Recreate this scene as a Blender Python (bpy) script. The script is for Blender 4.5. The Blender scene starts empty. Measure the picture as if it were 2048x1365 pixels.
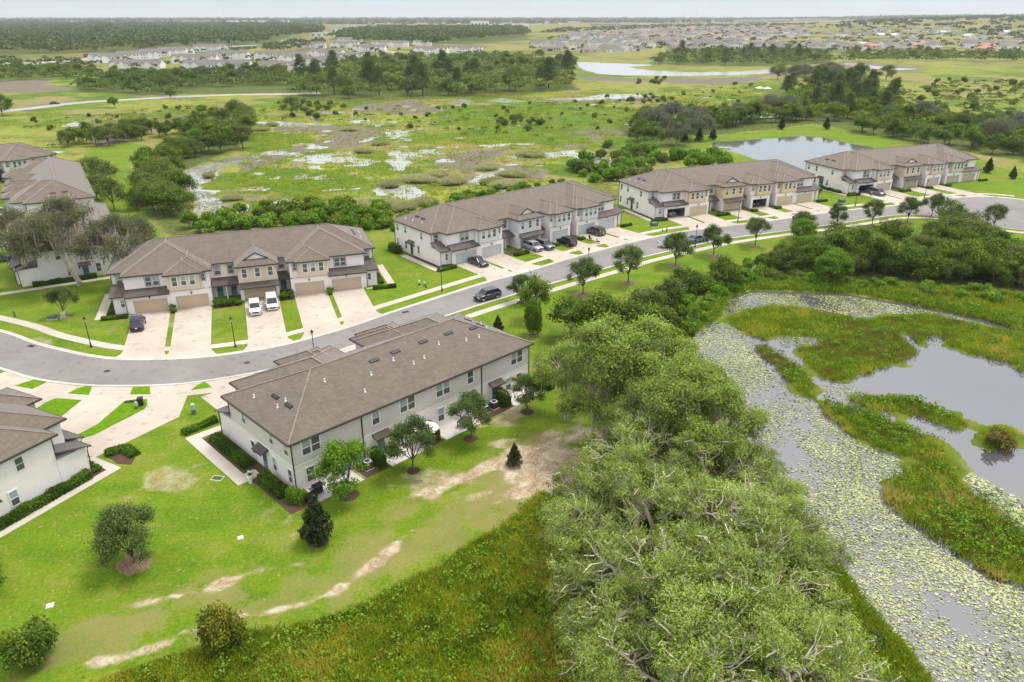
import bpy, bmesh, math, random
import numpy as np
from mathutils import Vector, Matrix
from mathutils.geometry import tessellate_polygon

# ------------------------------------------------------------------ camera
FPX, HY, CAMH = 1470.0, 33.0, 43.38          # focal length in photo pixels, horizon row, drone height (m)
PITCH = math.atan((682.5 - HY) / FPX)
scn = bpy.context.scene
col = scn.collection
cam_data = bpy.data.cameras.new('camera')
cam_data.sensor_width = 36.0
cam_data.lens = 36.0 * FPX / 2048.0
cam_data.clip_start = 0.5
cam_data.clip_end = 60000
cam = bpy.data.objects.new('camera', cam_data)
col.objects.link(cam)
cam.location = (0, 0, CAMH)
cam.rotation_euler = (math.pi / 2 - PITCH, 0, 0)
scn.camera = cam

# ------------------------------------------------------------------ sky, sun, exposure
SUN_EL, SUN_AZ = math.radians(66), math.radians(60)      # azimuth from +Y towards +X
SKY_STR, SUN_STR, EXPO = 0.148, 1.75, 0.64
world = bpy.data.worlds.new('World'); scn.world = world
world.use_nodes = True
wn = world.node_tree; wn.nodes.clear()
def wnode(t, **k):
    n = wn.nodes.new(t)
    for a, b in k.items(): setattr(n, a, b)
    return n
wo = wnode('ShaderNodeOutputWorld'); bg = wnode('ShaderNodeBackground')
sky = wnode('ShaderNodeTexSky'); sky.sky_type = 'NISHITA'; sky.sun_disc = False
sky.sun_elevation = SUN_EL; sky.sun_rotation = SUN_AZ
sky.air_density = 1.0; sky.dust_density = 2.0; sky.ozone_density = 1.0; sky.altitude = 40
tc = wnode('ShaderNodeTexCoord'); sep = wnode('ShaderNodeSeparateXYZ')
wn.links.new(tc.outputs['Generated'], sep.inputs[0])
# cloud sheet: project the view direction onto a flat layer so clouds stretch towards the horizon
zz = wnode('ShaderNodeMath', operation='MAXIMUM'); zz.inputs[1].default_value = 0.0
wn.links.new(sep.outputs[2], zz.inputs[0])
za = wnode('ShaderNodeMath', operation='ADD'); za.inputs[1].default_value = 0.12
wn.links.new(zz.outputs[0], za.inputs[0])
dv = wnode('ShaderNodeVectorMath', operation='DIVIDE')
cmb = wnode('ShaderNodeCombineXYZ')
for i in range(3): wn.links.new(za.outputs[0], cmb.inputs[i])
wn.links.new(tc.outputs['Generated'], dv.inputs[0]); wn.links.new(cmb.outputs[0], dv.inputs[1])
nz = wnode('ShaderNodeTexNoise'); nz.inputs['Scale'].default_value = 1.15; nz.inputs['Detail'].default_value = 7; nz.inputs['Roughness'].default_value = .58
wn.links.new(dv.outputs[0], nz.inputs['Vector'])
cr = wnode('ShaderNodeValToRGB'); cr.color_ramp.elements[0].position = .36; cr.color_ramp.elements[1].position = .62
cr.color_ramp.elements[0].color = (.70, .70, .70, 1); cr.color_ramp.elements[1].color = (1, 1, 1, 1)
wn.links.new(nz.outputs['Fac'], cr.inputs[0])
mx = wnode('ShaderNodeMix', data_type='RGBA')
# overcast layer: dimmer at the horizon, about twice as bright overhead
ov = wnode('ShaderNodeMapRange'); ov.inputs[1].default_value = 0; ov.inputs[2].default_value = .75; ov.inputs[3].default_value = 0; ov.inputs[4].default_value = 1
wn.links.new(zz.outputs[0], ov.inputs[0])
ovc = wnode('ShaderNodeMix', data_type='RGBA'); wn.links.new(ov.outputs[0], ovc.inputs[0])
ovc.inputs[7].default_value = (7.7, 7.5, 7.3, 1)
bl = wnode('ShaderNodeMapRange'); bl.inputs[1].default_value = 0; bl.inputs[2].default_value = .022; wn.links.new(zz.outputs[0], bl.inputs[0])
blc = wnode('ShaderNodeMix', data_type='RGBA'); wn.links.new(bl.outputs[0], blc.inputs[0]); blc.inputs[6].default_value = (3.75, 3.98, 4.06, 1); blc.inputs[7].default_value = (2.75, 3.45, 4.05, 1)
wn.links.new(blc.outputs[2], ovc.inputs[6])
hz = wnode('ShaderNodeMapRange'); hz.inputs[1].default_value = 0; hz.inputs[2].default_value = .12; hz.inputs[3].default_value = .94; hz.inputs[4].default_value = 0
wn.links.new(zz.outputs[0], hz.inputs[0])
fm = wnode('ShaderNodeMath', operation='MAXIMUM'); wn.links.new(cr.outputs[0], fm.inputs[0]); wn.links.new(hz.outputs[0], fm.inputs[1])
wn.links.new(fm.outputs[0], mx.inputs['Factor'])
wn.links.new(sky.outputs[0], mx.inputs[6]); wn.links.new(ovc.outputs[2], mx.inputs[7])
bg.inputs[1].default_value = SKY_STR
wn.links.new(mx.outputs[2], bg.inputs[0]); wn.links.new(bg.outputs[0], wo.inputs[0])

sun_d = bpy.data.lights.new('sun', 'SUN'); sun_d.energy = SUN_STR; sun_d.angle = math.radians(14)
sun_d.color = (1, .955, .89)
sun = bpy.data.objects.new('sun', sun_d); col.objects.link(sun)
sdir = Vector((math.cos(SUN_EL) * math.sin(SUN_AZ), math.cos(SUN_EL) * math.cos(SUN_AZ), math.sin(SUN_EL)))
sun.rotation_euler = sdir.to_track_quat('Z', 'Y').to_euler()
sun.location = sdir * 300
scn.view_settings.view_transform = 'Standard'; scn.view_settings.look = 'None'
scn.view_settings.exposure = EXPO; scn.view_settings.gamma = 1; scn.view_settings.use_curve_mapping = False
scn.cycles.max_bounces = 5; scn.cycles.diffuse_bounces = 3; scn.cycles.glossy_bounces = 2
scn.cycles.transmission_bounces = 3; scn.cycles.transparent_max_bounces = 6
scn.cycles.use_denoising = True
scn.cycles.caustics_reflective = False; scn.cycles.caustics_refractive = False

# ------------------------------------------------------------------ helpers
def G(x, y, z=0.0):
    """photo pixel (2048 wide) -> point of the horizontal plane at height z"""
    c, s = math.cos(PITCH), math.sin(PITCH)
    v = -(y - 682.5) / FPX
    Y = c + v * s; Z = -s + v * c
    t = (z - CAMH) / Z
    return Vector(((x - 1024) / FPX * t, Y * t, z))
def GP(pts, z=0.0): return [tuple(G(x, y, z)[:2]) for x, y in pts]

def link(o, parent=None):
    col.objects.link(o)
    if parent is not None: o.parent = parent
    return o
def tag(o, label=None, cat=None, group=None, kind=None):
    if label: o['label'] = label
    if cat: o['category'] = cat
    if group: o['group'] = group
    if kind: o['kind'] = kind
    return o
def empty(name, loc, rz=0.0, label=None, cat=None, group=None):
    o = bpy.data.objects.new(name, None); link(o)
    o.empty_display_size = .3
    o.location = loc; o.rotation_euler = (0, 0, rz)
    return tag(o, label, cat, group)
def copy_tree(o, parent=None):
    c = o.copy(); link(c, parent)
    for ch in o.children: copy_tree(ch, c)
    return c

class MB:
    """collects boxes, polygons, tubes into one mesh; several material slots"""
    def __init__(s): s.v = []; s.f = []; s.m = []; s.cur = 0
    def add(s, vs, fs, m=None):
        b = len(s.v); s.v += [tuple(p) for p in vs]
        for f in fs: s.f.append([b + i for i in f]); s.m.append(s.cur if m is None else m)
        return s
    def box(s, x0, x1, y0, y1, z0, z1, m=None):
        return s.add([(x0,y0,z0),(x1,y0,z0),(x1,y1,z0),(x0,y1,z0),(x0,y0,z1),(x1,y0,z1),(x1,y1,z1),(x0,y1,z1)],
                     [(0,3,2,1),(4,5,6,7),(0,1,5,4),(1,2,6,5),(2,3,7,6),(3,0,4,7)], m)
    def prism(s, poly, z0, z1, m=None):
        n = len(poly)
        a = sum(poly[i][0]*poly[(i+1)%n][1]-poly[(i+1)%n][0]*poly[i][1] for i in range(n))
        if a < 0: poly = poly[::-1]
        tri = tessellate_polygon([[Vector((p[0], p[1], 0)) for p in poly]])
        vs = [(p[0], p[1], z0) for p in poly] + [(p[0], p[1], z1) for p in poly]
        fs = []
        for t in tri:
            A, B, C = [Vector(poly[i][:2]) for i in t]
            if (B-A).cross(C-A) < 0: t = (t[0], t[2], t[1])
            fs.append([i+n for i in t])
        for i in range(n): fs.append((i, (i+1)%n, (i+1)%n+n, i+n))
        return s.add(vs, fs, m)
    def tube(s, pts, rad, k=6, m=None, cap=True):
        pts = [Vector(p) for p in pts]; n = len(pts)
        if not hasattr(rad, '__len__'): rad = [rad]*n
        vs = []; up = None
        for i, p in enumerate(pts):
            d = (pts[min(i+1,n-1)] - pts[max(i-1,0)]).normalized()
            if up is None:
                up = d.orthogonal().normalized()
            else:
                up = (up - d*up.dot(d))
                up = up.normalized() if up.length > 1e-6 else d.orthogonal().normalized()
            w = d.cross(up)
            for j in range(k):
                a = 2*math.pi*j/k
                vs.append(p + (up*math.cos(a) + w*math.sin(a))*rad[i])
        fs = [(i*k+j, i*k+(j+1)%k, (i+1)*k+(j+1)%k, (i+1)*k+j) for i in range(n-1) for j in range(k)]
        if cap: fs += [tuple(range(k))[::-1], tuple((n-1)*k+j for j in range(k))]
        return s.add(vs, fs, m)
    def mesh(s, name, mats, smooth=False):
        me = bpy.data.meshes.new(name); me.from_pydata(s.v, [], s.f)
        if not isinstance(mats, (list, tuple)): mats = [mats]
        for m in mats: me.materials.append(m)
        if len(mats) > 1: me.polygons.foreach_set('material_index', s.m)
        if smooth: me.polygons.foreach_set('use_smooth', [True]*len(me.polygons))
        me.update(); return me
    def build(s, name, mats, parent=None, loc=None, smooth=False, **t):
        o = bpy.data.objects.new(name, s.mesh(name, mats, smooth)); link(o, parent)
        if loc is not None: o.location = loc
        return tag(o, **t)
def inst(name, me, parent=None, loc=(0,0,0), rz=0.0, sc=None):
    o = bpy.data.objects.new(name, me); link(o, parent)
    o.location = loc; o.rotation_euler = (0,0,rz)
    if sc is not None: o.scale = sc if hasattr(sc,'__len__') else (sc,)*3
    return o

# ------------------------------------------------------------------ materials
def mat(name, color, rough=.7, spec=.3, metal=0.0, var=0.0, vscale=1.0, bump=0.0, bscale=20.0, vdetail=4, obj_rand=0.0, coat=0.0):
    m = bpy.data.materials.new(name); m.use_nodes = True
    nt = m.node_tree; p = nt.nodes['Principled BSDF']
    p.inputs['Roughness'].default_value = rough; p.inputs['Metallic'].default_value = metal
    p.inputs['Specular IOR Level'].default_value = spec; p.inputs['Coat Weight'].default_value = coat
    p.inputs['Base Color'].default_value = (*color, 1)
    if var > 0 or bump > 0:
        t = nt.nodes.new('ShaderNodeTexCoord')
    if var > 0:
        n = nt.nodes.new('ShaderNodeTexNoise'); n.inputs['Scale'].default_value = vscale; n.inputs['Detail'].default_value = vdetail
        n.inputs['Roughness'].default_value = .65
        nt.links.new(t.outputs['Object'], n.inputs['Vector'])
        r = nt.nodes.new('ShaderNodeMapRange'); r.inputs[1].default_value = .25; r.inputs[2].default_value = .75
        r.inputs[3].default_value = 1-var; r.inputs[4].default_value = 1+var
        nt.links.new(n.outputs['Fac'], r.inputs[0])
        mu = nt.nodes.new('ShaderNodeVectorMath'); mu.operation = 'SCALE'; mu.inputs[0].default_value = color
        nt.links.new(r.outputs[0], mu.inputs['Scale']); nt.links.new(mu.outputs[0], p.inputs['Base Color'])
    if bump > 0:
        b = nt.nodes.new('ShaderNodeBump'); b.inputs['Strength'].default_value = bump; b.inputs['Distance'].default_value = .02
        n2 = nt.nodes.new('ShaderNodeTexNoise'); n2.inputs['Scale'].default_value = bscale; n2.inputs['Detail'].default_value = 4
        nt.links.new(t.outputs['Object'], n2.inputs['Vector']); nt.links.new(n2.outputs['Fac'], b.inputs['Height'])
        nt.links.new(b.outputs[0], p.inputs['Normal'])
    return m

M = {}
M['stucco'] = mat('white_stucco', (.84,.78,.775), .85, .2, var=.06, vscale=.5, bump=.15, bscale=30)
M['siding_grey'] = mat('grey_siding', (.64,.595,.57), .8, .2, var=.05, vscale=.4)
M['beige'] = mat('beige_board', (.62,.515,.41), .8, .2, var=.05, vscale=.5)
M['yellow'] = mat('cream_board', (.66,.53,.31), .8, .2, var=.05, vscale=.5)
M['blue_grey'] = mat('pale_blue_board', (.60,.63,.635), .8, .2, var=.05, vscale=.5)
M['trim_white'] = mat('white_trim', (.78,.78,.76), .6)
M['trim_dark'] = mat('dark_trim', (.055,.045,.037), .5)
M['garage_tan'] = mat('tan_garage_paint', (.56,.435,.325), .6, var=.04, vscale=.8)
M['garage_cream'] = mat('cream_garage_paint', (.60,.50,.33), .6, var=.04, vscale=.8)
M['garage_grey'] = mat('pale_grey_garage_paint', (.50,.55,.56), .6, var=.04, vscale=.8)
M['garage_beige'] = mat('beige_garage_paint', (.50,.44,.36), .6, var=.04, vscale=.8)
M['door_teal'] = mat('teal_door_paint', (.13,.24,.28), .5)
M['door_dark'] = mat('slate_door_paint', (.05,.07,.10), .5)
M['pipe'] = mat('white_pipe', (.75,.75,.74), .5)
M['black_metal'] = mat('black_metal', (.02,.02,.022), .45)
M['vent'] = mat('dark_roof_vent', (.03,.032,.038), .5)
M['mulch'] = mat('brown_mulch', (.085,.05,.035), .95, var=.5, vscale=9, bump=.8, bscale=30)
M['mulch_red'] = mat('pale_mulch', (.21,.135,.09), .95, var=.6, vscale=5, bump=.8, bscale=30)
M['garage_in'] = mat('garage_interior', (.18,.18,.19), .9)

def glass_mat(name, c, rough=.06):
    m = mat(name, c, rough, .5, var=.35, vscale=.9); return m
M['glass'] = glass_mat('window_glass', (.085,.11,.115))
M['glass_green'] = glass_mat('window_glass_painted_reflection', (.34,.40,.38), .12)  # pale green base colour paints a reflection into the upper sashes
M['glass_screen'] = glass_mat('window_screen', (.10,.10,.105), .5)

def shingle_mat(name, base):
    m = bpy.data.materials.new(name); m.use_nodes = True; nt = m.node_tree; p = nt.nodes['Principled BSDF']
    L = nt.links.new; N = nt.nodes.new
    t = N('ShaderNodeTexCoord')
    # courses follow the slope: use height for the rows, horizontal position along the eave for the tabs
    s = N('ShaderNodeSeparateXYZ'); L(t.outputs['Object'], s.inputs[0])
    a = N('ShaderNodeMath'); a.operation = 'ADD'; L(s.outputs[0], a.inputs[0]); L(s.outputs[1], a.inputs[1])
    zc = N('ShaderNodeMath'); zc.operation = 'MULTIPLY'; L(s.outputs[2], zc.inputs[0]); zc.inputs[1].default_value = 2.4
    c = N('ShaderNodeCombineXYZ'); L(a.outputs[0], c.inputs[0]); L(zc.outputs[0], c.inputs[1])
    b = N('ShaderNodeTexBrick'); b.offset = .5; b.inputs['Scale'].default_value = 1.0
    b.inputs['Brick Width'].default_value = .55; b.inputs['Row Height'].default_value = .30
    b.inputs['Mortar Size'].default_value = .02; b.inputs['Bias'].default_value = 0.0
    b.inputs['Color1'].default_value = (.88,.88,.88,1); b.inputs['Color2'].default_value = (1.13,1.12,1.11,1); b.inputs['Mortar'].default_value = (.62,.62,.62,1)
    L(c.outputs[0], b.inputs['Vector'])
    n = N('ShaderNodeTexNoise'); n.inputs['Scale'].default_value = .55; n.inputs['Detail'].default_value = 6; n.inputs['Roughness'].default_value = .7
    L(t.outputs['Object'], n.inputs['Vector'])
    r = N('ShaderNodeMapRange'); r.inputs[1].default_value = .3; r.inputs[2].default_value = .7; r.inputs[3].default_value = .88; r.inputs[4].default_value = 1.13
    L(n.outputs['Fac'], r.inputs[0])
    m1 = N('ShaderNodeVectorMath'); m1.operation = 'MULTIPLY'; L(b.outputs['Color'], m1.inputs[0]); m1.inputs[1].default_value = base
    m2 = N('ShaderNodeVectorMath'); m2.operation = 'SCALE'; L(m1.outputs[0], m2.inputs[0]); L(r.outputs[0], m2.inputs['Scale'])
    L(m2.outputs[0], p.inputs['Base Color'])
    bm = N('ShaderNodeBump'); bm.inputs['Strength'].default_value = .5; bm.inputs['Distance'].default_value = .03
    L(b.outputs['Color'], bm.inputs['Height']); L(bm.outputs[0], p.inputs['Normal'])
    p.inputs['Roughness'].default_value = .75; p.inputs['Specular IOR Level'].default_value = .35
    p.inputs['Sheen Weight'].default_value = .25; p.inputs['Sheen Roughness'].default_value = .5
    return m
M['shingle'] = shingle_mat('brown_shingles', (.142,.110,.083))
M['shingle_cap'] = shingle_mat('ridge_cap_shingles', (.24,.19,.152))
M['shingle_dark'] = shingle_mat('shed_roof_shingles', (.088,.070,.059))

def concrete_mat(name, base, joint):
    m = mat(name, base, .85, .25, var=.10, vscale=.35, vdetail=7, bump=.15, bscale=40)
    nt = m.node_tree; p = nt.nodes['Principled BSDF']; L = nt.links.new; N = nt.nodes.new
    src = p.inputs['Base Color'].links[0].from_socket
    t = N('ShaderNodeTexCoord')
    n = N('ShaderNodeTexNoise'); n.inputs['Scale'].default_value = .12; n.inputs['Detail'].default_value = 3
    L(t.outputs['Object'], n.inputs['Vector'])
    r = N('ShaderNodeMapRange'); r.inputs[1].default_value = .35; r.inputs[2].default_value = .7; r.inputs[3].default_value = .9; r.inputs[4].default_value = 1.08
    L(n.outputs['Fac'], r.inputs[0])
    k = N('ShaderNodeTexNoise'); k.inputs['Scale'].default_value = .8; k.inputs['Detail'].default_value = 2
    L(t.outputs['Object'], k.inputs['Vector'])
    k2 = N('ShaderNodeMapRange'); k2.inputs[1].default_value = .59; k2.inputs[2].default_value = .66; k2.inputs[3].default_value = 1; k2.inputs[4].default_value = joint
    L(k.outputs['Fac'], k2.inputs[0])
    mm = N('ShaderNodeMath'); mm.operation = 'MULTIPLY'; L(r.outputs[0], mm.inputs[0]); L(k2.outputs[0], mm.inputs[1])
    v = N('ShaderNodeVectorMath'); v.operation = 'SCALE'; L(src, v.inputs[0]); L(mm.outputs[0], v.inputs['Scale'])
    L(v.outputs[0], p.inputs['Base Color']); return m
M['drive'] = concrete_mat('driveway_concrete', (.48,.415,.345), .80)
M['walk'] = concrete_mat('pavement_concrete', (.50,.45,.385), .9)
M['curb'] = concrete_mat('kerb_concrete', (.50,.475,.43), .9)
M['asphalt'] = concrete_mat('asphalt', (.225,.212,.205), .84)
M['patio'] = concrete_mat('patio_concrete', (.60,.56,.52), .95)
# ------------------------------------------------------------------ ground: zones traced as polygons on the ground plane
rng = np.random.default_rng(7)
random.seed(7)
def _hash(ix, iy, seed):
    h = (ix.astype(np.int64)*374761393 + iy.astype(np.int64)*668265263 + seed*974711) & 0x7fffffff
    h = ((h ^ (h >> 13)) * 1274126177) & 0x7fffffff
    h = h ^ (h >> 16)
    return (h & 0xffff) / 65535.0
def vnoise(x, y, seed=0):
    ix = np.floor(x); iy = np.floor(y); fx = x-ix; fy = y-iy
    fx = fx*fx*(3-2*fx); fy = fy*fy*(3-2*fy)
    a=_hash(ix,iy,seed); b=_hash(ix+1,iy,seed); c=_hash(ix,iy+1,seed); d=_hash(ix+1,iy+1,seed)
    return (a*(1-fx)+b*fx)*(1-fy)+(c*(1-fx)+d*fx)*fy
def fbm(x, y, scale, seed=0, octs=4):
    s = 0; amp = 1; tot = 0; k = 1/scale
    for i in range(octs):
        s = s + amp*vnoise(x*k, y*k, seed+i*17); tot += amp; amp *= .55; k *= 2.1
    return s/tot - .5
def sd_poly(px, py, poly, margin):
    """signed distance, positive inside; -margin far outside"""
    P = np.array(poly, float); out = np.full(px.shape, -margin)
    x0, y0 = P.min(0)-margin; x1, y1 = P.max(0)+margin
    I = np.where((px>x0)&(px<x1)&(py>y0)&(py<y1))[0]
    if not len(I): return out
    X = px[I]; Y = py[I]; d = np.full(X.shape, 1e18); ins = np.zeros(X.shape, bool)
    for i in range(len(P)):
        a = P[i]; b = P[(i+1)%len(P)]; e = b-a
        wx = X-a[0]; wy = Y-a[1]
        t = np.clip((wx*e[0]+wy*e[1])/max(e@e,1e-9),0,1)
        d = np.minimum(d, (wx-e[0]*t)**2+(wy-e[1]*t)**2)
        c = ((a[1]>Y)!=(b[1]>Y))
        if abs(e[1])>1e-12: ins ^= c & (X < (Y-a[1])/e[1]*e[0]+a[0])
    d = np.sqrt(d); out[I] = np.where(ins, d, -np.minimum(d, margin)); return out
def sd_line(px, py, pts, width, margin):
    P = np.array(pts, float); x0,y0 = P.min(0)-margin; x1,y1 = P.max(0)+margin
    out = np.full(px.shape, -margin); I = np.where((px>x0)&(px<x1)&(py>y0)&(py<y1))[0]
    if not len(I): return out
    X=px[I];Y=py[I]; d=np.full(X.shape,1e18)
    for i in range(len(P)-1):
        a=P[i];e=P[i+1]-a; wx=X-a[0];wy=Y-a[1]; t=np.clip((wx*e[0]+wy*e[1])/max(e@e,1e-9),0,1)
        d=np.minimum(d,(wx-e[0]*t)**2+(wy-e[1]*t)**2)
    out[I]=width-np.sqrt(d); return out

WATER = {   # name: (photo outline, label)
 'lily_pond': [(1462,592),(1500,580),(1560,581),(1700,587),(1800,604),(1900,624),(1980,642),(2048,664),(2200,700),(2500,820),(2600,1100),(2500,1500),(2000,1560),(1900,1420),(1850,1340),(1800,1280),(1740,1220),(1690,1150),(1650,1080),(1600,1020),(1560,970),(1530,930),(1480,850),(1440,800),(1390,775),(1368,745),(1366,700),(1378,672),(1405,655),(1440,634)],
 'retention_pond': [(1424,285),(1486,280),(1543,277),(1597,272),(1644,275.5),(1692,286.6),(1736,293),(1765,303),(1740,325),(1660,348),(1600,340),(1511,318),(1470,304),(1428,291)],
 'marsh_water': [(357,341),(398,331),(416,324),(465,312),(502,306),(532,304),(518,315),(492,325),(440,338),(424,349),(400,366),(416,381),(449,394),(478,419),(454,432),(411,436),(398,427),(370,388),(349,364)],
 'marsh_water.001': [(596,321),(626,308.6),(669,312.6),(717,316.7),(680,325),(650,328),(637,342),(618,335.5),(628,327)],
 'marsh_water.002': [(701,243),(717,237),(741,240),(729,246)],
 'marsh_water.003': [(770,265),(802,262),(835,256),(858,257),(817,266),(800,278),(785,275)],
 'marsh_water.004': [(774,330),(794,300),(814,309),(822,327),(794,336)],
 'marsh_water.005': [(900,204),(925,197),(951,204),(931,213)],
 'marsh_water.006': [(944,363),(955,347),(981,343),(996,334),(1016,328),(1014,345),(981,354),(964,369)],
 'marsh_water.007': [(742,379),(788,372),(823,369),(849,378),(847,398),(817,398),(797,392),(756,390)],
 'marsh_water.008': [(1055,304),(1087,305),(1139,302),(1186,306),(1236,317),(1238,332),(1198,327),(1157,319),(1110,311),(1081,313)],
 'marsh_water.009': [(976,369),(1022,375),(1025,383),(993,380)],
 'marsh_water.010': [(1059,199.5),(1158,195),(1213,188.5),(1275,187),(1321,191),(1261,197),(1158,201)],
 'marsh_water.011': [(972,202),(1005,196.5),(1052,203),(1008,206)],
 'lake': [(1150,124),(1193,125.5),(1261,128),(1312,131),(1250,134),(1300,141),(1390,145),(1484,143),(1548,138),(1552,146),(1480,150),(1348,152),(1250,151),(1195,148),(1165,139)],
 'marsh_water.012': [(1697,124),(1738,131),(1792,136.5),(1845,138),(1800,140.5),(1730,137),(1690,129)],
 'marsh_water.013': [(487,246),(540,242.5),(580,245),(640,246),(657,249),(600,252),(540,250)],
 'marsh_water.014': [(95,303),(123,299),(128,304),(112,309)],
 'marsh_water.015': [(541,405),(570,397),(606,404),(577,414)],
 'marsh_water.016': [(120,252),(150,242),(172,247),(140,256)],
 'marsh_water.017': [(835,300),(880,292),(900,297),(860,304)],
 'marsh_water.018': [(960,290),(1015,287),(1018,292),(980,295)],
 'marsh_water.019': [(640,224),(690,221),(700,225),(660,228)],
 'marsh_water.020': [(1500,232),(1560,229),(1570,233),(1520,236)],
}
ISLANDS = [
 [(1454,642),(1486,623),(1541,613),(1589,614.5),(1640,626.5),(1691,633),(1735,641),(1776,633),(1854,630),(1929,645),(2048,669),(2120,700),(2120,765),(2048,746),(2015,723.6),(1963,712),(1929,702),(1895,691),(1886,676),(1860,668),(1841,690),(1812,664),(1795,668),(1839,703),(1810,723.6),(1759,737),(1708,756),(1677,764.5),(1643,754),(1623,737),(1602,715),(1590,700),(1640,692),(1650,675),(1600,668),(1550,672),(1530,680),(1490,665)],
 [(1503,696),(1530,690),(1562,712),(1600,735),(1622,760),(1630,792),(1619,798),(1588,776),(1554,738)],
 [(1634,805),(1650,804),(1691,812),(1752,829),(1810,856.5),(1861,877),(1892,894),(1880,912),(1841,918),(1793,906),(1742,889),(1691,863),(1650,829)],
 [(1691,795),(1742,792),(1827,798.6),(1882,819),(1943,852),(1912,859),(1844,834),(1742,819)],
 [(1763,969),(1805,949),(1848,919),(1891,912),(1912,951),(1947,986),(2004,1033),(2048,1054),(2200,1130),(2200,1260),(2048,1173),(1983,1154),(1940,1129),(1876,1083),(1823,1047),(1770,1004)],
 [(1957,880),(1975,858),(2010,855),(2035,872),(2030,893),(1985,900)],
]
MARSH = GP([(120,290),(300,225),(560,222),(900,205),(1180,190),(1330,180),(1560,178),(1500,225),(1230,262),(1230,330),(1100,368),(960,395),(760,440),(520,415),(430,400),(470,330),(520,300),(500,262),(300,262)])
WATER = {k: GP(v) for k, v in WATER.items()}
ISLANDS = [GP(v) for v in ISLANDS]
Z = {}     # other zones
Z['lawn'] = [GP([(-500,1500),(100,1380),(156,1363),(281,1329),(375,1300),(500,1258),(600,1243),(679,1226),(752,1191),(806,1159),(876,1130),(933,1089),(997,1054),(1044,1013),(1076,978),(1130,985),(1200,930),(1180,840),(1120,760),(1090,690),(1100,650),(1180,605),(1290,577),(1380,552),(1450,530),(1510,520),(1560,480),(1640,462),(1740,445),(1790,447),(1900,480),(2048,480),(2400,520),(2400,420),(2048,345),(1990,333),(1960,320),(1880,300),(1700,330),(1600,352),(1560,375),(1240,420),(1225,395),(1150,400),(790,470),(765,468),(740,450),(520,470),(340,482),(300,445),(275,400),(258,330),(262,305),(300,292),(250,285),(180,300),(150,330),(0,330),(-700,330)]),
 GP([(1380,292),(1385,272),(1480,268),(1570,257),(1620,251),(1680,257),(1760,274),(1830,289),(1880,300),(1780,330),(1600,352),(1500,335),(1430,310)])]
Z['dry'] = [GP([(185,318),(165,305),(240,288),(310,282),(360,281),(330,300),(300,318),(255,335)]), GP([(1520,158),(1540,152),(1600,155),(1700,158),(1710,164),(1600,166)]),
 GP([(1480,520),(1540,490),(1580,488),(1560,520),(1500,540)]), GP([(1700,470),(1790,442),(1830,455),(1790,490),(1740,495)])]
Z['rough'] = [GP([(100,1380),(375,1300),(500,1258),(600,1243),(679,1226),(752,1191),(806,1159),(876,1130),(933,1089),(997,1054),(1044,1013),(1076,978),(1130,985),(1250,1000),(1500,1100),(1700,1250),(1850,1420),(1700,1600),(300,1700)])]
Z['sand'] = [GP([(1010,985),(1030,960),(1060,925),(1110,880),(1150,845),(1185,840),(1200,880),(1180,930),(1150,965),(1090,985)])]
Z['reed'] = [GP([(400,366),(438,351),(518,338),(599,338),(706,346),(760,370),(747,386),(680,386),(612,402),(545,386),(505,373),(438,384)]),
 GP([(502,263),(607,264),(626,284),(572,298),(518,308),(478,303)]),
 GP([(1028,332),(1139,326),(1227,332),(1242,344),(1198,362),(1110,353),(1051,341)]), GP([(700,318),(770,300),(800,345),(740,352),(690,335)]),
 GP([(1200,275),(1290,270),(1330,300),(1240,310)]), GP([(1430,198),(1540,196),(1560,205),(1450,208)]),GP([(1370,560),(1480,540),(1700,570),(1900,590),(2048,610),(2200,650),(2200,700),(2048,664),(1900,624),(1700,587),(1500,580),(1440,620),(1370,690),(1340,740),(1340,660)])]
Z['mud'] = [GP([(700,212),(788,203),(846,193),(864,195),(829,198),(864,212),(899,221),(823,228),(776,224),(700,221)]),
 GP([(492,257),(653,251),(733,255),(760,274),(720,298),(680,298),(599,306),(518,330),(486,341),(502,322),(559,303),(620,287),(653,278),(612,266),(505,262)]),
 GP([(876,318),(934,300),(1005,297),(1031,299),(1005,312),(964,324),(940,344),(905,332)]), GP([(443,381),(478,376),(513,378),(535,392),(518,405),(492,408),(481,397)]),
 GP([(1101,290),(1140,289),(1180,291),(1210,297),(1150,298),(1110,296)]), GP([(-60,166),(68,158),(116,159),(96,171),(147,181),(85,186),(-60,186)]),
 GP([(195,260),(349,251),(308,263),(212,290),(188,273)]), GP([(1140,154),(1340,158),(1500,155),(1580,138),(1620,140),(1560,155),(1440,171),(1330,166),(1180,162)]),
 GP([(1060,203),(1200,196),(1320,193),(1330,197),(1200,203),(1120,207)]), GP([(1680,122),(1760,129),(1850,136),(1850,143),(1720,140),(1680,131)]),
 GP([(1000,330),(1100,345),(1090,360),(1010,350)])]
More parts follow.
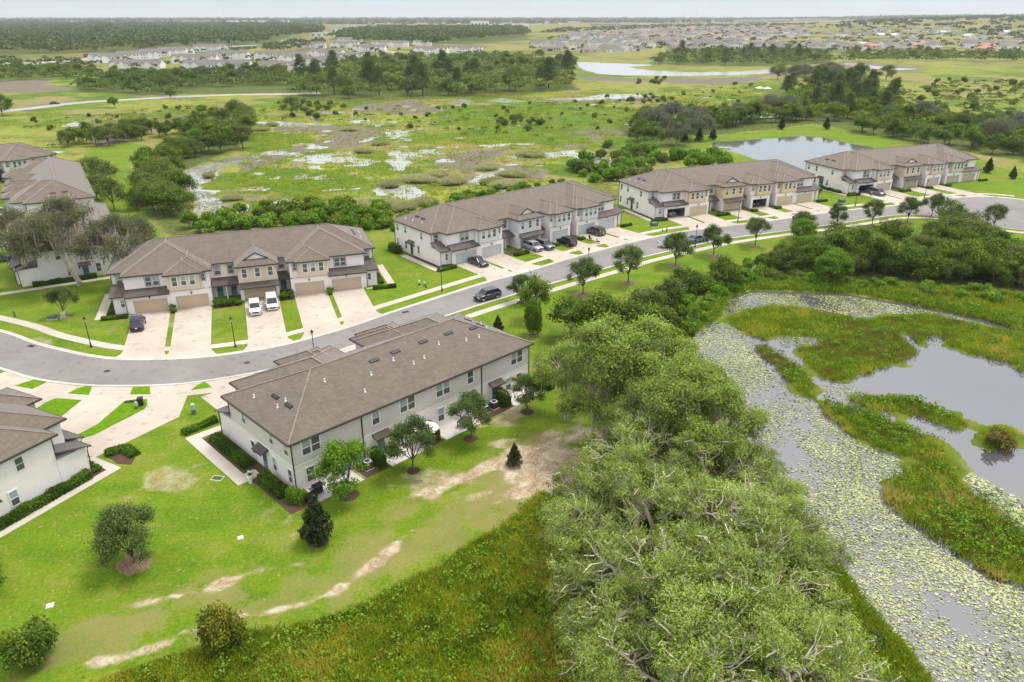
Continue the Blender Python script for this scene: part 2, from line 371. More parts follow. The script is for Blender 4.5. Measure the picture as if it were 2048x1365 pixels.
Z['wood'] = [GP([(1110,770),(1160,650),(1300,590),(1420,545),(1400,640),(1360,690),(1360,760),(1440,800),(1560,970),(1700,1165),(1850,1365),(1900,1500),(1150,1500),(1230,1300),(1120,1100),(1100,1020),(1180,930),(1190,860)]),
 GP([(1530,510),(1640,450),(1760,440),(1800,490),(1880,440),(2048,460),(2300,520),(2300,640),(2048,585),(1850,570),(1640,560)]),
 GP([(1240,290),(1240,250),(1400,235),(1560,180),(1720,165),(1820,240),(1980,240),(2048,260),(2300,330),(2300,420),(2048,320),(1880,295),(1760,272),(1620,250),(1480,266),(1330,295)]),
 GP([(280,430),(268,380),(300,330),(340,300),(400,270),(500,265),(480,300),(400,325),(350,345),(380,430),(420,450),(500,465),(740,450),(760,470),(520,475),(340,480)]),
 GP([(580,200),(560,175),(600,140),(1140,125),(1150,180),(1000,195),(700,205)]),
 GP([(150,185),(200,150),(560,140),(580,185),(330,190)]), GP([(-200,115),(-200,52),(650,50),(560,80),(500,100),(300,104)]),
 GP([(660,80),(700,55),(1040,56),(1060,80),(940,90),(760,84)]), GP([(1300,128),(1340,95),(1660,98),(1660,128),(1500,133)])]
STREAKS = [(GP([(275,1210),(344,1194),(422,1176),(500,1147),(562,1135),(609,1126)]), .38), (GP([(319,1282),(420,1245),(516,1229),(578,1216),(640,1197),(712,1158),(765,1115),(822,1060)]), .35),
 (GP([(854,988),(917,962),(965,940),(1040,900)]), 1.0), (GP([(180,1330),(260,1310),(340,1285)]), .8), (GP([(1040,985),(1120,960)]), 1.2)]
def clampz(w): return np.clip(w, 0, 1)
def sst(a, b, x):
    t = np.clip((x-a)/(b-a), 0, 1); return t*t*(3-2*t)

def build_ground():
    ys = [-60.0]
    while ys[-1] < 16000:
        y = ys[-1]; ys.append(y + (2.0 if y < 10 else max(.42, (y-20)*.0062)))
    ys = np.array(ys); nx = 430
    u = np.linspace(-1, 1, nx)
    half = 75 + np.maximum(ys, 0)*.98
    X = u[None,:]*half[:,None]; Y = np.repeat(ys[:,None], nx, 1)
    px = X.ravel(); py = Y.ravel(); n = len(px)
    d = np.maximum(py, 30)
    f1 = fbm(px, py, 6, 1); f2 = fbm(px, py, 22, 2); f3 = fbm(px, py, 70, 3, 5); f0 = fbm(px, py, 2.0, 5, 3)
    W = np.zeros((n, 8)); W[:,0] = 1
    def over(k, w):
        nonlocal W
        W *= (1-w)[:,None]; W[:,k] += w
    far = sst(620, 900, py + f3*220)
    over(2, .55*far); over(1, clampz(.75*far*sst(-.06,.10,f3)))
    over(2, clampz(.5*sst(.02,.25,f2+f3*.7)))
    over(3, clampz(.8*sst(.08,.2, f3+f1*.25)*(1-far)))
    p1 = fbm(px,py,38,23,5); p2 = fbm(px,py,26,24,5); p3 = fbm(px,py,60,25,5)
    nr_ = (1-far)*sst(120,150,py)
    over(3, .85*sst(.05,.13,p3)*nr_); over(2, .8*sst(.07,.15,p1)*nr_); over(1, .5*sst(.12,.2,p2)*nr_)
    over(4, clampz(.8*sst(.2,.27, fbm(px,py,40,11,5)+f1*.2)*(1-far)*sst(150,180,py)))
    for k, nm, soft, amp in ((1,'wood',2.5,5.),(3,'reed',1.5,5.),(4,'mud',1.0,9.),(2,'dry',3.,8.),(5,'rough',.5,1.2),(6,'lawn',.7,1.0)):
        for P in Z[nm]:
            sc_ = np.clip(d/150, .5, 4)
            s = sd_poly(px, py, P, 40.) + (f1*amp*.5 + f2*amp)*np.clip(sc_,.5,2.2)*(1 if nm not in('lawn','rough') else .35) + (0 if nm != 'rough' else (f1+f0)*2.2)
            over(k, sst(-soft, soft, s))
    # worn, sandy streaks in the mown verge behind the near houses
    for P in Z['sand']: over(7, .9*sst(-2.2, 2.0, sd_poly(px,py,P,20.)+f1*7+f0*4)*sst(-.3,.1,f0+f1*.6+.08))
    for P, w in STREAKS: over(7, sst(-.3,.3, sd_line(px,py,P,w,10.)+f0*2.0+f1*1.4-.1)*.78)
    band = sd_line(px, py, GP([(150,1330),(420,1220),(640,1180),(800,1080),(940,985),(1060,905)]), 3.6, 20.)
    over(2, sst(-2,2,band+f1*5+f0*2)*.55*sst(-.12,.14,f0+f1+.03)*(W[:,6]>.3))
    near = sst(125,95,py)*(W[:,6] > .5)
    over(2, .55*sst(.05,.18, fbm(px,py,11,28,5)+.5*fbm(px,py,3,29,3))*near); over(7, .5*sst(.17,.27, fbm(px,py,7,36,5)+.5*f0)*near)
    # water beds
    dip = np.zeros(n); isl = np.full(n, -40.)
    for P in ISLANDS: isl = np.maximum(isl, sd_poly(px, py, P, 40.))
    for k, P in WATER.items():
        a = 1.0 if k in ('lily_pond','retention_pond') else (3.0 if k != 'lake' else 5.)
        s = sd_poly(px, py, P, 40.) + f1*a*1.6 + f0*.7*(d<130) + (fbm(px,py,10,21)*9+fbm(px,py,4.5,22)*6-.3 if a == 3. else 0)
        if k == 'lily_pond': s = np.minimum(s, -isl + f1*6.0 + f0*3.6)
        dip = np.maximum(dip, sst(-.5, 1.3 if d.min()<0 else 1.3, s))
    mw = sd_poly(px, py, MARSH, 40.)
    thin = sst(.0,.05, fbm(px,py,34,26,4)*.55+fbm(px,py,7,27,4)*.8-.185)*sst(2,8,mw)
    dip = np.maximum(dip, thin*.9)
    over(4, sst(.15,.6,dip))
    isw = sst(-2.5,-.8,isl+f1*1.5)*(1-dip); over(3, isw*.55); over(5, isw*.45)
    z = .18*np.maximum(0, f1+f2)*(W[:,0]+W[:,3]+W[:,2])*sst(100,140,py)
    z = np.where(dip > 0, z*(1-dip) - .55*dip, z)
    z += 34*sst(1500, 3300, py)*sst(.26, .62, px/np.maximum(py,1))*(py>0)          # the wooded rise far right
    m = W.shape[1]; nr = len(ys)
    idx = np.arange(n).reshape(nr, nx)
    q = np.stack([idx[:-1,:-1], idx[:-1,1:], idx[1:,1:], idx[1:,:-1]], -1).reshape(-1,4)
    cls = W[q].mean(1).argmax(1)
    names = ['marsh_ground','woodland_floor','dry_grass_ground','reed_ground','mud_flat','rough_meadow','lawn','bare_sand']
    gm = ground_mat()
    for k, nm in enumerate(names):
        fq = q[cls == k]
        if not len(fq): continue
        used, inv = np.unique(fq.ravel(), return_inverse=True)
        me = bpy.data.meshes.new(nm)
        me.vertices.add(len(used)); me.loops.add(len(inv)); me.polygons.add(len(fq))
        me.vertices.foreach_set('co', np.stack([px[used],py[used],z[used]],1).astype(np.float32).ravel())
        me.loops.foreach_set('vertex_index', inv.astype(np.int32))
        me.polygons.foreach_set('loop_start', np.arange(0,len(inv),4,dtype=np.int32))
        me.polygons.foreach_set('loop_total', np.full(len(fq),4,np.int32))
        me.polygons.foreach_set('use_smooth', np.ones(len(fq),bool))
        for a, s in (('zone_a',0),('zone_b',4)):
            at = me.attributes.new(a, 'FLOAT_COLOR', 'POINT'); at.data.foreach_set('color', W[used][:,s:s+4].astype(np.float32).ravel())
        me.update(); me.validate(); me.materials.append(gm)
        o = bpy.data.objects.new(nm, me); link(o); tag(o, kind='structure')

def ground_mat():
    m = bpy.data.materials.new('ground'); m.use_nodes = True; nt = m.node_tree; p = nt.nodes['Principled BSDF']
    L = nt.links.new; N = nt.nodes.new
    t = N('ShaderNodeTexCoord')
    def noise(scale, det=5, rough=.6, dist=0., stretch=None):
        n = N('ShaderNodeTexNoise'); n.inputs['Scale'].default_value = scale; n.inputs['Detail'].default_value = det
        n.inputs['Roughness'].default_value = rough; n.inputs['Distortion'].default_value = dist
        if stretch:
            mp = N('ShaderNodeMapping'); mp.inputs['Rotation'].default_value = (0,0,stretch[0]); mp.inputs['Scale'].default_value = stretch[1]
            L(t.outputs['Object'], mp.inputs[0]); L(mp.outputs[0], n.inputs['Vector'])
        else: L(t.outputs['Object'], n.inputs['Vector'])
        return n.outputs['Fac']
    def ramp(fac, stops):
        r = N('ShaderNodeValToRGB'); e = r.color_ramp.elements
        while len(e) < len(stops): e.new(.5)
        for i, (p_, c) in enumerate(stops): e[i].position = p_; e[i].color = (*c, 1)
        L(fac, r.inputs[0]); return r.outputs[0]
    def mix(f, a, b, mode='MIX'):
        x = N('ShaderNodeMix'); x.data_type = 'RGBA'; x.blend_type = mode
        if isinstance(f, float): x.inputs[0].default_value = f
        else: L(f, x.inputs[0])
        for s, v in ((x.inputs[6], a), (x.inputs[7], b)):
            if isinstance(v, tuple): s.default_value = (*v, 1)
            else: L(v, s)
        return x.outputs[2]
    big = noise(.022, 6, .62); mid = noise(.11, 6, .65); fine = noise(.7, 5, .7); vfine = noise(3.2, 4, .7); grit = noise(9., 3, .7)
    swirl = noise(.13, 5, .6, .8, (math.radians(38), (.35, 1.3, 1)))
    pick = ramp(noise(.19, 6, .72, .5), [(.44,(0,0,0)),(.56,(1,1,1))])
    marsh = mix(pick, ramp(big, [(.38,(.070,.135,.010)),(.45,(.13,.21,.014)),(.51,(.29,.30,.022)),(.57,(.24,.22,.05)),(.63,(.09,.17,.012))]),
                ramp(mid, [(.38,(.045,.080,.010)),(.45,(.10,.17,.014)),(.51,(.28,.29,.035)),(.57,(.27,.22,.10)),(.64,(.13,.115,.06))]))
    marsh = mix(.4, marsh, ramp(fine, [(.36,(.040,.075,.008)),(.47,(.12,.175,.016)),(.55,(.28,.28,.05)),(.64,(.22,.18,.09))]))
    wood = ramp(fine, [(.36,(.040,.060,.014)),(.5,(.085,.115,.022)),(.62,(.14,.145,.04))])
    dry = ramp(mid, [(.3,(.15,.18,.035)),(.5,(.23,.20,.075)),(.7,(.27,.21,.10))])
    reed = mix(vfine, ramp(mid, [(.38,(.055,.115,.008)),(.5,(.10,.185,.009)),(.62,(.18,.215,.02))]), (.085,.14,.012))
    mud = ramp(fine, [(.3,(.105,.088,.062)),(.5,(.165,.14,.105)),(.7,(.235,.205,.16))])
    rough = mix(vfine, ramp(mid, [(.28,(.070,.062,.012)),(.42,(.075,.095,.008)),(.52,(.135,.155,.008)),(.64,(.16,.145,.010)),(.78,(.11,.095,.045))]), (.055,.075,.010))
    blot = noise(.33, 5, .7); specks = noise(1.7, 3, .6)
    lawn = mix(.5, ramp(swirl, [(.36,(.058,.130,.004)),(.45,(.092,.185,.004)),(.52,(.125,.215,.006)),(.58,(.18,.225,.018)),(.66,(.26,.24,.065))]),
               ramp(blot, [(.36,(.060,.125,.004)),(.46,(.100,.190,.005)),(.54,(.15,.205,.012)),(.60,(.215,.225,.035)),(.68,(.29,.235,.085))]))
    lawn = mix(.35, lawn, ramp(vfine, [(.36,(.045,.095,.003)),(.5,(.12,.20,.006)),(.64,(.24,.26,.05))]))
    lawn = mix(ramp(specks, [(.64,(0,0,0)),(.70,(.75,.75,.75))]), lawn, (.33,.25,.15))
    sand = mix(.42, ramp(noise(.5,6,.75,.6), [(.36,(.19,.125,.06)),(.45,(.33,.24,.14)),(.53,(.46,.37,.26)),(.63,(.66,.59,.49))]), ramp(vfine, [(.38,(.22,.15,.08)),(.5,(.38,.29,.19)),(.62,(.58,.50,.40))]))
    za = N('ShaderNodeAttribute'); za.attribute_name = 'zone_a'; zb = N('ShaderNodeAttribute'); zb.attribute_name = 'zone_b'
    sa = N('ShaderNodeSeparateColor'); L(za.outputs['Color'], sa.inputs[0]); sb = N('ShaderNodeSeparateColor'); L(zb.outputs['Color'], sb.inputs[0])
    ch = [sa.outputs[0],sa.outputs[1],sa.outputs[2],za.outputs['Alpha'],sb.outputs[0],sb.outputs[1],sb.outputs[2],zb.outputs['Alpha']]
    cols = [marsh,wood,dry,reed,mud,rough,lawn,sand]
    def math_(op, a, b=None, c=None):
        q = N('ShaderNodeMath'); q.operation = op
        for s, v in zip(q.inputs, (a,b,c)):
            if v is None: continue
            if isinstance(v,(int,float)): s.default_value = v
            else: L(v, s)
        return q.outputs[0]
    nzs = [fine, mid, vfine, fine, vfine, fine, vfine, fine]
    tot = None; acc = None
    for i, (w, c) in enumerate(zip(ch, cols)):
        # break the edges of each zone up with noise: w + k*w(1-w)*(n-.5)
        ww = math_('MULTIPLY', math_('MULTIPLY', w, math_('SUBTRACT', 1.0, w)), math_('MULTIPLY', math_('SUBTRACT', nzs[i], .5), 5.0 if i not in (6,) else 3.0))
        w2 = math_('POWER', math_('MAXIMUM', math_('ADD', w, ww), 0.0), 2.0)
        v = N('ShaderNodeVectorMath'); v.operation = 'SCALE'; L(c, v.inputs[0]); L(w2, v.inputs['Scale'])
        if acc is None: acc, tot = v.outputs[0], w2
        else:
            a = N('ShaderNodeVectorMath'); a.operation = 'ADD'; L(acc, a.inputs[0]); L(v.outputs[0], a.inputs[1]); acc = a.outputs[0]
            tot = math_('ADD', tot, w2)
    inv = math_('DIVIDE', 1.0, math_('MAXIMUM', tot, 1e-4))
    v = N('ShaderNodeVectorMath'); v.operation = 'SCALE'; L(acc, v.inputs[0]); L(inv, v.inputs['Scale'])
    tv = N('ShaderNodeMapRange'); tv.inputs[1].default_value=.3; tv.inputs[2].default_value=.7; tv.inputs[3].default_value=.82; tv.inputs[4].default_value=1.18
    L(grit, tv.inputs[0]); v2 = N('ShaderNodeVectorMath'); v2.operation='SCALE'; L(v.outputs[0], v2.inputs[0]); L(tv.outputs[0], v2.inputs['Scale'])
    L(v2.outputs[0], p.inputs['Base Color']); p.inputs['Roughness'].default_value = .95; p.inputs['Specular IOR Level'].default_value = .15
    b = N('ShaderNodeBump'); b.inputs['Strength'].default_value = .6; b.inputs['Distance'].default_value = .12
    L(vfine, b.inputs['Height']); L(b.outputs[0], p.inputs['Normal'])
    return m
build_ground()

# ------------------------------------------------------------------ water
def water_mat(name, base, ior, rough=.05):
    m = mat(name, base, rough, .5); p = m.node_tree.nodes['Principled BSDF']; p.inputs['IOR'].default_value = ior
    nt = m.node_tree; t = nt.nodes.new('ShaderNodeTexCoord'); n = nt.nodes.new('ShaderNodeTexNoise'); n.inputs['Scale'].default_value = .9; n.inputs['Detail'].default_value = 3
    b = nt.nodes.new('ShaderNodeBump'); b.inputs['Strength'].default_value = .05; b.inputs['Distance'].default_value = .05
    nt.links.new(t.outputs['Object'], n.inputs['Vector']); nt.links.new(n.outputs['Fac'], b.inputs['Height']); nt.links.new(b.outputs[0], p.inputs['Normal'])
    return m
M['water'] = water_mat('pond_water', (.085,.08,.088), 2.7)
M['water_dark'] = water_mat('retention_water', (.13,.135,.13), 2.7, .03)
M['water_far'] = water_mat('marsh_water', (.36,.345,.32), 2.6, .18)
def grow(poly, r):
    P = [Vector(p) for p in poly]; n = len(P)
    a = sum(P[i].x*P[(i+1)%n].y - P[(i+1)%n].x*P[i].y for i in range(n)); sg = 1 if a > 0 else -1
    out = []
    for i in range(n):
        e1 = (P[i]-P[i-1]).normalized(); e2 = (P[(i+1)%n]-P[i]).normalized()
        nn = Vector((e1.y+e2.y, -e1.x-e2.x))*sg
        nn = nn.normalized() if nn.length > .05 else Vector((e1.y,-e1.x))*sg
        out.append(tuple(P[i]+nn*r))
    return out
tag(MB().prism(MARSH, -.9, -.16).build('marsh_water', M['water_far']), kind='structure')
for k, P in WATER.items():
    mt = M['water'] if k == 'lily_pond' else M['water_dark'] if k == 'retention_pond' else M['water_far']
    o = MB().prism(grow(P, 2.5 if k=='lily_pond' else 4.5), -.9, -.13).build(k, mt); tag(o, kind='structure')
# ------------------------------------------------------------------ road, kerbs, pavements, driveways
def smooth_line(P, step=2.0):
    P = [Vector(p) for p in P]; out = []
    for i in range(len(P)-1):
        p0 = P[max(i-1,0)]; p1 = P[i]; p2 = P[i+1]; p3 = P[min(i+2,len(P)-1)]
        n = max(2, int((p2-p1).length/step))
        for j in range(n):
            t = j/n
            out.append(.5*((2*p1)+(p2-p0)*t+(2*p0-5*p1+4*p2-p3)*t*t+(3*p1-p0-3*p2+p3)*t**3))
    out.append(P[-1]); return out
def offset(P, d):
    out = []
    for i in range(len(P)):
        t = (P[min(i+1,len(P)-1)]-P[max(i-1,0)]).normalized()
        out.append(P[i]+Vector((-t.y,t.x))*d)
    return out
def V2(pts): return [Vector(p) for p in GP(pts)]
north = smooth_line(V2([(-420,600),(-150,634),(0,664.7),(73,690),(171,713),(244,721),(342,720),(425,714.5),(500,704),(568,692),(653,669.5),(724,648),(780,628),(880,596),(975,566),(1053,545),(1160,513),(1260,487),(1355,466.5),(1445,454.5),(1534,443.5),(1630,430),(1702,421),(1791,412),(1878,400),(1970,394.5),(2048,401),(2140,418)]))
south = smooth_line(V2([(-420,640),(-150,692),(0,734),(73,756),(171,768.5),(268,770),(366,766),(464,752),(560,733),(680,700),(800,661),(899,628.3),(955,610),(1028,588),(1141,555),(1233,529.5),(1280,515),(1370,494.5),(1451,478),(1579,460),(1680,446.5),(1778,431.5),(1830,430),(1880,433),(1930,440),(2004,455),(2060,460),(2140,455),(2200,440),(2140,418)]))
road = MB().prism([tuple(p) for p in offset(north,-.05)]+[tuple(p) for p in offset(south,.05)[::-1][1:]], -.3, .02).build('road', M['asphalt']); tag(road, kind='structure')
def strip(line, d0, d1, z0, z1, name, m, cuts=()):
    a = offset(line, d0); b = offset(line, d1); mb = MB()
    n = len(line)
    vs = [(p.x,p.y,z1) for p in a]+[(p.x,p.y,z1) for p in b]+[(p.x,p.y,z0) for p in a]+[(p.x,p.y,z0) for p in b]
    fs = []
    for i in range(n-1):
        fs += [(i,i+1,n+i+1,n+i) if d0 > d1 else (i,n+i,n+i+1,i+1), (i,i+1,2*n+i+1,2*n+i), (n+i,n+i+1,3*n+i+1,3*n+i)]
    mb.add(vs, fs); return mb.build(name, m)
def kerb(line, s):
    # rolled kerb: a low gutter pan and a raised lip, in 3 m poured lengths
    mb = MB(); prof = [(0,.024),(.28*s,.03),(.42*s,.10),(.62*s,.11),(.64*s,-.1)]
    rows = [offset(line, d) for d, _ in prof]; n = len(line)
    vs = [(rows[k][i].x, rows[k][i].y, prof[k][1]) for k in range(5) for i in range(n)]
    fs = [(k*n+i, k*n+i+1, (k+1)*n+i+1, (k+1)*n+i) for k in range(4) for i in range(n-1)]
    return tag(mb.add(vs, fs).build('kerb', M['curb']), kind='structure')
kerb(north, 1); kerb(south, -1)
def near_i(line, px):
    q = Vector(GP([px])[0]); return min(range(len(line)), key=lambda i: (line[i]-q).length)
def sub(line, a, b):
    i, j = near_i(line, a), near_i(line, b); return line[min(i,j):max(i,j)+1]
WALK0, WALK1 = 3.0, 4.45
s_ = strip(north[:near_i(north,(2040,401))], WALK0, WALK1, -.2, .05, 'pavement', M['walk']); tag(s_, kind='structure')
sw = sub(south, (690,697), (2140,445))
s_ = strip(sw, -2.3, -3.75, -.2, .05, 'pavement', M['walk']); tag(s_, kind='structure')

# paved apron in front of the corner house, with its grass islands left open as raised turf
apron = GP([(-60,725),(0,739),(73,759.5),(171,771.5),(268,773),(366,769),(464,755),(520,745),(540,770),(455,800),(446,812),(430,786),(375,792),(358,835),(341,843),(230,897),(190,916),(150,905),(100,870),(60,835),(-60,800)])
tag(MB().prism(apron, -.2, .046).build('driveway_apron', M['drive']), kind='structure')
tag(MB().prism(GP([(188,914),(243,936.5),(225,947),(0,1077),(-90,1130),(-90,1112),(0,1061),(213,941),(172,918)]), -.2, .054).build('footpath', M['walk']), kind='structure')
M['turf'] = mat('lawn_turf', (.105,.215,.005), .95, .1, var=.35, vscale=1.6, vdetail=8, bump=.8, bscale=12)
TURF = [
 ('turf_island', [(30,772.5),(72,759),(96,764.5),(65,779)]), ('turf_island', [(136,788),(155,778),(171,773.5),(184,774.5),(178,791)]),
 ('turf_island', [(260,790),(266,775.5),(299.5,774.5),(301,789.5)]), ('turf_island', [(382,781.5),(397,770),(409,764.5),(424,775.5)]),
 ('turf_island', [(74,817),(92,806),(111,797.5),(163.5,801.5),(118,838),(100,832)]),
 ('turf_island', [(249,803.5),(270,800),(295,799.5),(294,812),(290,819),(190,870.5),(156,881),(145,876),(195,850)]), ('turf_island', [(-40,745),(0,741),(13,743),(-10,752)]),
]
for nm, P in TURF: tag(MB().prism(GP(P), 0, .075).build(nm, M['turf']), kind='structure')
# ------------------------------------------------------------------ townhouse rows
SL = .459; EZ = 6.0; DEP = 14.07
def hip(mb, cap, gut, x0, x1, y0, y1, z=EZ, front_only=False, th=.17, open_back=False):
    """hip roof on an eave rectangle; front_only: ridge runs back into the main roof"""
    w = x1-x0
    if not front_only:
        h = (y1-y0)/2; zr = z+h*SL; ym = (y0+y1)/2
        top = [(x0,y0,z),(x1,y0,z),(x1,y1,z),(x0,y1,z),(x0+h,ym,zr),(x1-h,ym,zr)]
        fs = [(0,1,5,4),(1,2,5),(2,3,4,5),(3,0,4)]
        caps = [(0,4),(1,5),(2,5),(3,4),(4,5)]
        eaves = [(0,1),(1,2),(2,3),(3,0)]
    else:
        h = w/2; zr = z+h*SL; xm = (x0+x1)/2
        top = [(x0,y0,z),(x1,y0,z),(x1,y1,z),(x0,y1,z),(xm,y0+h,zr),(xm,y1,zr)]
        fs = [(0,1,4),(1,2,5,4),(3,0,4,5),(2,3,5)]
        caps = [(0,4),(1,4),(4,5)]; eaves = [(0,1)]
    low = [(p[0],p[1],z-th) for p in top[:4]]
    mb.add(top+low, fs+[(0,6,7,1),(1,7,8,2),(2,8,9,3),(3,9,6,0),(6,9,8,7)])
    for a, b in caps:
        A, B = Vector(top[a]), Vector(top[b]); up = Vector((0,0,.01)); cap.tube([A+up,B+up],.10,4,cap=False)
    o = .07
    xe0, xe1 = x0-o, x1+o
    gut.box(xe0,xe1,y0-2*o,y0+.005,z-.19,z-.03)
    yb = y1 if not front_only else min(y1, .35)
    gut.box(x0-2*o,x0+.005,y0-o,yb,z-.188,z-.032); gut.box(x1-.005,x1+2*o,y0-o,yb,z-.186,z-.034)
    if not front_only: gut.box(xe0,xe1,y1-.005,y1+2*o,z-.19,z-.03)
def shed(root, gut, x0, x1, yt, yb, zt, zb, th=.14):
    mb = MB()
    v = [(x0,yb,zb),(x1,yb,zb),(x1,yt,zt),(x0,yt,zt)]
    w = [(a,b,c-th) for a,b,c in v]
    mb.add(v+w, [(0,1,2,3),(4,7,6,5),(0,4,5,1),(1,5,6,2),(3,7,4,0),(2,6,7,3)])
    mb.build('porch_roof', M['shingle_dark'], root)
    gut.box(x0-.03,x1+.03,yb-.13,yb+.006,zb-.16,zb-.02)
_wm = {}
def window_meshes(w, h, trim, gl):
    k = (round(w,2), round(h,2), trim, gl)
    if k in _wm: return _wm[k]
    a = MB(); hw = w/2
    a.box(-hw,hw,-.03,.02,h/2,h,0); a.box(-hw,hw,-.02,.02,0,h/2,1)
    gm = a.mesh('window', [M['glass_green' if gl else 'glass'], M['glass_screen']])
    f = MB(); t = .075
    f.box(-hw-t,-hw,-.06,.02,-t,h+t); f.box(hw,hw+t,-.06,.02,-t,h+t); f.box(-hw,hw,-.06,.02,h,h+t); f.box(-hw,hw,-.06,.02,-t,0)
    f.box(-hw,hw,-.055,.02,h/2-.035,h/2+.035)
    fm = f.mesh('frame', M['trim_white']); tm = None
    if trim == 'dark' or trim == 'white':
        f = MB(); u = t+(.07 if trim=='dark' else .06)
        f.box(-hw-u,-hw-t,-.045,.02,-u,h+u); f.box(hw+t,hw+u,-.045,.02,-u,h+u); f.box(-hw-t,hw+t,-.045,.02,h+t,h+u); f.box(-hw-t,hw+t,-.045,.02,-u,-t)
        tm = f.mesh('surround', M['trim_dark' if trim=='dark' else 'trim_white'])
    _wm[k] = (gm, fm, tm); return _wm[k]
_gm = {}
def garage_mesh(w, h, mt):
    k = (round(w,2), mt.name)
    if k in _gm: return _gm[k]
    a = MB(); n = 4; hh = h/n
    for i in range(n):
        a.box(-w/2, w/2, 0, .06, i*hh+.012, (i+1)*hh-.012)
        m_ = 8; ww = w/m_
        for j in range(m_): a.box(-w/2+j*ww+.09, -w/2+(j+1)*ww-.09, -.018, .0, i*hh+.10, (i+1)*hh-.10)
    a.box(-w/2, w/2, .03, .08, 0, h)
    _gm[k] = a.mesh('garage_door', mt); return _gm[k]
_dm = {}
def door_mesh(mt, glassy):
    k = (mt.name, glassy)
    if k in _dm: return _dm[k]
    a = MB(); a.box(-.47,.47,-.05,.03,0,2.1,0)
    if glassy:
        for i in (-1,1):
            for z0 in (.95,1.45): a.box(i*.2-.15,i*.2+.15,-.065,-.04,z0,z0+.42,1)
        a.box(-.34,.34,-.06,-.04,.2,.75,0)
    else:
        for z0,z1 in ((.2,.8),(.95,1.9)): a.box(-.33,.33,-.062,-.04,z0,z1,0)
    a.box(-.57,-.47,-.06,.02,0,2.2,2); a.box(.47,.57,-.06,.02,0,2.2,2); a.box(-.57,.57,-.06,.02,2.1,2.2,2)
    dm = a.mesh('door', [mt, M['glass'], M['trim_white']])
    hb = MB(); hb.box(.33,.38,-.11,-.05,.98,1.08); hm = hb.mesh('handle', M['black_metal'])
    _dm[k] = (dm, hm); return _dm[k]
_lm = []
def wall_lamp_mesh():
    if not _lm:
        a = MB(); a.box(-.08,.08,-.05,.0,.0,.28); a.box(-.10,.10,-.22,-.05,.18,.24); a.tube([(0,-.15,-.12),(0,-.15,.18)],[.06,.09],6)
        _lm.append(a.mesh('wall_lamp', M['black_metal']))
    return _lm[0]

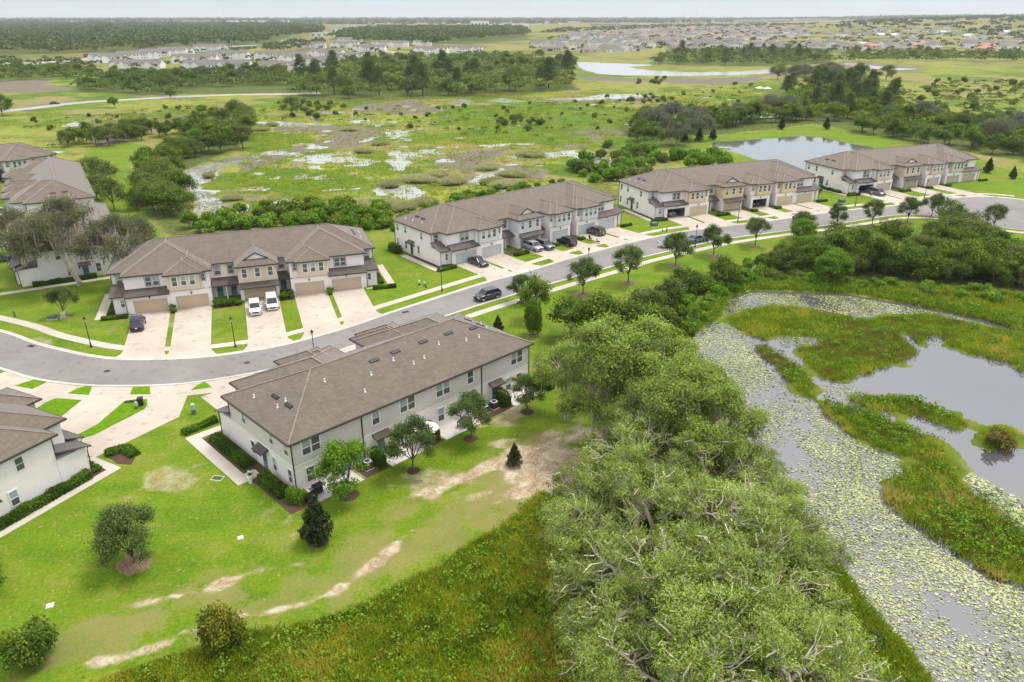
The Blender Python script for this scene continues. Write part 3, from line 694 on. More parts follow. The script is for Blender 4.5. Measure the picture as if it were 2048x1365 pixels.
def townhouse(units, origin, theta, pal, label, group, L=None, open_garages=(), detail=2, name='townhouse_row', roof_vents=True):
    Lr = {4:33.9, 5:42.6, 6:50.2}[units]
    root = empty(name, (origin[0], origin[1], 0), theta, label, 'townhouses', group)
    sx = 1.0 if L is None else L/Lr
    root.scale = (sx, 1, 1); L = Lr
    wall = MB(); up = MB(); bay = MB(); roof = MB(); cap = MB(); low = MB(); gut = MB(); ds = MB(); inn = MB()
    W = M[pal['wall']]; trim = pal.get('trim','dark')
    def win(x, y, z, w, h, rz=0, tr=trim, gl=None):
        gl = random.random() < .5 if gl is None else gl
        a, b, c = window_meshes(w, h, tr, gl)
        o = inst('window', a, root, (x, y, z), rz)
        inst('frame', b, o)
        if c: inst('surround', c, o)
    def door(x, y, rz=0, canopy=True, glassy=True, mt=None, cw=2.1):
        a, b = door_mesh(mt or M[pal['door']], glassy)
        o = inst('door', a, root, (x, y, .06), rz); inst('handle', b, o)
        if canopy:
            k = MB(); k.add([(-cw/2,-.85,2.55),(cw/2,-.85,2.55),(cw/2,0,2.95),(-cw/2,0,2.95),(-cw/2,-.85,2.43),(cw/2,-.85,2.43),(cw/2,0,2.6),(-cw/2,0,2.6)],
                          [(0,1,2,3),(4,7,6,5),(0,4,5,1),(1,5,6,2),(3,7,4,0)], 0)
            k.box(-cw/2-.02,cw/2+.02,-.9,-.85,2.40,2.54,1)
            o = k.build('door_canopy', [M['shingle_dark'], M['trim_dark']], root, (x, y, 0)); o.rotation_euler = (0,0,rz)
    def lamp(x, y, z, rz=0): inst('wall_lamp', wall_lamp_mesh(), root, (x, y, z), rz)
    def garage(xa, xb, y, gi):
        if gi in open_garages:
            inn.box(xa-.1,xb+.1,3.30,3.36,0,2.6); inn.box(xa-.13,xa-.1,y+.25,3.36,0,2.58); inn.box(xb+.1,xb+.13,y+.25,3.36,0,2.58); inn.box(xa-.1,xb+.1,y+.25,3.36,2.5,2.56); inn.box(xa-.1,xb+.1,y+.1,3.3,-.02,.05)
        else:
            inst('garage_door', garage_mesh(xb-xa, 2.13, M[pal['garage']]), root, ((xa+xb)/2, y+.12, .03))
        for xx in (xa-.09, xb):  # jambs
            gut_trim.box(xx, xx+.09, y-.03, y+.1, 0, 2.2)
        gut_trim.box(xa-.09, xb+.09, y-.03, y+.1, 2.13, 2.24)
        lamp((xa+xb)/2, y, 2.45)
    gut_trim = MB()
    def front_wall(xs, y, z1=3.0):
        """ground floor front between x breaks [(x0,x1,open?)...] """
        for xa, xb, op in xs:
            if op: wall.box(xa, xb, y, y+.25, 2.2, z1)
            else: wall.box(xa, xb, y, y+.25, 0, z1)
    # main body
    cuts = []
    for gi_, (a_, b_) in enumerate([(3.35,8.3),(9.6,14.45)]+([(19.9,24.85)] if units == 6 else [])+([(28.2,32.5)] if units == 6 else [])):
        if gi_ in open_garages: cuts.append((a_-.15, b_+.15))
    xs = [.45]
    for a_, b_ in cuts: xs += [a_, b_]
    xs.append(L-.45)
    for i in range(0, len(xs), 2): wall.box(xs[i], xs[i+1], .45, .65, -.2, 3.02)
    for a_, b_ in cuts: wall.box(a_, b_, .45, .65, 2.6, 3.02)
    wall.box(.45, L-.45, DEP-.65, DEP-.45, -.2, 3.02); wall.box(.45, .65, .65, DEP-.65, -.2, 3.02); wall.box(L-.65, L-.45, .65, DEP-.65, -.2, 3.02)
    up.box(.435, L-.435, .435, DEP-.435, 3.0, 5.9)
    hip(roof, cap, gut, 0, L, 0, DEP)
    gi = [0]
    def pair(x0, mir):
        f = (lambda x: x0+x) if not mir else (lambda x: x0+15.2-x)
        def bx(mb, a, b, *r): mb.box(min(f(a),f(b)), max(f(a),f(b)), *r)
        def xr(a, b): return min(f(a),f(b)), max(f(a),f(b))
        bx(wall, .45, 2.5, -2.6, .5, -.2, 3.0)
        for a, b, op in ((2.4,3.35,0),(3.35,8.3,1),(8.3,9.6,0),(9.6,14.45,1),(14.45,15.0,0)):
            p, q = xr(a,b); front_wall([(p,q,op)], -3.3)
        bx(wall, 2.4, 2.65, -3.05, .5, -.2, 3.0); bx(wall, 14.75, 15.0, -3.05, .5, -.2, 3.0); bx(wall, 8.6, 15.0, -3.28, .5, 2.93, 3.0)
        bx(up, 2.4, 8.62, -1.95, .5, 2.98, 5.9); bx(up, 8.6, 14.98, -2.9, .5, 2.97, 5.9)
        b_ = MB(); bx(b_, 8.9, 13.6, -3.6, -2.88, 3.15, 5.88); b_.build('bay', M[pal['bay']], root)
        if not mir: gs = [(3.35,8.3),(9.6,14.45)]
        else: gs = [(9.6,14.45),(3.35,8.3)]
        for a, b in gs:
            p, q = xr(a,b); garage(p, q, -3.3, gi[0]); gi[0] += 1
        for c in (5.95, 7.0): win(f(c), -1.95, 4.0, .82, 1.4)
        for c in (9.85, 11.2, 12.5): win(f(c), -3.6, 4.0, .72, 1.45, tr='white')
        win(f(14.15), -2.9, 4.3, .5, 1.1); win(f(1.5), .435, 4.0, .78, 1.4); win(f(1.75), -2.6, 1.15, .5, 1.1, tr='white')
        p, q = xr(2.1,15.5); hip(roof, cap, gut, p, q, -2.4, 7.0, front_only=True)
        p, q = xr(8.6,15.44); hip(roof, cap, gut, p, q, -3.36, 3.6, front_only=True, z=EZ-.004)
        p, q = xr(8.4,14.1); hip(roof, cap, gut, p, q, -4.05, 2.9, front_only=True, z=EZ+.006)
        p, q = xr(.12,2.75); shed(root, gut, p, q, .44, -2.98, 4.1, 3.0)
        p, q = xr(2.36,8.85); shed(root, gut, p, q, -1.94, -3.78, 3.72, 2.98)
        for c, y in ((.38,-2.7),(2.3,-3.38)): ds.tube([(f(c),y-.2,2.85),(f(c),y-.02,2.6),(f(c),y-.02,.05)],.055,5)
        ds.tube([(f(.40),.36,5.8),(f(.40),.36,4.2)],.055,5)
        ds.tube([(f(8.75),-2.2,5.8),(f(8.75),-2.2,3.7)],.055,5)
    def recess(x0, x1, doors, wins, post):
        y = .435
        shed(root, gut, x0-.02, x1+.02, .44, -1.7, 3.42, 2.62)
        for d in doors: door(d, .45, canopy=False)
        for w_ in wins: win(w_, y, 3.95, .78, 1.4)
        if post:
            wall.box((x0+x1)/2-.09, (x0+x1)/2+.09, -1.3, .5, -.2, 2.55)
    def centre(x0, x1):
        a, b = x0+.7, x1-.55
        for p, q, op in ((x0+.1,a,0),(a,b,1),(b,x1-.1,0)): front_wall([(p,q,op)], -2.75)
        wall.box(x0+.1,x0+.35,-2.5,.5,-.2,3.0); wall.box(x1-.35,x1-.1,-2.5,.5,-.2,3.0)
        MB().box(x0+.1, x1-.1, -2.9, .5, 2.98, 5.9).build('bay', M[pal['bay']], root)
        garage(a, b, -2.75, gi[0]); gi[0] += 1
        for t in (.18,.5,.82): win(x0+(x1-x0)*t, -2.9, 3.95, .74, 1.45, tr='white')
        shed(root, gut, x0+.15, x1-.15, -2.89, -4.1, 3.12, 2.5)
        # Dutch gable: hip skirt with a small gable standing out of it
        xa, xb, y0, y1 = x0-.25, x1+.25, -3.4, 3.6
        hip(roof, cap, gut, xa, xb, y0, y1, front_only=True)
        xm = (xa+xb)/2; hw = 1.85; yf = y0+1.55; zb = EZ+1.4*SL; zt = zb+hw*SL+.22
        roof.add([(xm-hw-.3,yf-.25,zb-.02),(xm,yf-.25,zt+.1),(xm+hw+.3,yf-.25,zb-.02),(xm-hw-.3,yf+4,zb-.02),(xm,yf+4,zt+.1),(xm+hw+.3,yf+4,zb-.02)], [(0,1,4,3),(1,2,5,4)])
        g = MB(); g.add([(xm-hw,yf,zb-.2),(xm+hw,yf,zb-.2),(xm+hw,yf,zb),(xm,yf,zt),(xm-hw,yf,zb)], [(0,1,2,3,4)])
        g.build('gable_panel', W, root)
        t = MB()
        for s in (-1,1): t.add([(xm+s*(hw+.32),yf-.27,zb-.2),(xm,yf-.27,zt-.06),(xm,yf-.27,zt+.13),(xm+s*(hw+.32),yf-.27,zb+.0),(xm+s*(hw+.32),yf-.1,zb-.2),(xm,yf-.1,zt-.06),(xm,yf-.1,zt+.13),(xm+s*(hw+.32),yf-.1,zb+.0)],[(0,1,2,3),(4,7,6,5),(0,4,5,1),(3,2,6,7)])
        t.box(xm-hw-.2,xm+hw+.2,yf-.2,yf+.02,zb-.19,zb-.06)
        t.build('gable_trim', M['trim_dark'], root)
    def single(x0, x1, mir=True):
        f = (lambda x: x0+x) if not mir else (lambda x: x1-x)
        for a, b, op in ((.1,.9,0),(.9,5.2,1),(5.2,5.9,0)):
            p, q = min(f(a),f(b)), max(f(a),f(b)); front_wall([(p,q,op)], -3.3)
        wall.box(x0+.1,x0+.35,-3.05,.5,-.2,3.0); wall.box(x1-.35,x1-.1,-3.05,.5,-.2,3.0); wall.box(x0+.1,x1-.1,-3.28,.5,2.93,3.0)
        up.box(x0+.12, x1-.12, -2.9, .5, 2.97, 5.9)
        p, q = sorted((f(.15), f(4.5))); MB().box(p, q, -3.6, -2.88, 3.15, 5.88).build('bay', M[pal['bay']], root)
        p, q = sorted((f(.9), f(5.2))); garage(p, q, -3.3, gi[0]); gi[0] += 1
        for c in (.95, 2.3, 3.65): win(f(c), -3.6, 4.0, .72, 1.45, tr='white')
        win(f(5.3), -2.9, 4.3, .5, 1.1)
        hip(roof, cap, gut, x0-.3, x1+.3, -3.36, 4.0, front_only=True)
        p, q = sorted((f(-.28), f(5.0))); hip(roof, cap, gut, p, q, -4.05, 3.2, front_only=True, z=EZ+.006)
    pair(0, False)
    if units == 4: recess(15.2, 18.7, (16.2, 17.7), (16.2, 17.7), True)
    if units == 5:
        recess(15.2, 19.4, (16.2, 18.4), (16.25, 18.35), True); centre(19.3, 25.7); recess(25.7, 27.4, (26.5,), (26.5,), False)
    if units == 6:
        recess(15.2, 19.3, (16.2, 18.3), (16.2, 18.3), True); centre(19.2, 25.4); recess(25.3, 27.5, (26.4,), (26.4,), False)
        single(27.4, 33.4); recess(33.3, 35.1, (34.2,), (34.2,), False)
    pair(L-15.2, True)
    # ends
    hpi = math.pi/2
    for xe, rz, on in ((.435, -hpi, True), (L-.435, hpi, True)):
        for c, h in ((3.75,1.3),(9.6,1.3),(12.55,1.25)): win(xe, c, 4.0, .72, h, rz, tr=None if trim!='dark' else 'white')
        xe2 = .45 if rz < 0 else L-.45
        for c in (5.05, 9.6, 12.7): win(xe2, c, .85, .7, 1.5, rz, tr='white')
        door(xe2, 7.5, rz, glassy=True, cw=2.0); lamp(xe2, 6.6, 1.9, rz)
    # rear
    npair = units//2
    nu = L/units
    for i in range(units):
        m_ = (i % 2 == 0) if i < units/2 else (i % 2 == 1)
        x0 = i*nu; g = (lambda t: x0+t) if i % 2 == 0 else (lambda t: x0+nu-t)
        for c in (2.0, 3.05): win(g(c), DEP-.435, 3.95, .88, 1.5, math.pi, tr=trim if trim!='dark' else 'white')
        if 0 < i < units-1: win(g(6.7), DEP-.435, 3.95, .85, 1.5, math.pi, tr='white')
        for c in (2.1, 4.0): win(g(c), DEP-.45, .75, .82, 1.6, math.pi, tr='white')
        door(g(6.3), DEP-.45, math.pi, cw=2.1); lamp(g(5.2), DEP-.45, 1.95, math.pi)
        if i in (1,) or i == units-1:
            ds.tube([(x0,DEP-.38,5.8),(x0,DEP-.38,.1)],.075,6)
    for xx in (.38, L-.38): ds.tube([(xx,DEP-.36,5.8),(xx,DEP-.36,.1)],.07,6)
    wall.build('wall', W, root); up.build('upper_wall', M[pal.get('upper', pal['wall'])], root)
    roof.build('roof', M['shingle'], root); cap.build('ridge_cap', M['shingle_cap'], root)
    gut.build('gutter', M['trim_dark'], root); ds.build('downspout', M['trim_dark'], root)
    gut_trim.build('garage_trim', M['trim_white'], root)
    if inn.v: inn.build('garage_interior', M['garage_in'], root)
    if 'upper' in pal:
        t = MB(); o = .42
        t.box(o,L-o,DEP-.44,DEP-.40,2.93,3.07); t.box(.39,.44,.45,DEP-.45,2.93,3.07); t.box(L-.44,L-.39,.45,DEP-.45,2.93,3.07); t.build('band_course', M['trim_white'], root)
    # roof vents and pipes
    def on_roof(x, y):
        h = DEP/2
        z = EZ + SL*min(y, DEP-y, x, L-x)
        nrm = [(0,-SL,1),(0,SL,1),(-SL,0,1),(SL,0,1)][int(np.argmin([y, DEP-y, x, L-x]))]
        return z, Vector(nrm).normalized()
    def vent(x, y):
        z, nr = on_roof(x, y)
        ax = Vector((1,0,0)) if abs(nr.x) < .01 else Vector((0,1,0)); sl = nr.cross(ax)
        mb = MB(); c = Vector((x,y,z))
        pr = [(-.22,-.02),(.22,-.02),(.19,.12),(-.08,.15),(-.22,.08)]
        vs = [c+ax*s*.6+sl*a+nr*b for s in (-1,1) for a, b in pr]
        mb.add(vs, [(0,1,2,3,4)[::-1],(5,6,7,8,9)]+[(i,(i+1)%5,(i+1)%5+5,i+5) for i in range(5)])
        mb.build('roof_vent', M['vent'], root)
    def pipe(x, y):
        z, nr = on_roof(x, y)
        MB().tube([(x,y,z-.05),(x,y,z+.12),(x,y,z+.34)],[.16,.075,.075],7).build('vent_pipe', M['pipe'], root)
    if roof_vents:
        for v in pal.get('vents', [(2.6,6.2),(2.6,8.4),(L-2.6,6.0),(L-2.6,8.3)]): vent(*v)
        for v in pal.get('pipes', [(1.6,5.2),(1.4,8.2),(1.2,10.6),(L-1.6,5.0),(L-1.4,9.0)]): pipe(*v)
    return root

PALS = {
 'A': dict(wall='stucco', upper='siding_grey', bay='beige', garage='garage_tan', door='door_teal', trim='white',
           vents=[(L_,y_) for L_, y_ in ((5.6,9.2),(9.2,8.7),(13.0,8.6),(17.0,8.6),(20.0,8.7),(31.0,6.7),(31.0,9.4),(3.0,5.2),(3.0,7.6))],
           pipes=[(4.0,9.9),(6.0,10.6),(7.9,10.4),(11.5,9.6),(14.5,10.6),(16.2,10.8),(18.0,9.5),(21.5,10.2),(23.5,11.8),(26.5,9.0),(32.2,4.2),(31.7,8.3),(30.8,8.4),(2.2,4.0),(2.0,6.6)]),
 'B': dict(wall='stucco', bay='beige', garage='garage_tan', door='door_teal'),
 'C': dict(wall='stucco', bay='blue_grey', garage='garage_grey', door='door_dark'),
 'D': dict(wall='stucco', bay='yellow', garage='garage_cream', door='door_dark'),
 'E': dict(wall='stucco', bay='beige', garage='garage_beige', door='door_teal'),
}
def rot(v, a): return Vector((v[0]*math.cos(a)-v[1]*math.sin(a), v[0]*math.sin(a)+v[1]*math.cos(a)))
POSE = {}
def pose(k, o, deg, L): POSE[k] = (Vector(o), math.radians(deg), L); return Vector(o), math.radians(deg)
def LW(k, x, y):
    o, a, L = POSE[k]; p = o+rot((x,y),a); return Vector((p.x,p.y,0))
aB = pose('B', (-64.25,110.8), 20.05, 42.6)
tC = math.radians(39.39); aC = pose('C', (-14.86-.7*math.cos(tC), 135.03-.7*math.sin(tC)), 39.39, 50.2)
aD = pose('D', (31.91,171.02), 23.36, 50.5); aE = pose('E', (88.1,197.4), 22.87, 50.9)
_a = G(576.5,891,6); thA = math.radians(-135.0)
oA = Vector((_a.x,_a.y)) - rot((33.9, DEP), thA); aA = pose('A', oA, -135.0, 33.9)
aF = pose('F', (-44.6,62.1), 154.3, 42.6)
aG1 = pose('G1', (-133,200.9), -58, 50.2)
fr2 = Vector((-83.3,122.6)); oG2 = fr2 - rot((33.9,0), math.radians(-59)); aG2 = pose('G2', oG2, -59, 33.9)
aH = pose('H', (-164.5,191.8), 47.7, 42.6)
TG = 'townhouse rows'
townhouse(4, *aA, PALS['A'], 'grey and white townhouse row seen from its back, patios and small trees behind it', TG)
townhouse(5, *aB, PALS['B'], 'white townhouse row with tan bays, five tan garages and two white cars in front', TG)
townhouse(6, *aC, PALS['C'], 'white townhouse row with pale blue bays and pale grey garage doors', TG)
townhouse(6, *aD, PALS['D'], 'white townhouse row with cream yellow bays and two open garages', TG, L=50.5, open_garages=(0,3))
townhouse(6, *aE, PALS['E'], 'farthest white townhouse row with beige bays, between the turning circle and the pond', TG, L=50.9, open_garages=(0,))
townhouse(5, *aF, PALS['D'], 'white townhouse row cut off by the lower left corner of the photo', TG)
townhouse(6, *aG1, PALS['C'], 'townhouse row seen end on, its long hipped roof running away beyond the mossy oaks', TG)
townhouse(4, *aG2, PALS['E'], 'townhouse row half hidden behind the mossy oaks', TG)
townhouse(5, *aH, PALS['C'], 'townhouse row farthest left, its roof cut off by the left edge', TG)

# ------------------------------------------------------------------ driveways straight out of the garages to the kerb
def kerb_hit(p, d):
    best = None
    for i in range(len(north)-1):
        a, b = north[i], north[i+1]; e = b-a
        den = d.x*e.y-d.y*e.x
        if abs(den) < 1e-9: continue
        w = a-p; t = (w.x*e.y-w.y*e.x)/den; s = (w.x*d.y-w.y*d.x)/den
        if t > 0 and -.001 <= s <= 1.001 and (best is None or t < best): best = t
    return best
_dz = [0]
def driveway(k, x0, x1, yg=-3.1, flare=1.0):
    _dz[0] += 1
    o, a, L = POSE[k]
    d = rot((0,-1), a); u = rot((1,0), a); pts = []
    P0 = o+rot((x0,yg),a); P1 = o+rot((x1,yg),a)
    h0, h1 = kerb_hit(P0, d), kerb_hit(P1, d)
    if h0 is None or h1 is None: return
    hf0 = kerb_hit(P0-u*flare, d) or h0; hf1 = kerb_hit(P1+u*flare, d) or h1
    e = .3
    poly = [P0, P0+d*(h0-3.6), P0+d*(h0-2.2)-u*flare*.15, P0-u*flare+d*(hf0-e), P1+u*flare+d*(hf1-e), P1+d*(h1-2.2)+u*flare*.15, P1+d*(h1-3.6), P1]
    tag(MB().prism([tuple(p) for p in poly], -.2-.01*(_dz[0]%2), .055+.004*(_dz[0]%2)).build('driveway', M['drive']), kind='structure')
g5 = [(3.1,8.55),(9.3,14.75),(19.85,25.3),(27.85,33.3),(34.05,39.5)]
g6 = [(3.1,8.55),(9.3,14.7),(19.7,25.0),(28.0,32.7),(35.45,40.85),(41.65,47.1)]
for k, gs in (('B',g5),('C',g6),('D',g6),('E',g6)):
    for a, b in gs: driveway(k, a, b)
# front apron of the near row (mostly hidden behind it)
tag(MB().prism([tuple(LW('A',x,y)[:2]) for x, y in ((2.5,-3.1),(31.5,-3.1),(31.5,-13.0),(2.5,-13.0))], -.2, .042).build('driveway', M['drive']), kind='structure')
# ------------------------------------------------------------------ foliage: leaf clouds on branch skeletons
def leaf_mat(name, stops, trans=.25, rough=.6):
    m = bpy.data.materials.new(name); m.use_nodes = True; nt = m.node_tree; p = nt.nodes['Principled BSDF']; out = nt.nodes['Material Output']
    N = nt.nodes.new; L = nt.links.new
    a = N('ShaderNodeAttribute'); a.attribute_name = 'tint'
    oi = N('ShaderNodeObjectInfo')
    sc = N('ShaderNodeMath'); sc.operation = 'MULTIPLY_ADD'; L(oi.outputs['Random'], sc.inputs[0]); sc.inputs[1].default_value = .26; sc.inputs[2].default_value = -.13
    ad = N('ShaderNodeMath'); ad.operation = 'ADD'; ad.use_clamp = True; L(a.outputs['Fac'], ad.inputs[0]); L(sc.outputs[0], ad.inputs[1])
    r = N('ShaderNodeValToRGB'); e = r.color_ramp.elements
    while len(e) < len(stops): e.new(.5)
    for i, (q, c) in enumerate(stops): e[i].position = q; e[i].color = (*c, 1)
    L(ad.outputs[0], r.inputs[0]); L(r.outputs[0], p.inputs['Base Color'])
    p.inputs['Roughness'].default_value = rough; p.inputs['Specular IOR Level'].default_value = .1
    t = N('ShaderNodeBsdfTranslucent'); L(r.outputs[0], t.inputs[0])
    x = N('ShaderNodeMixShader'); x.inputs[0].default_value = trans
    L(p.outputs[0], x.inputs[1]); L(t.outputs[0], x.inputs[2]); L(x.outputs[0], out.inputs[0])
    return m
LM = {
 'ropy': leaf_mat('pale_oak_leaves', [(0,(.115,.13,.040)),(.3,(.205,.255,.055)),(.55,(.31,.41,.065)),(.8,(.43,.56,.095)),(1,(.56,.64,.22))], .45),
 'oak': leaf_mat('street_oak_leaves', [(0,(.050,.080,.020)),(.5,(.105,.160,.036)),(1,(.21,.27,.07))]),
 'magnolia': leaf_mat('magnolia_leaves', [(0,(.018,.030,.010)),(.55,(.040,.060,.016)),(.85,(.085,.075,.025)),(1,(.13,.085,.035))], .1, .4),
 'bright': leaf_mat('bright_leaves', [(0,(.065,.14,.010)),(.5,(.13,.255,.016)),(1,(.26,.38,.04))]),
 'yellow': leaf_mat('yellow_green_leaves', [(0,(.040,.065,.008)),(.55,(.085,.115,.012)),(.8,(.22,.23,.02)),(1,(.34,.31,.03))]),
 'dark': leaf_mat('dark_leaves', [(0,(.042,.080,.012)),(.45,(.095,.165,.020)),(.75,(.19,.275,.028)),(1,(.33,.38,.04))], .35),
 'mid': leaf_mat('tree_leaves', [(0,(.065,.095,.024)),(.5,(.135,.185,.038)),(1,(.25,.30,.07))], .35),
 'moss': leaf_mat('mossy_oak_leaves', [(0,(.095,.10,.05)),(.5,(.155,.17,.075)),(1,(.25,.265,.12))], .35),
 'moss_hang': leaf_mat('hanging_moss', [(0,(.17,.16,.125)),(1,(.30,.28,.23))], .35),
 'pine': leaf_mat('pine_needles', [(0,(.046,.075,.024)),(.5,(.095,.14,.036)),(1,(.175,.22,.06))], .3),
 'far': leaf_mat('far_tree_leaves', [(0,(.046,.068,.028)),(.5,(.085,.115,.042)),(1,(.15,.18,.065))]),
 'grey': leaf_mat('grey_tree_leaves', [(0,(.085,.100,.050)),(.5,(.140,.160,.085)),(1,(.22,.24,.13))], .35),
 'hedge': leaf_mat('hedge_leaves', [(0,(.04,.085,.008)),(.5,(.09,.18,.014)),(1,(.18,.29,.03))], .3),
 'reed': leaf_mat('reed_blades', [(0,(.24,.25,.10)),(.5,(.42,.44,.20)),(1,(.58,.57,.33))], .55),
 'grass': leaf_mat('wild_grass_blades', [(0,(.13,.10,.035)),(.22,(.13,.15,.018)),(.42,(.18,.28,.015)),(.62,(.28,.38,.018)),(.85,(.46,.50,.03)),(1,(.52,.46,.07))], .5),
 'shore': leaf_mat('shore_grass_blades', [(0,(.24,.19,.05)),(.3,(.20,.26,.016)),(.65,(.29,.40,.018)),(.9,(.48,.46,.05)),(1,(.50,.42,.12))], .5),
 'red': leaf_mat('reddish_leaves', [(0,(.12,.10,.03)),(.5,(.16,.17,.03)),(1,(.42,.13,.05))]),
}
BARK = mat('pale_bark', (.42,.375,.31), .9, var=.3, vscale=2); BARK_D = mat('dark_bark', (.105,.085,.07), .9, var=.3, vscale=2)
BARK_W = mat('grey_twigs', (.58,.52,.44), .9, var=.2, vscale=2)

def quad_mesh(name, co, tint, m):
    """co (N,4,3) leaf quads"""
    n = len(co); me = bpy.data.meshes.new(name)
    me.vertices.add(n*4); me.loops.add(n*4); me.polygons.add(n)
    me.vertices.foreach_set('co', co.astype(np.float32).ravel())
    me.loops.foreach_set('vertex_index', np.arange(n*4, dtype=np.int32))
    me.polygons.foreach_set('loop_start', np.arange(0, n*4, 4, dtype=np.int32)); me.polygons.foreach_set('loop_total', np.full(n, 4, np.int32))
    at = me.attributes.new('tint', 'FLOAT', 'FACE'); at.data.foreach_set('value', np.clip(tint,0,1).astype(np.float32))
    me.update(); me.materials.append(m); return me
def unit(v): return v/np.maximum(np.linalg.norm(v, axis=-1, keepdims=True), 1e-9)
def leaves(rg, C, size, out_dir=None, up=.5, aspect=.55, droop=0.0):
    n = len(C)
    nr = rg.normal(size=(n,3))*.75 + np.array([0,0,up])
    if out_dir is not None: nr = nr + out_dir*.6
    nr = unit(nr); a = unit(np.cross(nr, rg.normal(size=(n,3)))); b = np.cross(nr, a)
    s = (size*(.7+.6*rg.random(n)))[:,None] if np.ndim(size)==0 else (size*(.7+.6*rg.random(n)))[:,None]
    a = a*s*.5; b = b*s*.5*aspect
    if droop: a[:,2] -= abs(s[:,0])*droop
    return np.stack([C-a, C+b, C+a, C-b], 1)

def skeleton(rg, H, R, h0, n1, n2, n3, flat=.8, lean=0.0, up=.25):
    """limbs -> branches -> twigs. returns list of (points, r0, r1, level) and tips"""
    segs = []; tips = []
    base = np.array([0,0,0.]); top = np.array([lean*h0*rg.normal(), lean*h0*rg.normal(), h0])
    cz = h0+(H-h0)*.35
    ctr = np.array([top[0], top[1], cz])
    def bend(a, b, j, n=3):
        P = [a+(b-a)*t for t in np.linspace(0,1,n+1)]
        for i in range(1,n): P[i] = P[i]+rg.normal(size=3)*j
        return P
    for i in range(n1):
        az = 2*math.pi*(i+.6*rg.random())/n1; el = math.asin(min(.97, max(-.1, up+ (1-up)*rg.random())))
        d = np.array([math.cos(az)*math.cos(el)*R, math.sin(az)*math.cos(el)*R, math.sin(el)*(H-cz)/flat*.8])
        if i == 0: d = np.array([.1*R*rg.normal(), .1*R*rg.normal(), (H-cz)*.8])
        e1 = ctr + d*(.5+.15*rg.random())
        segs.append((bend(top, e1, .06*R), 1.0, .5, 1))
        for j in range(n2):
            q = unit(d + rg.normal(size=3)*np.array([R,R,(H-cz)])*.65)
            e2 = e1 + q*np.array([R,R,(H-cz)])*(.28+.16*rg.random()); s0 = e1 if j % 2 else e1*.7+top*.3
            segs.append((bend(s0, e2, .04*R), .5, .22, 2))
            for k in range(n3):
                q2 = unit(q + rg.normal(size=3)*.9+np.array([0,0,.2]))
                e3 = e2 + q2*R*(.13+.13*rg.random())
                segs.append((bend(e2 if k % 2 else e2*.6+e1*.4, e3+q2*R*.05, .03*R, 3), .22, .06, 3)); tips.append(e3)
    return top, segs, np.array(tips)
def make_tree(name, seed, H, R, h0, n1, n2, n3, per, lsize, sig, lm, bark=None, r0=.14, twig=True, up=.25, flat=.8, lean=.02, hang=0, aspect=.55, twig_bark=None, trunks=1):
    rg = np.random.default_rng(seed)
    t = MB(); tw = MB(); C = []; T = []
    for q in range(trunks):
        off = np.array([0,0,0.]) if trunks == 1 else np.array([rg.normal()*.5*R*.25, rg.normal()*.5*R*.25, 0])
        top, segs, tips = skeleton(rg, H, R, h0, n1, n2, n3, flat, lean, up)
        top = top+off
        t.tube([off-np.array([0,0,.2]), off*1.0+np.array([0,0,h0*.12]), (off+top)/2+rg.normal(size=3)*.03*R, top],[r0*1.5,r0*1.1,r0*.95,r0*.85],7)
        for P, a, b, lv in segs:
            P = [p+off for p in P]; n = len(P)
            rr = np.linspace(a, b, n)*r0*.62
            if lv < 3: t.tube(P, list(rr), 5 if lv == 1 else 4, cap=False)
            elif twig: (tw if twig_bark else t).tube(P, list(np.maximum(rr,.016*twig if twig is not True else .012)), 3, cap=False)
        tips = tips+off
        cl = rg.random(len(tips))
        for i, p in enumerate(tips):
            n = int(per*(.6+.8*rg.random()))
            q_ = rg.normal(size=(n,3))*np.array([sig,sig,sig*.62])
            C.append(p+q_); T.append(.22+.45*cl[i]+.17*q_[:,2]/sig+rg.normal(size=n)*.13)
    C = np.concatenate(C); T = np.concatenate(T)
    ctr = np.array([0,0,h0+(H-h0)*.4])
    co = leaves(rg, C, lsize, unit(C-ctr), aspect=aspect)
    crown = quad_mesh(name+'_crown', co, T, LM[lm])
    trunk = t.mesh(name+'_trunk', bark or BARK_D, True)
    extra = []
    if tw.v: extra.append(('branches', tw.mesh(name+'_twigs', twig_bark, True)))
    if hang:
        idx = rg.integers(0, len(C), hang); P = C[idx]; ln = .8+1.6*rg.random(hang)
        w = .05+.08*rg.random(hang); az = rg.random(hang)*6.28; d = np.stack([np.cos(az)*w, np.sin(az)*w, 0*az],1); dn = np.stack([rg.normal(size=hang)*.1, rg.normal(size=hang)*.1, -ln],1)
        extra.append(('hanging_moss', quad_mesh(name+'_moss', np.stack([P-d, P+d, P+d*.5+dn, P-d*.4+dn*.9],1), rg.random(hang), LM['moss_hang'])))
    return dict(name=name, trunk=trunk, crown=crown, extra=extra, H=H, R=R)
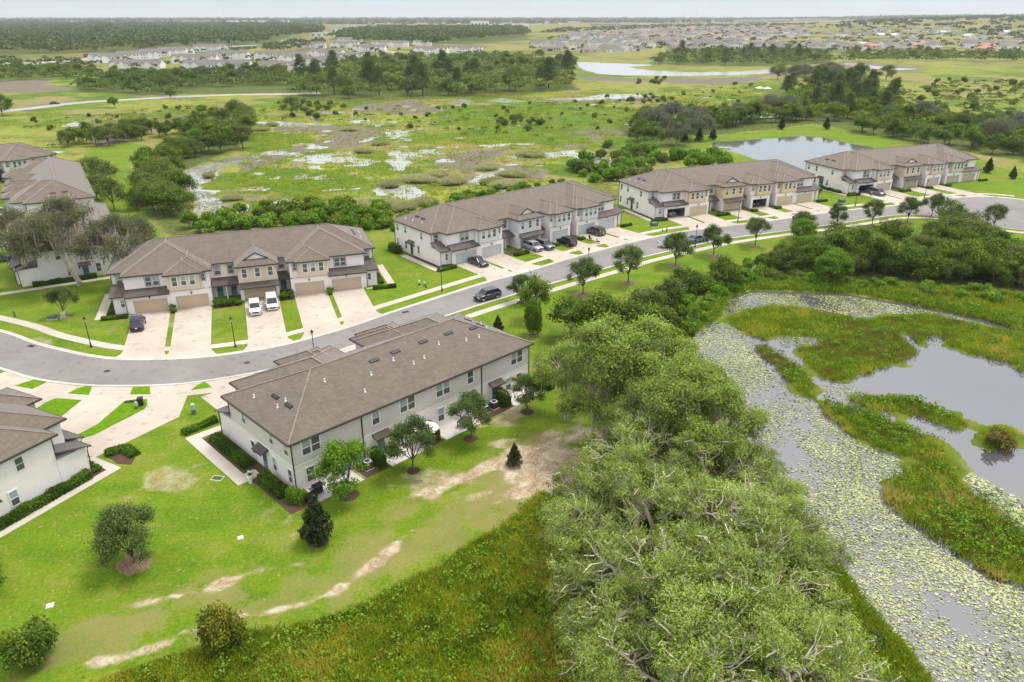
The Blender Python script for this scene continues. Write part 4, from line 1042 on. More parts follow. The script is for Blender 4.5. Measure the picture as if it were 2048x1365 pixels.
def make_bush(name, seed, H, R, n, lsize, lm, lobes=9, cone=False, stem=True, aspect=.6):
    """dense crown of leaf clumps on a short stem; cone: magnolia outline"""
    rg = np.random.default_rng(seed); C = []; T = []
    for i in range(lobes):
        if cone:
            z = (i+.5)/lobes; rr = R*(1-z**1.5)*.85+.1*R; az = i*2.4; c = np.array([math.cos(az)*rr*.45, math.sin(az)*rr*.45, H*(.12+.8*z)]); s = np.array([rr*.42, rr*.42, H*.085])
        else:
            az = i*2.399+rg.random(); z = rg.random(); rr = R*.62*math.sqrt(1-.7*z*z)*(.35+.65*rg.random()**.5)
            c = np.array([math.cos(az)*rr, math.sin(az)*rr, H*(.25+.5*z)]); s = np.array([R*.30,R*.30,H*.19])*(.75+.5*rg.random())
        m = int(n/lobes); q = unit(rg.normal(size=(m,3)))*(.55+.55*rg.random((m,1)))
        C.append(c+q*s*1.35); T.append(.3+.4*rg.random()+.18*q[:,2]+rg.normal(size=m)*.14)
    C = np.concatenate(C); T = np.concatenate(T); k = C[:,2] > .03*H; C = C[k]; T = T[k]
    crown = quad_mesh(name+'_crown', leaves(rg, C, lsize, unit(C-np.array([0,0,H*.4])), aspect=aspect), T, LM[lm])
    t = MB()
    t.tube([(0,0,-.2),(0,0,H*.35),(0.05*R,0,H*.7)],[.05*R+.03,.04*R+.02,.02*R+.01],5)
    for i in range(5):
        az = i*1.26; t.tube([(0,0,H*(.15+.06*i)),(math.cos(az)*R*.45,math.sin(az)*R*.45,H*(.35+.07*i))],[.03*R+.01,.012*R+.006],4,cap=False)
    return dict(name=name, trunk=t.mesh(name+'_trunk', BARK_D, True), crown=crown, extra=[], H=H, R=R)
def make_pine(name, seed, H, R, n, lsize, lm='pine'):
    rg = np.random.default_rng(seed); t = MB(); C = []; T = []
    t.tube([(0,0,-.3),(0,0,H*.5),(.02*H,0,H*.97)],[.022*H,.016*H,.004*H],6)
    k = 26
    for i in range(k):
        z = .38+.6*i/k; az = i*2.4+rg.random(); rr = R*(1.15-z)*(.8+.5*rg.random())*1.35
        e = np.array([math.cos(az)*rr, math.sin(az)*rr, H*(z+.05*rg.random())]); b = np.array([0,0,H*z])
        t.tube([b, (b+e)/2+np.array([0,0,-.02*H]), e],[.005*H,.004*H,.002*H],4,cap=False)
        for f in (.55,.85,1.05):
            m = n//k//3; c = b+(e-b)*f; s = R*.17
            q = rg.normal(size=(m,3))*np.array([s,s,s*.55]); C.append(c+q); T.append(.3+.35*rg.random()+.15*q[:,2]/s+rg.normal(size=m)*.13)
    C = np.concatenate(C); T = np.concatenate(T)
    return dict(name=name, trunk=t.mesh(name+'_trunk', BARK_D, True), crown=quad_mesh(name+'_crown', leaves(rg,C,lsize,aspect=.5),T,LM[lm]), extra=[], H=H, R=R)
def make_reed(name, seed, n, lm, H=2.0, R=1.0, w=.035):
    """a dome of long arching blades"""
    rg = np.random.default_rng(seed); az = rg.random(n)*6.283; r = R*.8*rg.random(n)**.6
    B = np.stack([np.cos(az)*r, np.sin(az)*r, 0*r],1); ln = H*(.55+.5*rg.random(n))*(1-.45*(r/R)**2)
    d = np.stack([np.cos(az)*.9*r/R+rg.normal(size=n)*.35, np.sin(az)*.9*r/R+rg.normal(size=n)*.35, np.ones(n)],1); d = unit(d)
    s = unit(np.cross(d, rg.normal(size=(n,3))))*w*(.6+.8*rg.random((n,1)))
    tip = B+d*ln[:,None]; tip[:,2] -= .1*ln
    co = np.stack([B-s, B+s, tip+s*.35, tip-s*.35],1)
    return quad_mesh(name, co, .25+.5*rg.random(n)+.1*rg.normal(size=n), LM[lm])

P_ = {}
P_['ropy'] = [make_tree('spreading_oak', 100+i, 9.5, 5.6, 3.0, 8, 6, 5, 98, .235, .33, 'ropy', BARK, r0=.50, twig=3.2, up=.12, flat=.95, lean=.12, twig_bark=BARK_W, aspect=.30) for i in range(3)]
P_['tall_ropy'] = [make_tree('tall_pale_oak', 120+i, 14, 5.2, 6.5, 8, 5, 6, 105, .25, .52, 'ropy', BARK, r0=.36, twig=2.2, up=.1, flat=.9, lean=.05, hang=160, twig_bark=BARK_W, trunks=1) for i in range(2)]
P_['oak'] = [make_tree('street_oak', 140+i, 6.2, 2.5, 1.5, 9, 4, 4, 84, .20, .33, 'oak', r0=.11, up=.05) for i in range(3)]
P_['bright'] = [make_tree('bright_maple', 150+i, 5.6, 2.4, 1.3, 8, 4, 4, 80, .24, .36, 'bright', r0=.09, up=-.05) for i in range(2)]
P_['moss'] = [make_tree('mossy_oak', 160+i, 15, 6.5, 6.0, 8, 5, 5, 80, .28, .62, 'moss', BARK, r0=.42, up=.02, lean=.1, hang=380) for i in range(2)]
P_['mid'] = [make_tree('tree', 170+i, 7.5, 3.4, 1.8, 7, 4, 4, 34, .42, .6, 'mid', r0=.16, up=-.08, twig=False) for i in range(3)]
P_['darkt'] = [make_tree('dark_tree', 180+i, 7.2, 3.4, 1.2, 8, 4, 4, 36, .42, .6, 'dark', r0=.16, up=-.2, twig=False) for i in range(3)]
P_['grey'] = [make_tree('grey_tree', 190, 9, 5, 2.2, 7, 5, 4, 38, .42, .75, 'grey', BARK, r0=.25, up=-.05, hang=500)]
P_['magnolia'] = [make_bush('magnolia', 200+i, 4.6, 1.75, 3400, .30, 'magnolia', 16, cone=True) for i in range(2)]
P_['pine'] = [make_pine('pine', 210+i, 13, 3.4, 2600, .55) for i in range(2)]
P_['bushb'] = [make_bush('bright_shrub', 220+i, 2.2, 1.6, 1900, .30, 'bright') for i in range(3)]
P_['bushd'] = [make_bush('dark_shrub', 230+i, 2.4, 1.6, 1900, .28, 'dark') for i in range(3)]
P_['bushm'] = [make_bush('shrub', 240+i, 2.2, 1.7, 1300, .34, 'mid') for i in range(2)]
P_['yellow'] = [make_bush('yellow_tipped_bush', 250, 3.9, 1.95, 6500, .20, 'yellow', 16)]
P_['roundd'] = [make_bush('round_dark_tree', 252, 4.2, 2.25, 6500, .22, 'dark', 16)]
P_['oakdense'] = [make_tree('lawn_oak', 254, 5.8, 2.5, .9, 10, 5, 4, 88, .18, .36, 'oak', r0=.10, up=-.1)]
P_['red'] = [make_bush('reddish_water_bush', 256, 2.0, 2.0, 1700, .26, 'red')]
P_['cypress'] = [make_bush('narrow_cypress', 258, 4.5, .55, 1400, .2, 'dark', 12, cone=True)]
P_['hedge'] = [make_bush('low_shrub', 260+i, .9, .62, 500, .15, 'hedge', 7) for i in range(2)]
REED = [make_reed('reeds', 270+i, 3200, 'reed') for i in range(2)]
NICE = {'ropy':'spreading_oak','tall_ropy':'tall_pale_oak','oak':'street_oak','bright':'maple_tree','moss':'mossy_oak','mid':'broadleaf_tree','darkt':'evergreen_tree','grey':'grey_tree','magnolia':'magnolia_tree','pine':'pine_tree','bushb':'leafy_bush','bushd':'evergreen_shrub','bushm':'shrub','yellow':'flowering_bush','roundd':'round_tree','oakdense':'lawn_oak','red':'water_bush','cypress':'cypress_tree','hedge':'low_shrub'}
def plant(kind, x, y, s=1.0, label=None, group=None, z=0.0, sz=None, cat=None, v=None, name=None):
    p = P_[kind][random.randrange(len(P_[kind])) if v is None else v % len(P_[kind])]
    shrub = 'shrub' in NICE[kind] or 'bush' in NICE[kind]
    r = empty(name or NICE[kind], (x, y, z), random.random()*6.283, label, cat or ('shrub' if shrub else 'tree'), group)
    r.scale = (s, s, s if sz is None else sz)
    inst('trunk', p['trunk'], r); inst('crown', p['crown'], r)
    for n_, me in p['extra']:
        e = inst(n_, me, r)
        if n_ == 'hanging_moss': e['kind'] = 'stuff'
    return r
def plant_px(kind, px, H=None, **k):
    """px: photo pixel of the foot of the plant"""
    g = G(px[0], px[1]); p = P_[kind][0]
    return plant(kind, g.x, g.y, s=k.pop('s', None) or (H/p['H'] if H else 1), **k)
def plant_crown(kind, px, R, zc=.6, **k):
    """px: photo pixel of the middle of the crown"""
    p = P_[kind][0]; s = R/p['R']; g = G(px[0], px[1], p['H']*s*zc)
    return plant(kind, g.x, g.y, s=s, **k)
def in_poly(poly, n, mind, seed, weight_near=True, tries=40):
    """random spots inside a ground polygon, at least mind apart"""
    rg = np.random.default_rng(seed); P = np.array(poly); lo = P.min(0); hi = P.max(0); out = []
    grid = {}
    for _ in range(n*tries):
        if len(out) >= n: break
        q = lo+(hi-lo)*rg.random(2)
        if weight_near and rg.random() > (lo[1]/q[1])**1.0: continue
        c = (int(q[0]//mind), int(q[1]//mind))
        if any((o[0]-q[0])**2+(o[1]-q[1])**2 < mind*mind for dx in (-1,0,1) for dy in (-1,0,1) for o in grid.get((c[0]+dx,c[1]+dy),())): continue
        ins = False
        for i in range(len(P)):
            a=P[i];b=P[(i+1)%len(P)]
            if (a[1]>q[1])!=(b[1]>q[1]) and q[0] < (q[1]-a[1])/(b[1]-a[1])*(b[0]-a[0])+a[0]: ins = not ins
        if ins: out.append(q); grid.setdefault(c,[]).append(q)
    return out
def belt(poly_px, n, mind, kinds, smin, smax, label, group, seed, z=0):
    """kinds: [(kind, share, wording)]; wording, size and place in the belt keep the labels apart"""
    rg = random.Random(seed); Q = in_poly(GP(poly_px), n, mind, seed)
    U = np.array([q[0]/q[1] for q in Q]); D = np.array([q[1] for q in Q])
    u1, u2 = np.quantile(U, [.33,.67]); d1, d2 = np.quantile(D, [.33,.67])
    for q, u, d in zip(Q, U, D):
        k, w = rg.choices([(a, c) for a, b, c in kinds], [b for a, b, c in kinds])[0]
        s = rg.uniform(smin, smax); t = (s-smin)/(smax-smin)
        big = 'small' if t < .33 else 'middling' if t < .67 else 'large'
        place = ('left' if u < u1 else 'right' if u > u2 else 'middle')+' '+('front' if d < d1 else 'back' if d > d2 else 'centre')
        plant(k, q[0], q[1], s=s, label=f'{big} {w} {label}, {place}', group=group+', '+w.split()[0], z=z)
# ------------------------------------------------------------------ planting
# big pale oaks along the lily pond
RO = [((1280,925),5.4,'high crown of the pale oak clump, beside the sandy patch'),((1195,985),4.4,'pale oak leaning over the lower edge of the sandy patch'),((1390,955),5.4,'pale oak between the sandy patch and the lily channel'),((1462,938),4.0,'small pale oak overhanging the lily channel at its bend'),
 ((1175,1085),4.6,'pale oak over the right end of the rough meadow'),((1290,1060),5.8,'broad pale oak with forked trunk showing through its crown'),((1415,1065),5.8,'broad pale oak in the middle of the oak clump'),((1510,1035),4.6,'pale oak reaching out over the lily channel'),
 ((1340,1185),5.8,'pale oak with bare twigs all over its crown'),((1480,1165),5.8,'pale oak with a thick twisted trunk'),((1545,1125),4.7,'pale oak above the bright shrubs on the pond bank'),((1250,1205),4.4,'pale oak whose twigs hang over the rough meadow'),
 ((1555,1250),5.2,'pale oak with long drooping white twigs'),((1460,1300),5.8,'pale oak with bent grey limbs near the lower edge'),((1325,1310),5.2,'pale oak over the brown leaf litter'),((1600,1335),5.0,'pale oak nearest the lower right of the clump'),((1245,1345),4.4,'pale oak at the lower left of the clump'),((1560,1410),5.8,'pale oak cut by the lower edge of the photo'),((1400,1430),5.8,'pale oak trunk base below the photo edge')]
for i, (c, R, lb) in enumerate(RO): plant_crown('ropy', c, R, .62, label=lb, group='pale oaks beside the lily pond', v=i)
TR = [((1135,745),3.6,'slim pale oak nearest the back of the grey townhouse row'),((1215,735),5.2,'tallest pale oak with hanging moss and several trunks'),((1300,735),5.0,'tall pale oak in front of the dark shrubs'),((1375,800),4.4,'tall pale oak at the top of the lily channel'),((1425,855),4.4,'tall pale oak leaning to the lily channel'),((1330,845),4.4,'tall pale oak behind the high crown of the clump'),((1190,800),3.4,'slim pale oak with bare trunks above the sand')]
for i, (c, R, lb) in enumerate(TR): plant_crown('tall_ropy', c, R, .66, label=lb, group='tall pale oaks beside the sandy patch', v=i)
# street oaks along the far pavement
M_RING = []
def mulch_ring(x, y, r, m='mulch', label=None, group='mulch rings', seed=0):
    rg = random.Random(seed); n = 18; mb = MB()
    rr = [r*(.85+.3*rg.random()) for _ in range(n)]
    vs = [(rr[i]*math.cos(6.283*i/n), rr[i]*math.sin(6.283*i/n), .015) for i in range(n)]+[(.55*rr[i]*math.cos(6.283*i/n), .55*rr[i]*math.sin(6.283*i/n), .09+.05*rg.random()) for i in range(n)]+[(0,0,.13)]
    fs = [(i,(i+1)%n,n+(i+1)%n,n+i) for i in range(n)]+[(n+i,n+(i+1)%n,2*n) for i in range(n)]
    o = mb.add(vs, fs).build('mulch_ring', M[m], None, (x,y,0), True); tag(o, label, 'mulch', group)
SO = [((1165,590),6.3,'street oak nearest the dark car on the road, lamp post behind it'),((1256,566),6.4,'street oak second along the pavement, before the pickup'),((1350,534),6.3,'street oak in front of the white and blue pickup'),((1427,512),5.8,'street oak to the right of the parked blue-grey car'),((1510,493),5.7,'street oak on the verge before the cream yellow row'),((1603,476),5.4,'street oak in front of the black car on the road'),((1673,456),5.0,'street oak just past the black car, thicket in front'),((1743,452),5.6,'street oak below the grey minivan, beside the wooden bench'),((1814,446),5.6,'street oak on the verge where the turning circle begins'),((1862,434),5.2,'street oak on the inside of the turning circle'),((1985,460),5.4,'street oak alone at the bottom of the turning circle')]
for i, (p, H, lb) in enumerate(SO):
    o = plant_px('oak', p, H, label=lb, group='young street oaks along the pavement', v=i)
    mulch_ring(o.location.x, o.location.y, 1.45, 'mulch_red', 'brown mulch around the '+lb.split(',')[0], seed=i)
def ringed(kind, p, H, lb, ring=1.0, m='mulch', **k):
    o = plant_px(kind, p, H, label=lb, **k)
    if ring: mulch_ring(o.location.x, o.location.y, ring, m, 'mulch bed under the '+lb.split(',')[0], seed=int(p[0]))
    return o
ringed('oakdense', (268,1128), 5.4, 'grey-green oak alone on the open lawn, left of the near row', 1.45, 'mulch_red')
ringed('magnolia', (637,1083), 4.9, 'dark magnolia at the left rear corner of the grey row', .9, v=0)
ringed('bright', (698,992), 5.4, 'bright green tree behind the left end of the grey row', .95, v=0)
ringed('oak', (826,942), 5.6, 'oak in front of the white patio umbrella', .75, v=0)
ringed('oak', (942,878), 5.3, 'oak before the patio table of the grey row', .8, v=1)
ringed('oak', (1053,824), 4.6, 'oak at the right end of the grey row', .85, v=2)
ringed('magnolia', (1029,931), 2.7, 'small young magnolia beside the sandy patch', .0, v=1)
ringed('yellow', (447,1300), 3.9, 'round bush with yellow tips at the lower lawn edge', 0)
ringed('roundd', (67,1325), 4.1, 'round dark green tree in the lower left corner', 0)
ringed('oakdense', (-45,1200), 4.0, 'oak just cut by the left edge of the lawn', 1.3, 'mulch_red')
ringed('oak', (129,634), 4.6, 'oak on the lawn before the mossy oaks, green boxes beside it', .9, 'mulch_red', v=1)
ringed('oak', (1043,606), 4.6, 'oak by the pavement behind the ridge of the grey row', .9, v=2)
plant_px('roundd', (1066,671), 6.6, sz=1.55, label='two-tiered dark tree right of the grey row', s=.72); mulch_ring(*G(1066,671)[:2], 1.0, 'mulch_red', 'mulch under the two-tiered dark tree')
plant_px('darkt', (1072,640), 6.8, s=.62, sz=.95, label='narrow bright tree behind the two-tiered dark tree')
ringed('magnolia', (996,668), 3.0, 'small brownish magnolia behind the right roof corner of the grey row', 0, v=0)
plant_px('bright', (1603,492), 5.5, label='bright young tree in front of the sixth street oak', v=1)
ringed('magnolia', (1975,346), 4.6, 'dark magnolia beside the farthest row, nearer of two', .8, v=0)
ringed('magnolia', (2024,358), 3.6, 'smaller dark magnolia at the right edge, lawn behind it', .7, v=1)
plant_px('cypress', (1640,388), 4.6, label='narrow cypress at the corner of the cream yellow row')
# mossy oaks left
for i, (c, R, lb) in enumerate([((45,478),5.7,'mossy oak cut by the left edge'),((135,470),6.4,'tallest mossy oak with forked trunk'),((222,492),5.4,'mossy oak nearest the tan-bayed row')]):
    plant_crown('moss', c, R, .62, label=lb, group='mossy oaks', v=i)
for i, (c, R) in enumerate([((205,345),3.2),((190,375),3.0),((222,390),3.3),((262,470),3.4),((178,335),2.6)]):
    plant_crown('mid', c, R, .5, label='green trees lining the back of the end-on townhouse row', group='trees behind the end-on row', v=i)
# dark tree group and shrubs between road lawn and the lily pond
for i, (c, R, k, lb) in enumerate([((1150,640),3.2,'darkt','dark viny tree at the left end of the bank thicket'),((1205,650),3.8,'darkt','dark viny tree with bright creeper on top'),((1265,660),3.6,'darkt','dark tree behind the tall pale oaks'),((1180,690),3.2,'darkt','low dark tree touching the pale oak crowns'),((1290,610),2.6,'mid','olive tree on the bank below the street oaks'),((1340,590),2.4,'mid','olive tree on the bank below the pickup'),((1372,560),2.2,'darkt','round dark bush on the bank under the street oaks'),((1450,548),2.4,'darkt','round dark bush at the start of the pond bend')]):
    plant_crown(k, c, R, .55, label=lb, v=i)
belt([(1290,700),(1240,640),(1300,600),(1400,560),(1450,545),(1490,560),(1430,615),(1375,680),(1350,740),(1320,730)], 62, 1.5, [('bushb',5,'bright'),('bushm',2,'olive'),('bushd',1,'dark')], .55, 1.15, 'shrub on the bank between the lawn and the lily pond', 'bank shrubs', 31)
belt([(1420,545),(1530,520),(1600,552),(1800,575),(2048,590),(2250,640),(2250,690),(2048,615),(1900,600),(1700,575),(1540,565),(1440,580)], 115, 1.3, [('bushb',7,'bright'),('bushm',2,'olive')], .45, .95, 'shrub along the far shore of the lily pond', 'far shore shrubs', 32)
belt([(1540,540),(1575,512),(1650,498),(1720,488),(1790,500),(1830,515),(1870,490),(1940,492),(1980,515),(2048,530),(2250,590),(2250,620),(2048,582),(1850,565),(1640,555)], 95, 2.1, [('darkt',5,'dark'),('mid',3,'olive'),('bright',1,'fresh')], .48, .88, 'tree in the thicket between the road and the lily pond', 'thicket trees', 33)
for c, R, k, lb in [((1668,535),2.6,'bright','bright leafy tree standing out of the thicket front'),((1905,425),2.7,'mid','tree rising above the thicket in front of the turning circle'),((1940,448),2.4,'mid','drooping olive tree beside the turning circle'),((1975,510),2.6,'darkt','slim dark tree at the right of the thicket')]:
    plant_crown(k, c, R, .55, label=lb)
belt([(1610,1090),(1650,1150),(1740,1270),(1800,1365),(1900,1480),(1800,1480),(1690,1300),(1620,1180)], 40, 1.4, [('bushb',5,'bright'),('bushm',2,'olive')], .4, .75, 'shrub on the near bank under the pale oaks', 'near bank shrubs', 34)
belt([(1150,1000),(1110,1080),(1200,1300),(1260,1365),(1700,1365),(1600,1200),(1500,1000),(1400,880),(1250,900)], 45, 2.2, [('bushd',3,'dark'),('bushm',1,'olive')], .5, .9, 'shrub in the shade beneath the pale oaks', 'shade shrubs', 35)
# behind the rows
belt([(385,470),(400,440),(470,425),(620,418),(760,420),(790,440),(770,462),(620,455),(500,462)], 62, 1.7, [('bushb',4,'bright'),('bushd',3,'dark')], .8, 1.8, 'bush in the row behind the tan-bayed townhouses', 'bushes behind the tan-bayed row', 36)
belt([(272,425),(275,375),(300,320),(345,300),(400,285),(425,300),(350,345),(345,370),(385,440),(420,455),(380,462),(320,450)], 42, 2.8, [('mid',3,'olive'),('darkt',3,'dark'),('bright',2,'bright')], .65, 1.05, 'tree on the left bank of the marsh inlet', 'trees left of the marsh inlet', 37)
belt([(395,300),(395,265),(420,245),(490,240),(505,270),(495,295),(440,315)], 16, 3.6, [('darkt',3,'dark'),('mid',2,'olive')], .9, 1.3, 'tree in the tall clump at the head of the marsh inlet', 'tall clump trees', 38)
belt([(125,298),(135,282),(220,272),(310,268),(400,262),(400,275),(310,278),(200,296)], 26, 3.4, [('darkt',3,'dark'),('mid',2,'olive')], .6, .95, 'tree in the hedgerow beyond the dry grass', 'hedgerow trees', 39)
belt([(1130,330),(1210,290),(1290,300),(1370,310),(1420,330),(1350,350),(1240,375),(1180,365)], 48, 2.4, [('bushb',5,'bright'),('bushm',2,'olive')], 1.0, 2.1, 'bush on the marsh edge behind the cream yellow row', 'marsh edge bushes', 40)
belt([(760,445),(790,440),(900,400),(1010,375),(1100,365),(1130,370),(1000,395),(880,425),(790,465)], 34, 2.2, [('bushb',5,'bright'),('bushd',1,'dark')], .7, 1.2, 'bush behind the pale blue townhouse row', 'bushes behind the pale blue row', 41)
belt([(1365,330),(1420,312),(1460,318),(1450,335),(1390,345)], 9, 3.0, [('bushb',4,'bright')], 1.5, 2.1, 'big bush on the corner of the retention pond', 'pond corner bushes', 42)
# woods beyond the retention pond
belt([(1240,298),(1240,262),(1290,240),(1370,240),(1400,250),(1400,285),(1340,300)], 16, 4.5, [('grey',2,'grey'),('darkt',3,'dark')], .85, 1.15, 'tree in the round wood left of the retention pond', 'round wood trees', 43)
belt([(1395,262),(1400,240),(1500,235),(1580,225),(1700,245),(1820,262),(1960,285),(2048,305),(2250,340),(2250,300),(2048,270),(1850,245),(1800,235),(1700,232),(1740,250),(1640,240),(1480,255)], 80, 4.6, [('darkt',5,'dark'),('mid',3,'olive'),('grey',1,'grey')], .8, 1.15, 'tree in the wood behind the retention pond lawn', 'wood behind the retention pond', 44)
belt([(1560,232),(1570,190),(1640,165),(1720,165),(1760,190),(1820,235),(1700,240)], 48, 6.0, [('pine',4,'pine'),('mid',2,'olive')], .8, 1.1, 'tree in the tall wood running back into the marsh', 'tall wood in the marsh', 45)
belt([(1650,256),(1760,274),(1880,297),(2048,322),(2250,352),(2250,338),(2048,308),(1880,283),(1760,260)], 26, 4.0, [('darkt',5,'dark'),('mid',3,'olive')], .7, 1.0, 'tree at the front of the wood behind the farthest row', 'front of the wood behind the farthest row', 59)
for i, p in enumerate([(1368,284),(1398,283),(1425,280),(1562,259),(1652,259)]): plant_px('magnolia', p, 5.0, label='small dark cone-shaped tree on the lawn rim of the retention pond', group='cone trees round the retention pond', v=i)
belt([(1565,160),(1575,150),(1700,146),(1712,156),(1690,160),(1600,163)], 14, 6, [('grey',4,'grey')], .8, 1.0, 'tree in the thin grove beyond the marsh', 'thin grey grove', 46)
for p, lb in [((1555,160),'lone wind-bent tree left of the grey grove'),((1718,156),'dark upright tree at the right of the grey grove'),((1772,162),'lone flat-topped tree right of the grey grove')]: plant_px('mid', p, 11, label=lb)
# marsh: shrubs and reed mounds
belt([(20,245),(300,215),(560,205),(900,215),(1180,200),(1500,165),(1560,200),(1400,225),(1230,250),(1100,285),(700,245),(520,240),(300,245),(100,290)], 70, 7, [('bushm',5,'olive'),('bushd',2,'dark')], .5, 1.1, 'shrub dotted over the open marsh', 'marsh shrubs', 47)
belt([(1740,200),(1900,160),(2048,160),(2200,180),(2200,260),(2048,240),(1850,225)], 48, 8, [('bushm',4,'olive'),('bushd',1,'dark')], .9, 2.0, 'shrub on the marsh at the far right', 'right marsh shrubs', 48)
belt([(575,235),(590,205),(640,200),(690,225),(640,240)], 16, 3.5, [('bushm',4,'olive'),('mid',1,'tall')], .8, 1.5, 'bush in the clump below the middle wood', 'clump below the middle wood', 49)
belt([(990,250),(1010,235),(1080,240),(1100,255),(1060,265)], 14, 3.0, [('bushm',3,'olive')], .8, 1.3, 'bush in the marsh clump right of the white puddles', 'marsh clump bushes', 50)
belt([(1250,205),(1270,196),(1340,196),(1350,203),(1290,208)], 10, 4.0, [('bushm',3,'olive')], .8, 1.3, 'bush on the green spit beside the far puddle', 'spit bushes', 51)
belt([(1265,168),(1280,160),(1330,158),(1335,168),(1300,172)], 10, 5.0, [('bushm',3,'olive')], 1.0, 1.8, 'bush on the near shore of the lake', 'lake shore bushes', 52)
RD = [((835,362),6.5,'wide pale reed mound left of the pale blue row'),((875,352),5.0,'pale reed mound above the bright puddle'),((905,366),5.5,'brown-green reed mound next to the narrow channel'),((1062,312),6.5,'long reed mound between mudflat and bright water'),((975,338),5.0,'reed mound by the mudflat'),((1025,352),5.0,'reed mound right of the narrow channel'),((1015,372),6.0,'low brown reed mound behind the pale blue roof'),((985,366),4.0,'reed mound on the far bank of the narrow channel'),((780,372),4.2,'round reed mound above the left puddle'),((735,412),7.0,'big rounded reed mound behind the tan-bayed row'),((805,418),5.0,'reed mound near the left end of the pale blue row'),((852,408),4.5,'reed mound beside the puddle behind the pale blue row'),((760,290),4.0,'reed mound in the marsh beside the brown mudflat'),((725,305),4.2,'round reed mound beside the three puddles'),((700,262),3.5,'small reed mound beyond the brown mudflat'),((525,262),3.5,'reed mound beside the tall clump'),((545,252),3.5,'pale reed mound beside the thin white puddle'),((770,410),4.0,'reed mound between two puddles'),((465,400),3.2,'reed mound on the small green islet'),((418,355),2.4,'reed tuft in the marsh inlet')]
for i, (p, r, lb) in enumerate(RD):
    g = G(p[0], p[1]); o = inst('reed_mound', REED[i%2], None, (g.x,g.y,-.1), random.random()*6, (r*.6,r*.45,1.0)); tag(o, lb, 'reeds', 'reed mounds in the marsh')
plant_px('red', (1995,893), 2.0, label='reddish bush standing in the open water')
# distant belts seen as single trees
belt([(585,192),(590,165),(700,150),(900,150),(1050,160),(1135,150),(1140,180),(1000,190),(860,193),(700,198)], 80, 7.5, [('pine',3,'pine'),('mid',4,'olive'),('darkt',3,'dark')], .95, 1.55, 'tree in the broad wood in the middle distance', 'broad middle wood', 53)
belt([(640,145),(700,125),(830,118),(1050,115),(1150,125),(1140,145),(900,148)], 48, 11, [('mid',4,'olive'),('darkt',3,'dark')], .95, 1.45, 'tree in front of the far townhouse rows', 'trees before the far rows', 54)
belt([(155,182),(180,158),(330,150),(560,150),(575,170),(400,172),(330,188)], 45, 7, [('mid',4,'olive'),('darkt',3,'dark'),('grey',1,'grey')], .8, 1.3, 'tree in the belt beyond the causeway', 'belt beyond the causeway', 55)
belt([(-20,165),(0,140),(110,138),(200,150),(140,160),(60,158)], 22, 8, [('darkt',3,'dark'),('mid',2,'olive')], .8, 1.2, 'tree on the far left beside the muddy flat', 'far left trees', 56)
belt([(1300,131),(1340,108),(1440,105),(1560,104),(1660,112),(1650,127),(1500,133)], 45, 11, [('mid',4,'olive'),('darkt',3,'dark'),('pine',1,'pine')], .9, 1.4, 'tree in the wood in front of the suburb', 'wood before the suburb', 57)
belt([(1660,125),(1700,108),(1850,105),(2048,108),(2150,112),(2150,125),(1900,122)], 40, 12, [('mid',4,'olive'),('darkt',3,'dark')], .7, 1.3, 'tree between the marsh and the right-hand suburb', 'trees before the right-hand suburb', 58)
plant_px('darkt', (5,232), 9, label='dark tree cut by the left edge at the end of the causeway')
for p, lb in [((342,196),'tree standing alone beside the causeway'),((405,232),'low dark tree alone in the marsh'),((230,216),'small dark bush below the causeway')]: plant_px('darkt', p, 5, label=lb)

# ------------------------------------------------------------------ hedges and planting beds round the houses
def hedge(name, pts, w, h, label, lm='hedge', seed=0, lsz=.17, den=420):
    """clipped hedge: leaf shell round a soft box swept along pts"""
    rg = np.random.default_rng(seed); P = np.array([tuple(p)[:2] for p in pts], float); C = []; T = []
    core = MB()
    for i in range(len(P)-1):
        d = P[i+1]-P[i]; L = np.linalg.norm(d); d = d/L; nn = np.array([-d[1],d[0]])
        n = int(L*den); s = rg.random(n)*L; a = rg.random(n)*math.pi*1.0
        r = .88+.2*rg.random(n); bump = 1+.12*np.sin(s*2.1+i)+.06*np.sin(s*5)
        u = np.cos(a); v = np.sin(a); k = np.maximum(np.abs(u), np.abs(v))**.6
        C.append(np.stack([P[i][0]+d[0]*s+nn[0]*u/k*w/2*r, P[i][1]+d[1]*s+nn[1]*u/k*w/2*r, v/k*h*r*bump],1)); T.append(.35+.25*np.sin(s*1.3)+rg.normal(size=n)*.18)
        q = [P[i]+nn*w*.36, P[i]-nn*w*.36, P[i+1]-nn*w*.36, P[i+1]+nn*w*.36]
        core.prism([tuple(x) for x in q], -.05, h*.75)
    C = np.concatenate(C); T = np.concatenate(T)
    r = empty(name, (0,0,0), 0, label, 'hedge', 'hedges round the townhouses')
    inst('foliage', quad_mesh('hedge_leaves', leaves(rg, C, lsz, aspect=.7), T, LM[lm]), r)
    core.build('stems', LM[lm], r); return r
def bed(pts, label, m='mulch'):
    o = MB().prism([tuple(p)[:2] for p in pts], -.1, .03).build('planting_bed', M[m]); tag(o, label, 'planting bed', 'planting beds')
